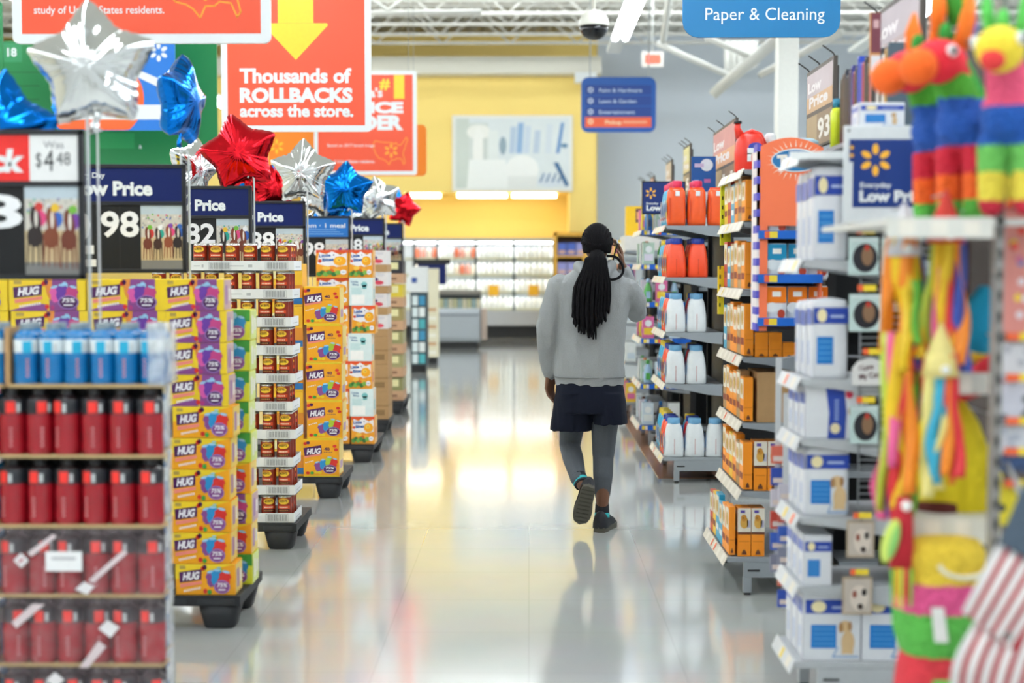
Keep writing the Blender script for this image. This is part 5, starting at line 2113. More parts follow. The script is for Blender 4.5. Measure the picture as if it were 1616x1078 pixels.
end_sign('price board over the dog biscuit shelves, near the white column', 1.46, 6.9, 7.56, 2.60, 2.19, ('#BDB0B4', '#C9A27A'), 93)
end_sign('smaller price board left of the red laundry bottle', 1.49, 10.35, 11.6, 2.66, 2.10, ('#C98A86', '#D8A078'), 11)
end_sign('narrow cream price board left of the blue product card', 1.48, 13.2, 13.75, 2.72, 2.25, ('#D8CE90', '#D2BE84'), 5)
end_sign('tan price board far down the right side, third from the left', 1.48, 14.9, 15.5, 2.70, 2.2, ('#C9B49A', '#B89A80'), 7)
end_sign('pinkish price board far down the right side, second from the left', 1.48, 17.0, 17.5, 2.66, 2.2, ('#C9988A', '#B88A70'), 8)
end_sign('leftmost thin price board far down the right side', 1.48, 18.5, 18.9, 2.7, 2.0, ('#A8A09A', '#988A80'), 6, 0.0)
end_sign('large price board at top right behind the orange piñata muzzle', 1.47, 5.42, 6.15, 2.66, 2.2, ('#B4A8AE', '#B09A98'), 48)
b = MB()
p0, p1 = at(1372, 118, 5.3), at(1390, 20, 5.3)
b.box((0, 0, 0), (p1.x - p0.x, .01, p1.z - p0.z), M('#C98A4A', .5))
fr = front(0, 0, 0)
b.rect(fr, .004, .01, .04, .07, M('#D9D4D6', .5), 1)
b.rect(fr, .004, .08, .04, .225, M('#6E2F3C', .5), 1)
b.rect(fr, .012, .17, .032, .2, M('#C9A0A0', .5), 2)
b.box((.012, .004, 2.0985 - p0.z), (.02, .012, 0), STEEL_D)
tag(b.build('shelf_talker', loc=(p0.x, 5.3, p0.z)), 'narrow maroon and orange strip sign beside large price board', 'sign')

# dark upright panels on the pad unit's back shelf
pc_ = ['#2A2C33', '#5A4A48', '#3C3F4A', '#2B2E3A', '#2F3050', '#3A3C8C', '#8A3A5A', '#2C2F3C', '#2F4FC0', '#3A55C8', '#C0506A', '#3A3C40', '#2A2B2E', '#C0706A', '#26282C', '#4A4E60', '#E0DCD6', '#3A3A3E', '#E2E0DA', '#C99A4A', '#4A5A66']
for i, c in enumerate(pc_):
    b = MB()
    y = 6.14 - i * .04
    hh = .29 + .015 * ((i * 7) % 3) + (.02 if i in (8, 9) else 0)
    b.box((0, 0, 0), (.28, .028, hh), M(c, .35))
    b.box((-.002, .004, .01), (0, .024, hh - .01), M(c, .25))
    tag(b.build('upright_panel', loc=(1.335, y, 2.0985)), 'thin upright panel with %s edge, %s from the far end of the row' % ({8: 'bright blue', 9: 'bright blue', 10: 'pink', 6: 'dark pink', 16: 'white', 18: 'white', 19: 'orange tan', 13: 'salmon'}.get(i, 'dark'), (ORD + ['thirteenth', 'fourteenth', 'fifteenth', 'sixteenth', 'seventeenth', 'eighteenth', 'nineteenth', 'twentieth', 'twenty first'])[i + 1]), 'panel', 'thin upright panels at upper right')
t = thing('top_shelf', 'grey shelf carrying the row of thin upright panels', 'shelf', (1.39, 5.28, 2.08))
b = MB()
b.box((-.1, 0, 0), (.4, 1.06, .018), STEEL)
b.build('board', t)
for y in (.1, .8):
    b = MB()
    b.box((.12, y, -2.08), (.16, y + .03, 0), STEEL_D)
    b.build('post', t)

# lime and black bottle between the board and the panels
t = thing('garden_bottle', 'lime yellow bottle with teal cap beside the dark panels', 'bottle', (1.345, 6.27, 2.0985))
b = MB()
b.lathe([(.03, .0), (.03, .16), (.02, .18)], M('#C9D41E', .35), 14)
b.build('body', t)
b = MB()
b.lathe([(.02, .18), (.02, .22)], M('#1F7C9A', .35), 12)
b.build('cap', t)

# ---- goods on the farther shelf units
small = ['#C9D8E2', '#2F6FB0', '#E0E6E4', '#4FA04A', '#E8C23A', '#9AB8D0', '#D8D2E0', '#3A4A6A', '#B0C8B8', '#E08A5A', '#D46A9A', '#5A3A2A']


def make_small(kind, c, c2):
    if kind == 'bottle':
        t = thing('cleaner_bottle', 'x', 'bottle')
        b = MB()
        b.lathe([(.034, 0), (.036, .01), (.036, .1), (.02, .15), (.014, .17)], M(c, .35), 12)
        b.box((-.02, -.0372, .03), (.02, -.036, .09), M(c2, .4))
        b.build('body', t)
        b = MB()
        b.lathe([(.016, .168), (.016, .2), (.012, .205)], M(c2, .35), 10)
        b.build('cap', t)
        return t
    b = MB()
    b.box((-.05, -.05, 0), (.05, .05, .19), M(c, .4))
    fr = front(-.05, -.05, 0)
    b.rect(fr, .01, .03, .09, .09, M(c2, .4), 1)
    b.ell(fr, .05, .13, .03, .03, WHITE, 1)
    return tag(b.build('cleaner_box'), cat='box')


KSM = [Kind(make_small('bottle' if i % 2 else 'box', small[i], small[(i * 5 + 2) % 12])) for i in range(12)]
csm = ['pale blue', 'blue', 'white', 'green', 'yellow', 'sky blue', 'lilac', 'dark blue', 'mint', 'orange', 'pink', 'brown']
for u, (Y0, zs, nm) in enumerate(((12.5, (.186, .551, .951, 1.271, 1.601, 1.901), 'blue strip shelf unit'), (14.6, (.186, .601, 1.001, 1.401), 'pale box shelf unit'), (16.8, (.186, .601, 1.001, 1.401, 1.701), 'farthest shelf unit'))):
    for k, z in enumerate(zs):
        for c in range(3 if u == 0 else 1):
            for r in range(1 if c else 5):
                j = (k * 5 + c * 7 + r * 3 + u * 4) % 12
                if u and j % 3 == 0:
                    j = 2 if u == 1 else j
                KSM[j].put((1.05 + c * .115, Y0 + .07 + r * .15, z + (.006 if True else 0)), '%s cleaner %s, %s shelf of the %s, %s' % (csm[j], 'bottle' if j % 2 else 'box', ORD[k + 1], nm, ('%s from the camera' % ORD[r + 1]) if c == 0 else ['', 'second inward', 'third inward'][c]), group='cleaners on the far right shelf units')
# yellow box and the boards over the blue strip unit
p0, p1 = at(965, 392, 15.0), at(994, 346, 15.0)
b = MB()
w, h = p1.x - p0.x, p1.z - p0.z
b.box((0, 0, 0), (w, .2, h), M('#F0C01E', .45))
b.rect(front(0, 0, 0), w * .5, h * .45, w * .95, h * .92, M('#6A3A4A', .5), 1)
b.rect(front(0, 0, 0), w * .55, h * .55, w * .9, h * .8, M('#E8A06A', .5), 2)
tag(b.build('yellow_box', loc=(1.0, 14.7, 1.9)), 'big yellow box on top of the pale box shelf unit', 'box')
b = MB()
b.box((-.02, 14.62 - 14.7, -.148), (.4, .6, -.0), M('#D9D6D0', .5))
tag(b.build('display_tray', loc=(1.0, 14.7, 1.9)), 'pale tray under the big yellow box', 'tray')
Yc = 12.3
p0, p1 = at(1013, 338, Yc), at(1082, 286, Yc)
w, h = p1.x - p0.x, p1.z - p0.z
t = thing('price_board', 'navy Everyday Low Price board behind the pouches on the detergent unit', 'price sign', (p0.x, Yc, p0.z))
b = MB()
b.box((0, 0, 0), (w, .02, h), FRAME)
b.build('frame', t)
b = MB()
fr = front(0, 0, 0)
b.rect(fr, .01, .01, w - .01, h - .012, M('#0F2C6E', .4), 1)
q = 69 / w
spark(b, fr, 14 / q, 33 / q, 9 / q, M('#F8B93C', .4), 2, .18)
b.text(fr, 'Everyday', 7 / q, 15.5 / q, 3.4 / q, WHITE, 2, .02, wd=19 / q)
b.text(fr, 'Low Price', 7 / q, 6 / q, 8 / q, WHITE, 2, .05, wd=54 / q)
b.build('printed_card', t)
b = MB()
b.tube([(.05, .03, h * .5), (.05, .03, 2.0 - p0.z - .1), (.05, .22, 2.0 - p0.z - .1)], .008, WIRE, 6)
b.build('bracket', t)
Yc = 11.2
p0, p1 = at(1091, 308, Yc), at(1130, 247, Yc)
w, h = p1.x - p0.x, p1.z - p0.z
b = MB()
b.box((0, 0, 0), (w, .012, h), M('#16549C', .4))
fr = front(0, 0, 0)
b.rect(fr, 0, 0, w, h * .09, WHITE, 1)
b.ell(fr, w * .62, h * .78, w * .26, h * .16, M('#DFE6EE', .4), 1)
b.rect(fr, w * .12, h * .72, w * .5, h * .82, M('#C9B8D8', .4), 2)
b.rect(fr, w * .52, h * .32, w * .78, h * .42, M('#C86AA0', .4), 1)
b.rect(fr, w * .1, h * .32, w * .3, h * .4, M('#8FA9D8', .4), 1)
tag(b.build('product_card', loc=(p0.x, Yc, p0.z)), 'blue product card standing behind the orange pouches', 'card')

# ---- clip strips of small packs hanging between the two nearest units
for s_, (px, y0, y1, Y) in enumerate(((1228, 700, 905, 5.75), (1240, 760, 960, 5.6))):
    p0 = at(px, y0, Y)
    t = thing('clip_strip', 'hanging strip of small colourful packs between biscuits and pads, %s' % ['left one', 'right one'][s_], 'display', (p0.x, Y, p0.z))
    L_ = at(px, y0, Y).z - at(px, y1, Y).z
    b = MB()
    b.box((-.012, 0, -L_), (.012, .004, .35), M('#D9DBDC', .4))
    b.tube([(0, .004, .34), (.1, .02, .36), (1.44 - p0.x, -.2, .36)], .005, WIRE, 6)
    b.build('strip', t)
    for k in range(6):
        b = MB()
        z = -L_ * (k + .9) / 6
        c = ['#E2705A', '#2F4FB0', '#D9D2DC', '#C8483A', '#3A62C0', '#8A8CA0'][(k + s_ * 2) % 6]
        b.box((-.03, -.014, z), (.03, -.002, z + L_ / 7.5), M(c, .35))
        b.rect(front(-.03, -.014, z), .008, .01, .05, .03, M('#E9D8D0', .4), 1)
        b.build('hanging_pack', t)
# ------------------------------------------------------------------ far end: dairy cases, freezer, poster
GREYM = M('#9AA0A4', .4, var=.04)
YD = 31.9


def dz(py):
    return at(800, py, YD).z


bx = [at(px, 450, YD).x for px in (620, 654, 690, 751, 811, 874)]
t = thing('dairy_case', 'long lit dairy case of white jugs under the yellow wall', 'cooler', (0, YD, 0))
b = MB()
b.box((bx[0], .6, 0), (bx[-1], .68, dz(378)), M('#E9EEEF', .5))
b.box((bx[0], -.05, dz(381)), (bx[-1], .68, dz(376)), GREYM)
b.build('body', t)
b = MB()
b.box((bx[0], -.25, dz(513)), (bx[-1], .68, dz(490)), M('#AEB1B4', .35))
b.build('front_base', t)
b = MB()
b.box((bx[0], -.1, 0), (bx[-1], .6, dz(513)), M('#1B1C1E', .5))
b.build('kick_plate', t)
for x in bx:
    b = MB()
    b.box((x - .03, -.05, dz(490)), (x + .03, .02, dz(381)), M('#2E3B3E', .4))
    b.build('door_frame', t)
    b = MB()
    b.tube([(x, .035, dz(485)), (x, .035, dz(384))], .012, M('#F4FAFF', .4, emit=11), 6)
    b.build('lamp_tube', t)
SH = [dz(487), dz(460), dz(433), dz(407)]
for z in SH:
    b = MB()
    b.box((bx[0], .03, z - .03), (bx[-1], .6, z), M('#D9DDD8', .4))
    b.box((bx[0], .02, z - .05), (bx[-1], .03, z + .008), M('#C4C3A6', .4))
    b.build('shelf', t)
for z in SH + [dz(381)]:
    b = MB()
    b.tube([(bx[0], .045, z - .032), (bx[-1], .045, z - .032)], .01, M('#F4FAFF', .4, emit=24), 6)
    b.build('lamp_tube', t)
for x0, x1, k in ((771, 787, 0), (834, 850, 1)):
    p0, p1 = at(x0, 467, YD), at(x1, 450, YD)
    b = MB()
    b.box((p0.x, -.06, p0.z), (p1.x, -.05, p1.z), M('#F3B81E', .5))
    b.build('price_tag', t)


def make_milk(body, cap, h=.27, r=.055):
    t = thing('milk_jug', 'x', 'jug')
    b = MB()
    b.lathe([(r * .95, 0), (r, .01), (r, h * .55), (r * .8, h * .75), (r * .35, h * .9), (r * .3, h * .95)], body, 10, pw=3)
    b.build('body', t)
    b = MB()
    b.lathe([(r * .36, h * .94), (r * .36, h)], cap, 8)
    b.build('cap', t)
    return t


KM = [Kind(make_milk(M('#F3F3EC', .5), M(c, .4))) for c in ('#D8D6C8', '#B8C6DC', '#D8B8A8')]
KO = [Kind(make_milk(M(c, .5), M('#E8E4DA', .4), .24)) for c in ('#D8704A', '#E8A08A', '#E9D9C2')]
row = ['bottom', 'second', 'third', 'top']
door = ['', 'left', 'middle left', 'middle right', 'right']
for k in range(4):
    for d in range(1, 5):
        n = 4 if d == 1 else 7
        for i in range(n):
            x = bx[d] + (i + .5) * (bx[d + 1] - bx[d]) / n
            if d == 1 or (d == 2 and i > 2 and k >= 2):
                if k < 1:
                    continue
                KO[(i + k) % 3].put((x, YD + .14, SH[k] + .001), '%s bottle on the %s shelf behind the %s dairy door' % (['orange red', 'pink', 'cream'][(i + k) % 3], row[k], door[d]), group='coloured bottles in the dairy case, %s shelf %s %d' % (row[k], door[d], (i + k) % 3))
            else:
                KM[(d + k) % 3].put((x, YD + .14, SH[k] + .001), 'white milk jug on the %s shelf behind the %s dairy door' % (row[k], door[d]), group='milk jugs on the %s shelf, %s door' % (row[k], door[d]))

# yellow framed shelf with blue packs
p0, p1 = at(874, 430, 30.8), at(924, 367, 30.8)
t = thing('wall_shelf', 'yellow framed shelf of blue packs right of the dairy case', 'shelf', (p0.x, 30.4, 0))
w = p1.x - p0.x
YW = M('#E0A83A', .5)
b = MB()
b.box((0, 0, 0), (.06, .5, p1.z), YW)
b.box((w - .06, 0, 0), (w, .5, p1.z), YW)
b.box((0, 0, p1.z - .08), (w, .5, p1.z), YW)
b.box((0, .45, 0), (w, .5, p1.z), M('#6A5030', .6))
b.build('frame', t)
pk = []
for k in range(5):
    z = p1.z - .08 - .42 * (k + 1)
    b = MB()
    b.box((.06, 0, z - .04), (w - .06, .45, z), YW)
    b.build('shelf', t)
    for i in range(3):
        b = MB()
        b.box((0, 0, 0), (.18, .2, .27), M(['#4A62B0', '#8F8FC4', '#2F8FC0', '#B8C0DC', '#5A58A8'][(k + i // 2) % 5], .4))
        b.rect(front(0, 0, 0), .02, .04, .16, .11, M('#C9A08A', .5), 1.5)
        tag(b.build('snack_pack', loc=(p0.x + .08 + i * .2, 30.42, z + .001)), 'blue pack on the yellow framed shelf, %s from its top, %s' % (ORD[k + 1] + ' shelf', ['left', 'middle', 'right'][i]), 'pack', 'blue packs on the yellow framed shelf')

# grey freezer chest
Yf = 27.6
p0, p1 = at(688, 487, Yf), at(757, 487, Yf)
w = p1.x - p0.x
t = thing('freezer_chest', 'grey freezer chest with black base at end of left row', 'freezer', (p0.x, Yf, 0))
z1 = at(700, 487, Yf).z
b = MB()
pr = [(0, .12), (-.06, .2), (-.1, .55), (-.1, z1 - .06), (-.06, z1), (.9, z1), (.9, .12)]
b.prism([(y, z) for y, z in pr], (w, 0, 0), (0, 1, 0), (0, 0, 1), w, M('#A2A8AD', .35))
b.box((0, -.115, z1 - .14), (w, -.1, z1 - .1), M('#7D8388', .4))
b.build('body', t, bevel=.01)
b = MB()
b.box((.05, .02, 0), (w - .05, .85, .12), BLACK)
b.build('base', t)
b = MB()
b.box((0, .45, z1), (w, .9, at(700, 464, Yf).z), M('#3A4043', .4))
for i in range(9):
    b.box((.04 + i * w / 9.3, .38, z1), (.04 + i * w / 9.3 + w / 11, .45, z1 + .18), M(['#B9B48A', '#8FA3A0', '#C9C1A4'][i % 3], .5))
b.build('back_rack', t)
b = MB()
b.box((0, .3, at(700, 466, Yf).z), (w, .9, at(700, 459, Yf).z), M('#6F6A62', .5))
b.build('upper_shelf', t)
b = MB()
b.box((w + .02, .3, .15), (w + .12, .8, .75), M('#C9B4A4', .5))
b.build('end_guard', t)

# bathroom photo poster on the bulkhead
p0, p1 = at(714, 302, 30.95), at(904, 182, 30.95)
t = thing('wall_poster', 'pale framed photo poster of a white room on the yellow wall', 'poster', (p0.x, 30.93, p0.z))
w, h = p1.x - p0.x, p1.z - p0.z
b = MB()
b.box((0, 0, 0), (w, .06, h), M('#E9E8E0', .5))
b.build('frame', t)
b = MB()
fr = front(0, -.002, 0)


def pc(x0, y0, x1, y1, h_, lv):
    b.rect(fr, x0 * w, y0 * h, x1 * w, y1 * h, M(h_, .5, var=.05, scale=3), lv)


pc(.03, .04, .97, .96, '#DCE3E3', 1)
pc(.03, .04, .14, .96, '#CBD3C9', 2)
pc(.14, .3, .3, .9, '#D2D8D2', 2.2)
b.ell(fr, .22 * w, .78 * h, .1 * w, .1 * h, M('#EDEDE6', .5), 3)
b.ell(fr, .22 * w, .55 * h, .05 * w, .3 * h, M('#F0F0EA', .5), 3.2)
b.poly(fr, [(.12 * w, .04 * h), (.14 * w, .42 * h), (.44 * w, .42 * h), (.48 * w, .04 * h)], M('#EEF0EC', .5), 3.5)
pc(.26, .42, .27, .7, '#A8B4AC', 4)
pc(.3, .42, .38, .8, '#E3E8E4', 3.8)
b.ell(fr, .42 * w, .6 * h, .03 * w, .12 * h, M('#8FA3B0', .5), 4)
for x, hh, m in ((.5, .85, '#B4C6D8'), (.56, .9, '#8FB0D4'), (.62, .86, '#C9D6E2'), (.7, .8, '#BCCBDA'), (.8, .88, '#D3DCE2')):
    b.poly(fr, [((x - .03) * w, .5 * h), ((x + .02) * w, .5 * h), ((x + .035) * w, hh * h), ((x - .015) * w, hh * h)], M(m, .5), 3.6)
b.poly(fr, [(.86 * w, .5 * h), (.89 * w, .5 * h), (.93 * w, .9 * h), (.9 * w, .9 * h)], M('#6E96C4', .5), 4)
b.ell(fr, .58 * w, .28 * h, .14 * w, .2 * h, M('#EFF0EC', .5), 4)
pc(.46, .04, .7, .2, '#E4E6E2', 4.2)
b.poly(fr, [(.84 * w, .38 * h), (.88 * w, .38 * h), (.97 * w, .08 * h), (.94 * w, .06 * h)], M('#3E6C98', .5), 5)
b.poly(fr, [(.7 * w, .1 * h), (.76 * w, .24 * h), (.95 * w, .1 * h), (.8 * w, .05 * h)], M('#D5DDE4', .5), 4.6)
for i in range(4):
    b.poly(fr, [((.72 + i * .05) * w, .12 * h), ((.74 + i * .05) * w, .12 * h), ((.77 + i * .05) * w, .24 * h), ((.755 + i * .05) * w, .24 * h)], M('#6E8CAC', .5), 5)
b.ell(fr, .93 * w, .6 * h, .03 * w, .03 * h, M('#5E86A8', .5), 5)
b.build('printed_picture', t)
# ------------------------------------------------------------------ the walking person
YP = 8.53


def pp(px, py, dy=0.0):
    return at(px, py, YP + dy)


def solid(shapes, name, mat, voxel=.006, smooth=6, parent=None, wrinkle=None):
    """one continuous skin grown over overlapping closed shapes"""
    bm = bmesh.new()
    for s_ in shapes:
        if s_[0] == 'cap':
            _, a, c, r0, r1 = s_
            a, c = Vector(a), Vector(c)
            for p, r in ((a, r0), (c, r1)):
                bmesh.ops.create_icosphere(bm, subdivisions=2, radius=r, matrix=Matrix.Translation(p))
            d = c - a
            if d.length > 1e-4:
                m = Matrix.Translation((a + c) / 2) @ d.to_track_quat('Z', 'Y').to_matrix().to_4x4()
                bmesh.ops.create_cone(bm, cap_ends=True, segments=16, radius1=r0, radius2=r1, depth=d.length, matrix=m)
        elif s_[0] == 'ell':
            _, c, r, rot = s_
            m = Matrix.Translation(c) @ (rot.to_4x4() if rot else Matrix()) @ Matrix.Diagonal((*r, 1))
            bmesh.ops.create_icosphere(bm, subdivisions=3, radius=1, matrix=m)
        elif s_[0] == 'loft':
            rings = s_[1]        # (centre, rx, ry)
            n = 28
            vs = []
            for c, rx, ry in rings:
                vs.append([bm.verts.new((c[0] + rx * math.copysign(abs(math.cos(t)) ** .85, math.cos(t)), c[1] + ry * math.copysign(abs(math.sin(t)) ** .85, math.sin(t)), c[2])) for t in (2 * PI * i / n for i in range(n))])
            for j in range(len(vs) - 1):
                for i in range(n):
                    bm.faces.new((vs[j][i], vs[j][(i + 1) % n], vs[j + 1][(i + 1) % n], vs[j + 1][i]))
            bm.faces.new(vs[0][::-1])
            bm.faces.new(vs[-1])
    bmesh.ops.recalc_face_normals(bm, faces=bm.faces[:])
    me = bpy.data.meshes.new(name)
    bm.to_mesh(me)
    bm.free()
    ob = bpy.data.objects.new(name, me)
    COL.objects.link(ob)
    rm = ob.modifiers.new('remesh', 'REMESH')
    rm.mode = 'VOXEL'
    rm.voxel_size = voxel
    sm = ob.modifiers.new('smooth', 'SMOOTH')
    sm.factor = .5
    sm.iterations = smooth
    dg = bpy.context.evaluated_depsgraph_get()
    m2 = bpy.data.meshes.new_from_object(ob.evaluated_get(dg))
    ob.modifiers.clear()
    ob.data = m2
    bpy.data.meshes.remove(me)
    m2.name = name
    if wrinkle:
        m2.update()
        nr = [v.normal.copy() for v in m2.vertices]
        for v, q in zip(m2.vertices, nr):
            v.co += q * wrinkle(v.co)
    m2.materials.clear()
    m2.materials.append(mat)
    m2.polygons.foreach_set('use_smooth', [True] * len(m2.polygons))
    m2.update()
    if parent:
        ob.parent = parent
        ob.matrix_parent_inverse = Matrix.Translation(-parent.location)
    return ob


SKIN = M('#6B4630', .5, var=.08, scale=20)
KNIT = M('#8E9192', .9, var=.12, scale=160, bump=.25)
NAVYC = M('#080F20', .85, var=.15, scale=60, spec=.25)
LEGM = M('#484D53', .85, var=.12, scale=120)
HAIRM = M('#060509', .85, var=.3, scale=200, bump=.4, spec=.2)

base = pp(935, 836)
person = thing('person', 'person in grey hoodie and navy shorts walking away with long dark locs', 'person', (base.x, YP, 0))

hd = pp(942, 386, .02)
neck = pp(940, 424, .0)
shL, shR = pp(880, 449), pp(994, 455)
elL, wrL = pp(864, 521, -.02), pp(868, 589, .08)
elR, wrR = pp(1005, 493, .20), pp(982, 420, .07)
hipL, hipR = pp(908, 628), pp(956, 628)
knL, knR = pp(899, 703, .2), pp(952, 719, .05)
anL, anR = pp(914, 760, -.15), pp(950, 811, -.02)
heelL, toeL = at(929, 768, 8.28), at(912, 836, 8.45)


def hand(wr, d, nrm, side, curl, sc_=1.0, thumb_out=.6):
    """palm, four fingers with three bones each and a thumb from the side of the palm"""
    d, nrm, side = d.normalized(), nrm.normalized(), side.normalized()
    out = []
    pl = .095 * sc_
    for k in range(4):
        o = side * ((1.5 - k) * .021 * sc_)
        base_ = wr + d * pl * (1.0 - .05 * abs(k - 1.2)) + o
        out.append(('cap', wr + d * .012 + o * .55, base_, .0155 * sc_, .0118 * sc_))
        L0 = [.040, .045, .042, .033][k] * sc_
        p, v = base_, d.copy()
        for j, (f, r) in enumerate(((1, .0098), (.62, .0086), (.5, .0076))):
            ang = curl * (.7 + .25 * j) * (1 + .12 * k)
            v = (v * math.cos(ang) + nrm * math.sin(ang)).normalized()
            q = p + v * L0 * f
            out.append(('cap', p, q, r * sc_, r * .9 * sc_))
            p = q
    t0 = wr + d * .03 + side * .026 * sc_
    t1 = t0 + (d * .7 + side * thumb_out + nrm * .35).normalized() * .042 * sc_
    t2 = t1 + (d * .9 + side * .15 + nrm * .4).normalized() * .032 * sc_
    out += [('cap', wr + d * .015 + side * .012, t0, .015 * sc_, .0145 * sc_), ('cap', t0, t1, .0135 * sc_, .0108 * sc_), ('cap', t1, t2, .0105 * sc_, .0085 * sc_)]
    return out


B_ = []
B_ += [('ell', hd, (.074, .094, .108), None), ('ell', hd + Vector((0, .045, -.06)), (.055, .055, .06), None),
       ('cap', hd + Vector((0, .095, -.005)), hd + Vector((0, .112, -.03)), .009, .014),       # nose
       ('cap', hd + Vector((-.02, .086, -.068)), hd + Vector((.02, .086, -.068)), .009, .009),  # lips
       ('ell', hd + Vector((-.077, .0, -.012)), (.01, .02, .032), None), ('ell', hd + Vector((.077, .0, -.012)), (.01, .02, .032), None),
       ('cap', hd + Vector((-.045, .075, .02)), hd + Vector((.045, .075, .02)), .016, .016),
       ('cap', hd + Vector((0, -.01, -.06)), neck + Vector((0, 0, -.03)), .055, .06)]
cz = lambda py: at(935, py, YP).z
cxm = lambda a: at(a, 500, YP).x
B_ += [('loft', [((cxm(931), YP, cz(625)), .15, .10), ((cxm(931), YP, cz(590)), .15, .1), ((cxm(932), YP, cz(540)), .14, .095), ((cxm(934), YP, cz(490)), .16, .105), ((cxm(936), YP, cz(455)), .19, .1), ((cxm(937), YP, cz(435)), .12, .07)])]
for a, e, w in ((shL, elL, wrL), (shR, elR, wrR)):
    B_ += [('cap', a, e, .052, .04), ('cap', e, w, .04, .027)]
wd_ = (wrL - elL).normalized()
B_ += hand(wrL, Vector((-.02, .10, -1)), Vector((.8, -.6, .05)), Vector((.6, .8, 0.05)), .3, 1.06)
B_ += hand(wrR, Vector((-.1, .12, 1)), Vector((-1, -.1, 0)), Vector((.05, -1, .1)), .42)
for h_, k_, a_ in ((hipL, knL, anL), (hipR, knR, anR)):
    B_ += [('cap', h_, k_, .085, .054), ('cap', k_, k_ * .65 + a_ * .35 + Vector((0, -.02, 0)), .05, .054), ('cap', k_ * .65 + a_ * .35 + Vector((0, -.02, 0)), a_, .052, .034)]
B_ += [('cap', anL, heelL * .8 + toeL * .2 + Vector((0, .05, .035)), .034, .035), ('cap', heelL * .75 + toeL * .25 + Vector((0, .05, .03)), heelL * .2 + toeL * .8 + Vector((0, .03, .02)), .034, .028)]
fR = pp(945, 826, -.04)
dR = Vector((.30, .95, 0)).normalized()
B_ += [('cap', anR, anR + Vector((0, 0, -.045)), .034, .036), ('cap', Vector((anR.x, anR.y - .03, .05)), Vector((anR.x, anR.y, .045)) + dR * .15, .034, .026)]
solid(B_, 'body', SKIN, .0055, 5, person)

# face details under the hair line
for sx in (-1, 1):
    b = MB()
    b.ball((hd.x + sx * .031 - base.x, hd.y + .083 - YP, hd.z + .004), .0115, M('#E9E4DC', .3), 12, 8)
    b.ball((hd.x + sx * .031 - base.x, hd.y + .0925 - YP, hd.z + .004), .005, BLACK, 10, 6)
    b.build('eye', person)

# hoodie


def wr1(p):
    f = noise.noise(Vector((p.x * 11, p.y * 9, p.z * 3.5))) * .011
    f += noise.noise(Vector((p.x * 22 + p.z * 10, p.y * 14, p.z * 12 - p.x * 16))) * .005
    return f


H_ = [('loft', [((cxm(931), YP, cz(600)), .205, .135), ((cxm(931), YP, cz(592)), .213, .142), ((cxm(931), YP, cz(575)), .213, .142), ((cxm(932), YP, cz(545)), .212, .14), ((cxm(933), YP, cz(515)), .215, .138), ((cxm(935), YP, cz(490)), .222, .136), ((cxm(936), YP, cz(465)), .235, .132), ((cxm(937), YP, cz(446)), .225, .118), ((cxm(938), YP, cz(434)), .175, .1), ((cxm(939), YP, cz(424)), .115, .09), ((cxm(940), YP, cz(414)), .085, .085)]),
      ('loft', [((cxm(931), YP, cz(608)), .203, .132), ((cxm(931), YP, cz(598)), .206, .136)]),
      ('cap', shL + Vector((.02, 0, -.01)), shL * .5 + elL * .5, .078, .072), ('cap', shL * .5 + elL * .5, elL, .072, .066),
      ('cap', elL, elL * .45 + wrL * .55, .066, .06), ('cap', elL * .45 + wrL * .55, elL * .1 + wrL * .9, .06, .05), ('cap', elL * .1 + wrL * .9, wrL + wd_ * .004, .043, .04),
      ('cap', shR + Vector((-.02, 0, -.01)), shR * .5 + elR * .5, .082, .078), ('cap', shR * .5 + elR * .5, elR, .078, .066),
      ('cap', elR, elR * .5 + wrR * .5, .066, .058), ('cap', elR * .5 + wrR * .5, elR * .12 + wrR * .88, .055, .044),
      # hood lying behind the neck
      ('cap', pp(914, 421, -.02), pp(925, 432, -.11), .04, .042), ('cap', pp(925, 432, -.11), pp(952, 432, -.11), .042, .042), ('cap', pp(952, 432, -.11), pp(964, 420, -.02), .042, .04),
      ('cap', pp(914, 421, -.02), pp(922, 424, .09), .038, .03), ('cap', pp(964, 420, -.02), pp(957, 424, .09), .038, .03)]
solid(H_, 'hoodie', KNIT, .0065, 5, person, wr1)
b = MB()
pts = [(cxm(931) + .2125 * math.copysign(abs(math.cos(t)) ** .85, math.cos(t)) - base.x, .1415 * math.copysign(abs(math.sin(t)) ** .85, math.sin(t)), cz(594)) for t in (2 * PI * i / 40 for i in range(41))]
b.tube(pts, .0035, M('#76797A', .9), 6, False)
b.build('hem_seam', person)

# shorts


def wr2(p):
    k = max(0, (cz(610) - p.z) * 5)
    return noise.noise(Vector((p.x * 26, p.y * 20, p.z * 3))) * .010 * min(1, k)


S_ = [('loft', [((cxm(931), YP, cz(650)), .195, .14), ((cxm(931), YP, cz(632)), .212, .145), ((cxm(931), YP, cz(615)), .206, .14), ((cxm(931), YP, cz(600)), .196, .128)]),
      ('loft', [((at(902, 680, YP + .07).x, YP + .075, cz(680)), .128, .155), ((at(904, 660, YP).x, YP + .05, cz(655)), .122, .15), ((at(905, 660, YP).x, YP + .03, cz(632)), .118, .148), ((cxm(907), YP, cz(618)), .112, .14)]),
      ('loft', [((at(963, 668, YP).x, YP + .01, cz(668)), .102, .145), ((at(960, 650, YP).x, YP + .005, cz(648)), .104, .145), ((at(959, 650, YP).x, YP + .005, cz(632)), .106, .146), ((cxm(955), YP, cz(618)), .112, .14)])]
solid(S_, 'shorts', NAVYC, .006, 3, person, wr2)

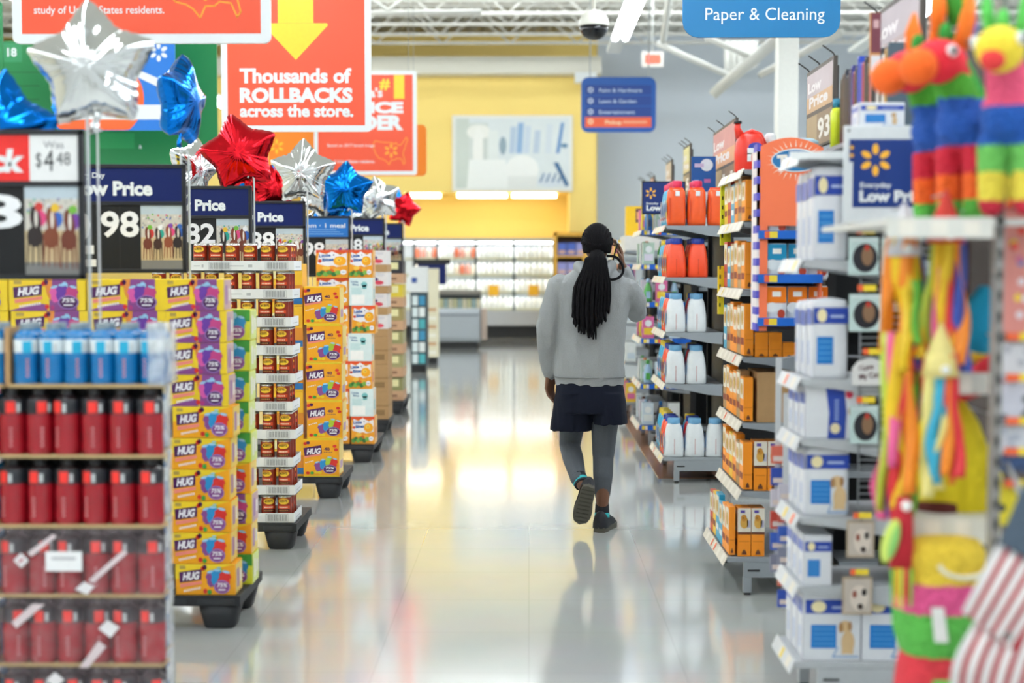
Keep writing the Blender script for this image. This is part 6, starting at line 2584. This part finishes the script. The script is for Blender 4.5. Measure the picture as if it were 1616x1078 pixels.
# leggings
cL = knL * .62 + anL * .38 + Vector((0, -.025, 0))
cR = knR * .65 + anR * .35 + Vector((0, -.02, 0))
eL, eR = knL * .05 + anL * .95, knR * .42 + anR * .58
G_ = [('cap', hipL * .6 + knL * .4, knL, .082, .066), ('cap', knL, cL, .064, .064), ('cap', cL, eL, .063, .047),
      ]
solid(G_, 'legging', LEGM, .005, 4, person)
G_ = [('cap', hipR * .6 + knR * .4, knR, .084, .067), ('cap', knR, cR, .064, .06), ('cap', cR, knR * .33 + anR * .67, .06, .048)]
solid(G_, 'legging', LEGM, .005, 4, person)

# socks and shoes
SOCK, TEALS = M('#14161C', .85), M('#2BA5A8', .8)


def sock(a, c, r0, r1, bands):
    a, c = a - Vector((base.x, YP, 0)), c - Vector((base.x, YP, 0))
    b = MB()
    n = 10
    for j in range(n):
        m = TEALS if any(lo <= (j + .5) / n <= hi for lo, hi in bands) else SOCK
        b.tube([a.lerp(c, j / n), a.lerp(c, (j + 1) / n)], [r0 + (r1 - r0) * j / n, r0 + (r1 - r0) * (j + 1) / n], m, 18, j in (0, n - 1))
    return b.build('sock', person)


sock(knL * .12 + anL * .88, anL * .55 + (heelL * .8 + toeL * .2 + Vector((0, .05, .035))) * .45, .051, .047, ((.55, .8),))
sock(knR * .2 + anR * .8, anR + Vector((0, 0, -.02)), .04, .046, ((0, .1), (.72, .95)))
SOLE, UPPER = M('#4A473C', .7, var=.15, scale=40, bump=.3), M('#15171E', .65, var=.2, scale=80)


def shoe(mat):
    out = [(-.085, .0), (-.075, .03), (-.03, .038), (.04, .04), (.1, .048), (.15, .047), (.19, .034), (.212, .0)]
    poly_ = [(x, y) for y, x in [(p[0], p[1]) for p in out]]
    pts = [(hw, y) for y, hw in out] + [(-hw * .9, y) for y, hw in out[-2:0:-1]]
    b = MB()
    b.prism(pts, (0, 0, .03), (1, 0, 0), (0, 1, 0), .03, SOLE, True)
    for i in range(9):
        b.box((-.03, -.06 + i * .03, -.002), (.032, -.05 + i * .03, .001), M('#3A382F', .8))
    so = b.build('sole', person, bevel=.006)
    b = MB()
    rings = [(-.084, .012, .05), (-.07, .033, .09), (-.035, .039, .1), (.0, .039, .1), (.04, .04, .085), (.09, .045, .062), (.14, .044, .046), (.18, .034, .036), (.207, .012, .026)]
    n = 16
    vs = []
    for y, hw, h in rings:
        for i in range(n):
            t = PI * i / (n - 1)
            vs.append((hw * math.cos(t) * (1 - .12 * math.sin(t)), y, .024 + (h) * math.sin(t) ** .7))
    fs = [(j * n + i, (j + 1) * n + i, (j + 1) * n + i + 1, j * n + i + 1) for j in range(len(rings) - 1) for i in range(n - 1)]
    b.add(vs, fs, UPPER, True)
    b.add([vs[i] for i in range(n)], [tuple(range(n))], UPPER)
    for k in range(4):
        y = .03 + k * .022
        b.tube([(-.028, y, .105 - k * .012), (0, y + .004, .117 - k * .013), (.028, y, .105 - k * .012)], .003, M('#2A2D36', .7), 6)
    up = b.build('shoe', person)
    b2 = MB()
    b2.tube([(-.042, -.07, .034), (0, -.088, .034), (.042, -.07, .034)], .003, M('#6A675A', .7), 6)
    for o in (so, up):
        o.matrix_local = Matrix.Translation((-base.x, -YP, 0)) @ mat @ Matrix.Diagonal((1.2, 1, 1, 1))
    so.parent = up
    so.matrix_parent_inverse = Matrix()
    so.matrix_local = Matrix()


shoe(Matrix.Translation((anR.x, anR.y - .005, 0)) @ Matrix.Rotation(-math.atan2(.3, .95), 4, 'Z'))
yv = (toeL - heelL).normalized()
zv = Vector((0, 1, 0))
zv = (zv - yv * zv.dot(yv)).normalized()
xv = yv.cross(zv)
m = Matrix((xv, yv, zv)).transposed().to_4x4()
m.translation = heelL + yv * .085
shoe(m)

# hair
hb = Vector((base.x, YP, 0))
b = MB()
vs = []
n, k = 28, 16
for j in range(k + 1):
    t = PI * .66 * j / k
    for i in range(n):
        a = 2 * PI * i / n
        front_ = max(0, math.sin(a))
        tt = t * (1 - .42 * front_)
        r = 1 + .035 * math.cos(a * 14) + .02 * noise.noise(Vector((a * 3, t * 4, 0)))
        vs.append((hd.x - hb.x + .088 * math.sin(tt) * math.cos(a) * r, hd.y - hb.y - .004 + .106 * math.sin(tt) * math.sin(a) * r, hd.z + .004 + .118 * math.cos(tt) * (1 + .02 * math.cos(a * 14))))
fs = [((j + 1) * n + i, (j + 1) * n + (i + 1) % n, j * n + (i + 1) % n, j * n + i) for j in range(k) for i in range(n)]
b.add(vs, fs, HAIRM, True)
hair = b.build('hair', person)
sol = hair.modifiers.new('thick', 'SOLIDIFY')
sol.thickness = .012
rr = random.Random(5)
# bound upper bundle
b = MB()
b.tube([hd - hb + Vector((0, -.06, -.02)), pp(942, 412, -.09) - hb, pp(940, 426, -.125) - hb, pp(939, 440, -.14) - hb], [.03, .058, .066, .05], HAIRM, 14)
b.build('hair_bundle', hair)
g_ = Vector((0, -.88, -.62)).normalized()
for i in range(30):                      # braids drawn back over the skull
    a = PI * (-.5 + 2 * (i + .5) / 30) + PI / 2
    s0 = Vector((math.cos(a), math.sin(a), .05 + .75 * max(0, math.sin(a)) - .25 * max(0, -math.sin(a)))).normalized()
    P = []
    for q in range(9):
        v = s0.lerp(g_, q / 8)
        v = (v + Vector((0, 0, .9)) * math.sin(PI * q / 8) * (.35 + .45 * max(0, math.sin(a)))).normalized() if q < 8 else g_
        P.append(hd - hb + Vector((v.x * .09, v.y * .108 - .004, v.z * .12 + .004)))
    b = MB()
    b.tube(P, .0085, HAIRM, 6)
    b.build('dreadlock', hair)
for i in range(64):
    u = (i % 16) / 15 * 2 - 1
    row_ = i // 16
    top = pp(940 + u * 15, 402 + abs(u) * 6, -.09 - .025 * row_ + .03 * abs(u)) - hb
    midx = 934 + u * 27 + rr.uniform(-2, 2)
    dpt = -.165 - .012 * row_ + .035 * u * u
    ln = 528 - 26 * abs(u) ** 1.5 + rr.uniform(-22, 10) - (u > .3) * 12
    pts = [top, pp(939 + u * 19, 425, dpt * .92) - hb, pp(midx + 1.5, 455, dpt) - hb, pp(midx - .5, 490, dpt) - hb, pp(midx + rr.uniform(-3, 2), ln, dpt + .005) - hb]
    # smooth the path
    P = []
    for s_ in range(len(pts) - 1):
        p0, p1, p2, p3 = pts[max(0, s_ - 1)], pts[s_], pts[s_ + 1], pts[min(len(pts) - 1, s_ + 2)]
        for q in range(4):
            t = q / 4
            P.append(.5 * ((2 * p1) + (p2 - p0) * t + (2 * p0 - 5 * p1 + 4 * p2 - p3) * t * t + (3 * p1 - p0 - 3 * p2 + p3) * t ** 3))
    P.append(pts[-1])
    b = MB()
    b.tube(P, [.0075 * (1 + .15 * math.sin(q * 2.1 + i)) * (1 if q < len(P) - 1 else .6) for q in range(len(P))], HAIRM, 6)
    b.build('dreadlock', hair)
pts = [pp(958, 404, -.06), pp(972, 406, -.05), pp(982, 418, -.06), pp(983, 430, -.08), pp(975, 439, -.11), pp(964, 441, -.13), pp(956, 437, -.14)]
b = MB()
Q = []
for s_ in range(len(pts) - 1):
    p0, p1, p2, p3 = pts[max(0, s_ - 1)], pts[s_], pts[s_ + 1], pts[min(len(pts) - 1, s_ + 2)]
    for q in range(5):
        t = q / 5
        Q.append(.5 * ((2 * p1) + (p2 - p0) * t + (2 * p0 - 5 * p1 + 4 * p2 - p3) * t * t + (3 * p1 - p0 - 3 * p2 + p3) * t ** 3) - hb)
b.tube(Q, .008, HAIRM, 8)
b.build('dreadlock', hair)

# the phone at the ear
pc0 = pp(970, 399, .05)
b = MB()
b.box((-.0045, -.036, -.075), (.0045, .036, .075), M('#15161A', .25))
b.box((-.005, -.033, -.07), (-.0045, .033, .07), M('#0A0B0D', .1))
b.box((.0045, -.03, .045), (.006, -.012, .066), M('#2A2B2F', .2))
tag(b.build('phone', loc=pc0, rot=(.35, .22, 0), bevel=.003), 'dark phone held at the right ear of the walking person', 'phone')
# ------------------------------------------------------------------ right foreground: piñatas and hanging goods
YN = 3.72
# shelf they stand on
t = thing('shelf_unit', 'near white shelf unit carrying the piñatas at the right edge', 'shelf', (1.42, 3.5, 0))
CHW = M('#D6D8D2', .45)
for (px0, px1, py0, py1, Y) in ((1397, 1566, 345, 376, 3.55), (1488, 1566, 590, 622, 3.75), (1440, 1563, 818, 858, 3.75)):
    p0, p1 = at(px0, py1, Y), at(px1, py0, Y)
    b = MB()
    b.box((p0.x - 1.42, Y - 3.5, p1.z - .016), (.18, .47 if py0 > 400 else .82, p1.z), CHW)
    b.box((p0.x - 1.42, Y - 3.5 - .012, p0.z), (p1.x - 1.42, Y - 3.5, p1.z + .003), M('#DAD9D0', .4))
    fr = front(p0.x - 1.42, Y - 3.512, p0.z)
    for k in range(3):
        b.rect(fr, .03 + k * .08, .006, .07 + k * .08, p1.z - p0.z - .004, TAGW, 1)
    b.build('shelf', t)
p0 = at(1567, 700, 3.55)
for x in (p0.x, 1.56):
    b = MB()
    b.box((x - 1.42, .05, 0), (x - 1.42 + .02, .09, 2.3), M('#8A8884', .4))
    for k in range(40):
        b.box((x - 1.42 + .006, .046, .1 + k * .052), (x - 1.42 + .014, .05, .125 + k * .052), BLACK)
    b.build('upright', t)
b = MB()
b.box((-.16, .88, .1), (.18, .9, 2.3), M('#5A504C', .6))
b.build('back_panel', t)
b = MB()
b.box((-.2, .1, .0), (.18, .9, .12), STEEL)
b.build('base', t)


def pinata_donkey(name, label, loc, rz, s, bands, head_m, muzzle_m, mane_m, ear_m, groupn, mz=1.0):
    """paper donkey facing +X in its own frame, standing on four legs"""
    bm_ = band_mat('paper_bands_' + name, [(a * s, h) for a, h in bands])
    t = thing('pinata', label, 'piñata', loc, rz, groupn)
    sh = []
    for x in (-.09, .09):
        for y in (-.045, .045):
            sh += [('cap', Vector((x, y, .035)), Vector((x * .95, y, .2)), .034, .042)]
    sh += [('cap', Vector((-.085, 0, .26)), Vector((.085, 0, .265)), .085, .082), ('cap', Vector((.085, 0, .28)), Vector((.15, 0, .4)), .062, .05)]
    sh = [(k[0], k[1] * s, k[2] * s, k[3] * s, k[4] * s) for k in sh]
    body = solid(sh, 'body', bm_, .008, 3, None)
    body.parent = t
    b = MB()
    b.ball((.19 * s, 0, .425 * s), (.085 * s, .06 * s, .06 * s), head_m, 18, 12)
    hd_ = b.build('head', t)
    b = MB()
    b.ball(((.215 + .06 * mz) * s, 0, (.405 - .03 * (1 - mz)) * s), (.05 * s * mz, .052 * s * mz, .05 * s * mz), muzzle_m, 16, 10)
    b.build('muzzle', hd_)
    for y in (-1, 1):
        b = MB()
        b.ball((.21 * s, y * .056 * s, .445 * s), .017 * s, WHITE, 12, 8)
        b.ball((.217 * s, y * .068 * s, .445 * s), .009 * s, BLACK, 10, 6)
        b.build('eye', hd_)
        b = MB()
        b.tube([(.15 * s, y * .035 * s, .46 * s), (.14 * s, y * .05 * s, .54 * s), (.135 * s, y * .052 * s, .6 * s)], [.028 * s, .03 * s, .006 * s], ear_m, 10, flat=.5)
        b.build('ear', hd_)
    b = MB()
    for k in range(9):
        x, z = .17 - .02 * k, .5 - .022 * k
        b.ball((x * s, 0, z * s), (.02 * s, .018 * s, .032 * s), mane_m, 8, 6)
    b.build('mane', hd_)
    b = MB()
    b.tube([(-.165 * s, 0, .29 * s), (-.2 * s, 0, .25 * s), (-.21 * s, 0, .16 * s)], [.015 * s, .018 * s, .01 * s], mane_m, 8)
    b.build('tail', t)
    return t


PO = lambda h: M(h, .85, var=.12, scale=70, bump=.5)
G_P = 'striped paper donkey piñatas'
zsh = at(1450, 345, 3.55).z + .001
bandsA = [(0, '#5FC24A'), (.07, '#FF6A1E'), (.14, '#D8203A'), (.215, '#1F58B4'), (.34, '#4FAE2F'), (.40, '#E02436')]
p = at(1499, 338, 4.08)
pinata_donkey('a', 'donkey piñata with orange muzzle and red, blue and green bands, on top shelf', (p.x + .04, 4.12, zsh), PI + .5, 1.0, bandsA, PO('#E8283A'), PO('#FF6A1E'), PO('#2F9A3A'), PO('#FF7A1E'), G_P)
p = at(1530, 336, 3.84)
pinata_donkey('a', 'second donkey piñata with orange muzzle, between the first one and the yellow headed one', (p.x + .05, 3.88, zsh), PI + .6, .98, bandsA, PO('#E8283A'), PO('#FF6A1E'), PO('#2F9A3A'), PO('#FF7A1E'), G_P)
bandsB = [(0, '#C8203A'), (.055, '#EFD84A'), (.13, '#6FC25A'), (.2, '#1757B0'), (.3, '#F0587E'), (.42, '#F2D53A')]
p = at(1590, 338, 3.62)
pinata_donkey('b', 'donkey piñata with yellow head, pink and blue bands, at top right corner', (p.x + .02, 3.6, zsh), -PI / 2 - .6, .94, bandsB, PO('#F2D53A'), PO('#E23A3A'), PO('#5FC65A'), PO('#5FC65A'), G_P, .6)
bandsC = [(-.4, '#D8203A'), (.08, '#E23A46'), (.135, '#5FBE4E'), (.225, '#EE4F8E'), (.30, '#F4CF3A'), (.5, '#F4CF3A')]


def frill(b, p, r, m, n=10):
    b.ball(p, r, m, n, 6)


# lower donkey seen from the chest, standing on the deck
zc = at(1480, 1078, YN).z - .06
t = thing('pinata', 'pot bellied piñata with yellow, pink, green and red bands at bottom right', 'piñata', (at(1486, 1000, YN).x, YN + .04, zc))
sh = [('loft', [((0, 0, .0), .115, .1), ((0, 0, .09), .105, .1), ((0, 0, .13), .095, .095), ((0, 0, .19), .115, .11), ((0, 0, .27), .12, .11), ((0, 0, .35), .118, .11), ((0, 0, .41), .118, .11), ((0, 0, .44), .1, .09), ((0, 0, .452), .05, .05)])]
body = solid(sh, 'body', band_mat('paper_bands_c', [(0.0, '#E23A46'), (.15, '#5FBE4E'), (.265, '#EE5A94'), (.345, '#F4D03E')]), .008, 3, None)
body.parent = t
b = MB()
b.box((-.04, -.125, -.02), (.03, -.1, .085), PO('#6CC25A'))
b.build('leg_patch', t)
b = MB()
pts = [(.04 + .07 * math.cos(a), -.105, .395 + .04 * math.sin(a)) for a in [PI * 1.05 + k * PI * .95 / 10 for k in range(11)]]
b.tube(pts, .008, M('#E9E4C8', .4), 8)
b.build('curl', t)
b = MB()
b.add([(-.05, -.118, .28), (-.018, -.12, .28), (-.006, -.123, .19), (-.04, -.121, .19), (-.05, -.112, .28), (-.018, -.114, .28), (-.006, -.117, .19), (-.04, -.115, .19)], [(0, 3, 2, 1), (4, 5, 6, 7), (0, 1, 5, 4), (1, 2, 6, 5), (2, 3, 7, 6), (3, 0, 4, 7)], M('#E4E4DE', .5))
b.build('paper_tag', t)
b = MB()
b.box((-.13, -.11, zc - .03 - zc), (.13, .12, -.002), STEEL)
b.box((-.1, -.05, -zc), (-.07, -.02, -.03), STEEL_D)
b.box((.07, -.05, -zc), (.1, -.02, -.03), STEEL_D)
tag(b.build('display_stand', loc=(t.location.x, t.location.y, zc)), 'low grey stand under the pot bellied piñata', 'stand')

# yellow piñata on the middle shelf
p = at(1500, 818, 3.9)
t = thing('pinata', 'big yellow piñata with brown base hanging under ribbons', 'piñata', (p.x, 3.92, p.z + .008))
h = at(1500, 620, 3.9).z - p.z
sh = [('loft', [((0, 0, .0), .112, .09), ((0, 0, h * .25), .115, .095), ((0, 0, h * .5), .105, .09), ((0, 0, h * .75), .075, .07), ((-.01, 0, h * .95), .04, .04), ((-.015, 0, h), .02, .02)]),
      ('cap', Vector((.03, -.02, h * .72)), Vector((.1, -.05, h * .35)), .035, .03), ('cap', Vector((.1, -.05, h * .35)), Vector((.115, -.04, .04)), .03, .025)]
body = solid(sh, 'body', PO('#E8D21E'), .008, 3, None)
body.parent = t
b = MB()
b.lathe([(.095, 0), (.1, .01), (.1, .045), (.09, .05)], PO('#5A1E16'), 16, o=(-.035, -.02, -.002), sx=.75, sy=.8)
b.build('brown_base', t)

# cyan and red piece above it
p = at(1541, 500, 3.88)
t = thing('pinata', 'cyan piñata with yellow brim and red cone beside the right post', 'piñata', (p.x + .012, 3.95, at(1541, 590, 3.88).z))
sh = [('loft', [((0, 0, 0.05), .045, .06), ((0, 0, .1), .062, .07), ((.0, 0, .16), .055, .06), ((.02, 0, .2), .03, .04), ((.03, 0, .24), .012, .02)])]
body = solid(sh, 'body', PO('#18A6D0'), .007, 3, None)
body.parent = t
b = MB()
b.tube([(-.055, -.03, .062), (-.02, -.05, .048), (.03, -.05, .035), (.06, -.03, .025)], .016, PO('#F0D22E'), 8)
b.build('brim', t)
b = MB()
b.tube([(.05, -.1, .02), (-.01, -.13, -.005), (-.075, -.15, -.06)], [.05, .042, .012], PO('#D82A36'), 12)
b.build('red_cone', t)
b = MB()
b.tube([(-.03, 0, .2), (-.04, .0, .28), (-.03, 0, .36)], [.02, .03, .02], PO('#4A2418'), 8)
b.tube([(-.035, -.02, .24), (-.06, -.03, .3)], .014, PO('#E04A2E'), 8)
b.build('brown_neck', t)

# ribbons


RIB = {k: M(h, .45, var=.1, scale=25) for k, h in dict(o='#F28A1E', y='#EDC21E', g='#6CB83A', r='#E23038', p='#F0649A', b='#3A54B0', v='#8A6AC0', t='#3FB2D0', l='#C2D84A', c='#F2E28A').items()}


def ribbons(name, label, apex, spread, length, cols, seed, cone=None, hook=None):
    t = thing('pinata', label, 'piñata', apex)
    rr = random.Random(seed)
    if cone:
        b = MB()
        b.tube([(0, 0, 0), (0, 0, .05), (0, 0, .14)], [.05, .04, .004], cone, 14)
        b.build('cone', t)
        b = MB()
        b.ball((0, -.045, .02), .012, M('#EFEFEA', .3), 10, 8)
        b.build('knob', t)
    b = MB()
    b.tube([(0, 0, .1), (.0, .01, .13), (.02, .2, .13)], .003, WIRE, 5)
    b.build('hanger', t)
    n = len(cols)
    for i, c in enumerate(cols):
        a = -PI + PI * 2 * (i + .5) / n
        u = (i + .5) / n * 2 - 1
        x0, y0 = u * .03, -.03 * math.cos(u * 1.5)
        x1 = u * spread + rr.uniform(-.012, .012)
        y1 = -.05 * math.cos(u * 1.5) + rr.uniform(-.03, .02)
        L_ = length * rr.uniform(.72, 1.05)
        w = rr.uniform(.012, .02)
        b = MB()
        vs, fs = [], []
        m = 14
        ph, am = rr.uniform(0, 6), rr.uniform(.004, .012)
        for k in range(m + 1):
            q = k / m
            x = x0 + (x1 - x0) * min(1, q * 1.9) ** .8 + am * math.sin(q * 7 + ph)
            y = y0 + (y1 - y0) * q + am * math.cos(q * 6 + ph)
            z = .06 * (1 - min(1, q * 4)) - L_ * q
            tw = .5 * math.sin(q * 3 + ph)
            vs += [(x - w * math.cos(tw), y - w * math.sin(tw), z), (x + w * math.cos(tw), y + w * math.sin(tw), z)]
        fs = [(2 * k, 2 * k + 1, 2 * k + 3, 2 * k + 2) for k in range(m)]
        b.add(vs, fs, RIB[c], True)
        o = b.build('ribbon', t)
        so = o.modifiers.new('thick', 'SOLIDIFY')
        so.thickness = .0012
    return t


ribbons('a', 'bunch of orange, yellow and green ribbons hanging below the white price strip', at(1426, 404, 3.78), .045, .30, 'ooyoyogyob', 3, PO('#D2D0D4'))
ribbons('b', 'red and yellow ribbons with a navy strand right of the orange bunch', at(1492, 384, 3.74), .04, .40, 'lypryrobv', 8, PO('#C83A30'))
ribbons('c', 'teal, cream and orange ribbons falling over the yellow piñata', at(1484, 594, 3.7), .04, .33, 'ccttcoro', 12, PO('#E8D88A'))
ribbons('d', 'green, pink and red ribbons falling left of the yellow piñata', at(1420, 560, 3.76), .045, .40, 'lpyrorgl', 17)
ribbons('e', 'lime, violet and red ribbons at the lower left of the piñatas', at(1410, 700, 3.8), .035, .22, 'pvrgylrg', 21)
ribbons('f', 'red ribbons streaming diagonally beside the lime edged disc', at(1450, 500, 3.8), .03, .30, 'rrprol', 25)
# lime edged disc and dark red cone over the lower piñata
p = at(1393, 850, 3.8)
t = thing('pinata', 'dark red piñata with lime oval disc at left of the banded one', 'piñata', (p.x, 3.70, p.z))
b = MB()
b.tube([(.03, 0, .13), (.02, 0, .0), (.03, 0, -.13)], [.02, .036, .022], PO('#B81E2C'), 14)
b.build('body', t)
b = MB()
b.ball((-.015, -.04, .02), (.022, .012, .06), PO('#C9DC6A'), 14, 10, Matrix.Rotation(.25, 3, 'Y'))
b.ball((-.008, -.05, .02), (.012, .008, .045), PO('#8CC66A'), 12, 8, Matrix.Rotation(.25, 3, 'Y'))
b.build('disc', t)
b = MB()
b.ball((.02, -.06, .115), .014, M('#EFEFEA', .3), 10, 8)
b.build('knob', t)
for k, c in enumerate('gylrg'):
    b = MB()
    x = -.015 + k * .012
    b.add([(x, -.045, -.05), (x + .009, -.047, -.05), (x + .008, -.047, -.14 - .01 * (k % 3)), (x + .002, -.045, -.15)], [(0, 3, 2, 1)], RIB[c])
    o = b.build('ribbon', t)
    so = o.modifiers.new('thick', 'SOLIDIFY')
    so.thickness = .001
b = MB()
b.tube([(.03, 0, .12), (.03, .0, .2), (.1, .1, .22)], .003, WIRE, 5)
b.build('hanger', t)
# orange and green tufts above the left donkey
for i, (px, py, c, lb) in enumerate(((1478, 20, 'o', 'orange'), (1503, 12, 'g', 'green'), (1524, 18, 'y', 'yellow and orange'), (1527, 42, 'b', 'blue and violet'))):
    p = at(px, py, 3.82 + .02 * i)
    t = thing('paper_tuft', '%s paper tuft above the left donkey piñata' % lb, 'decoration', p)
    b = MB()
    b.tube([(0, 0, -.05), (.004, 0, 0), (0, 0, .06)], [.012, .024, .02], PO({'o': '#FF7A1E', 'g': '#3A9A2E', 'y': '#F2A81E', 'b': '#4A5AC0'}[c]), 10)
    b.build('tuft', t)
    b = MB()
    b.tube([(0, 0, .05), (0, 0, .25)], .003, WIRE, 5)
    b.build('hanger', t)

# striped flag cloth
RW, RR_ = M('#E4E0DE', .8, var=.05), M('#A81024', .8, var=.1)
Yf = 3.2
t = thing('flag_cloth', 'red and white striped flag cloth with grey canton at bottom right', 'flag', at(1610, 860, Yf))
o0 = t.location.copy()


def sheet(tl, tr, bl, br, n, Y, name, bulge, curve=0.0):
    """n stripes side by side between the top edge tl-tr and the bottom edge bl-br"""
    b = MB()
    cols, rows_ = n * 5, 16
    V = []
    for j in range(rows_ + 1):
        for i in range(cols + 1):
            u, v = i / cols, j / rows_
            px = (tl[0] * (1 - u) + tr[0] * u) * (1 - v) + (bl[0] * (1 - u) + br[0] * u) * v - curve * math.sin(PI * v) * (1 - u)
            py = (tl[1] * (1 - u) + tr[1] * u) * (1 - v) + (bl[1] * (1 - u) + br[1] * u) * v + curve * .5 * math.sin(PI * v)
            p = at(px, py, Y + bulge * math.sin(u * n * PI) * .15 - bulge * math.sin(PI * v))
            V.append(tuple(p - o0))
    for j in range(rows_):
        for i in range(cols):
            m = RW if (i % 5) < 3 else RR_
            a = j * (cols + 1) + i
            b.add([V[a], V[a + 1], V[a + cols + 2], V[a + cols + 1]], [(3, 2, 1, 0)], m, True)
    ob = b.build(name, t)
    bm = bmesh.new()
    bm.from_mesh(ob.data)
    bmesh.ops.remove_doubles(bm, verts=bm.verts[:], dist=1e-5)
    bm.to_mesh(ob.data)
    bm.free()
    so = ob.modifiers.new('thick', 'SOLIDIFY')
    so.thickness = .002
    return ob


sheet((1576, 856), (1676, 910), (1518, 966), (1600, 1030), 5, Yf, 'upper_fold', .02)
sheet((1545, 972), (1690, 985), (1500, 1085), (1650, 1130), 7, Yf + .03, 'lower_fold', .03, 14)
b = MB()
P = [at(1576, 858, Yf - .012), at(1618, 760, Yf + .03), at(1700, 800, Yf + .03), at(1680, 912, Yf - .012)]
b.add([tuple(p - o0) for p in P] + [tuple(p - o0 + Vector((0, .004, 0))) for p in P], [(0, 3, 2, 1), (4, 5, 6, 7), (0, 1, 5, 4), (1, 2, 6, 5), (2, 3, 7, 6), (3, 0, 4, 7)], M('#4A5866', .9, var=.3, scale=120, bump=.6))
b.build('canton', t)
b = MB()
p = at(1590, 1004, Yf - .05) - o0
b.ball(p, .01, M('#6A6460', .5), 8, 6)
b.build('clip', t)
b = MB()
pa = at(1612, 790, Yf + .04) - o0
b.tube([pa, pa + Vector((.02, .1, .03)), pa + Vector((.1, .4, .03))], .006, WIRE, 6)
b.build('hook', t)

# small packs on the far right hooks
for i, (y0, y1, c, c2, lb, Y) in enumerate(((330, 526, '#D98A80', '#E84A3A', 'pink flowered packet hanging at the right border', 3.66), (540, 600, '#D9D8DC', '#B8B8C0', 'white packet hanging under the pink flowered one', 3.68), (604, 668, '#C9C8D2', '#6A6A72', 'grey printed packet at the right border', 3.66), (672, 716, '#D8DAE0', '#B4BAC8', 'white cup pack above the navy packet at the right border', 3.68), (720, 745, '#33507E', '#2A3A5A', 'navy packet low at the right border', 3.66), (770, 830, '#D9C81E', '#3A3A34', 'yellow and black packet beside the flag canton', 3.7))):
    x0 = 1574 if i < 4 else 1572
    p0, p1 = at(x0, y1, Y), at(1650, y0, Y)
    w, h = p1.x - p0.x, p1.z - p0.z
    t = thing('hanging_packet', lb, 'packet', (p0.x, Y, p0.z), 0, 'packets on hooks at the right border')
    b = MB()
    b.box((0, 0, 0), (w, .02, h), M(c, .4))
    fr = front(0, 0, 0)
    rr = random.Random(i)
    for k in range(16 if i == 0 else 6):
        b.ell(fr, rr.uniform(.08, .92) * w, rr.uniform(.06, .94) * h, .09 * w, min(.09 * w, .12 * h), M([c2, '#F0C83A', '#E9DCE2', '#C86A8A', '#5A8AC0'][k % 5] if i == 0 else c2, .4), 1 + .1 * k, 10)
    b.build('pack', t, bevel=.003)
    b = MB()
    b.tube([(w * .3, .01, h - .01), (w * .3, -.02, h + .01), (w * .3, .6, h + .012)], .003, WIRE, 5)
    b.rect(front(w * .1, -.022, h + .005), 0, 0, .035, .02, TAGO, 1)
    b.rect(front(w * .1, -.022, h + .005), .035, 0, .08, .02, TAGY, 1)
    b.build('hook', t)
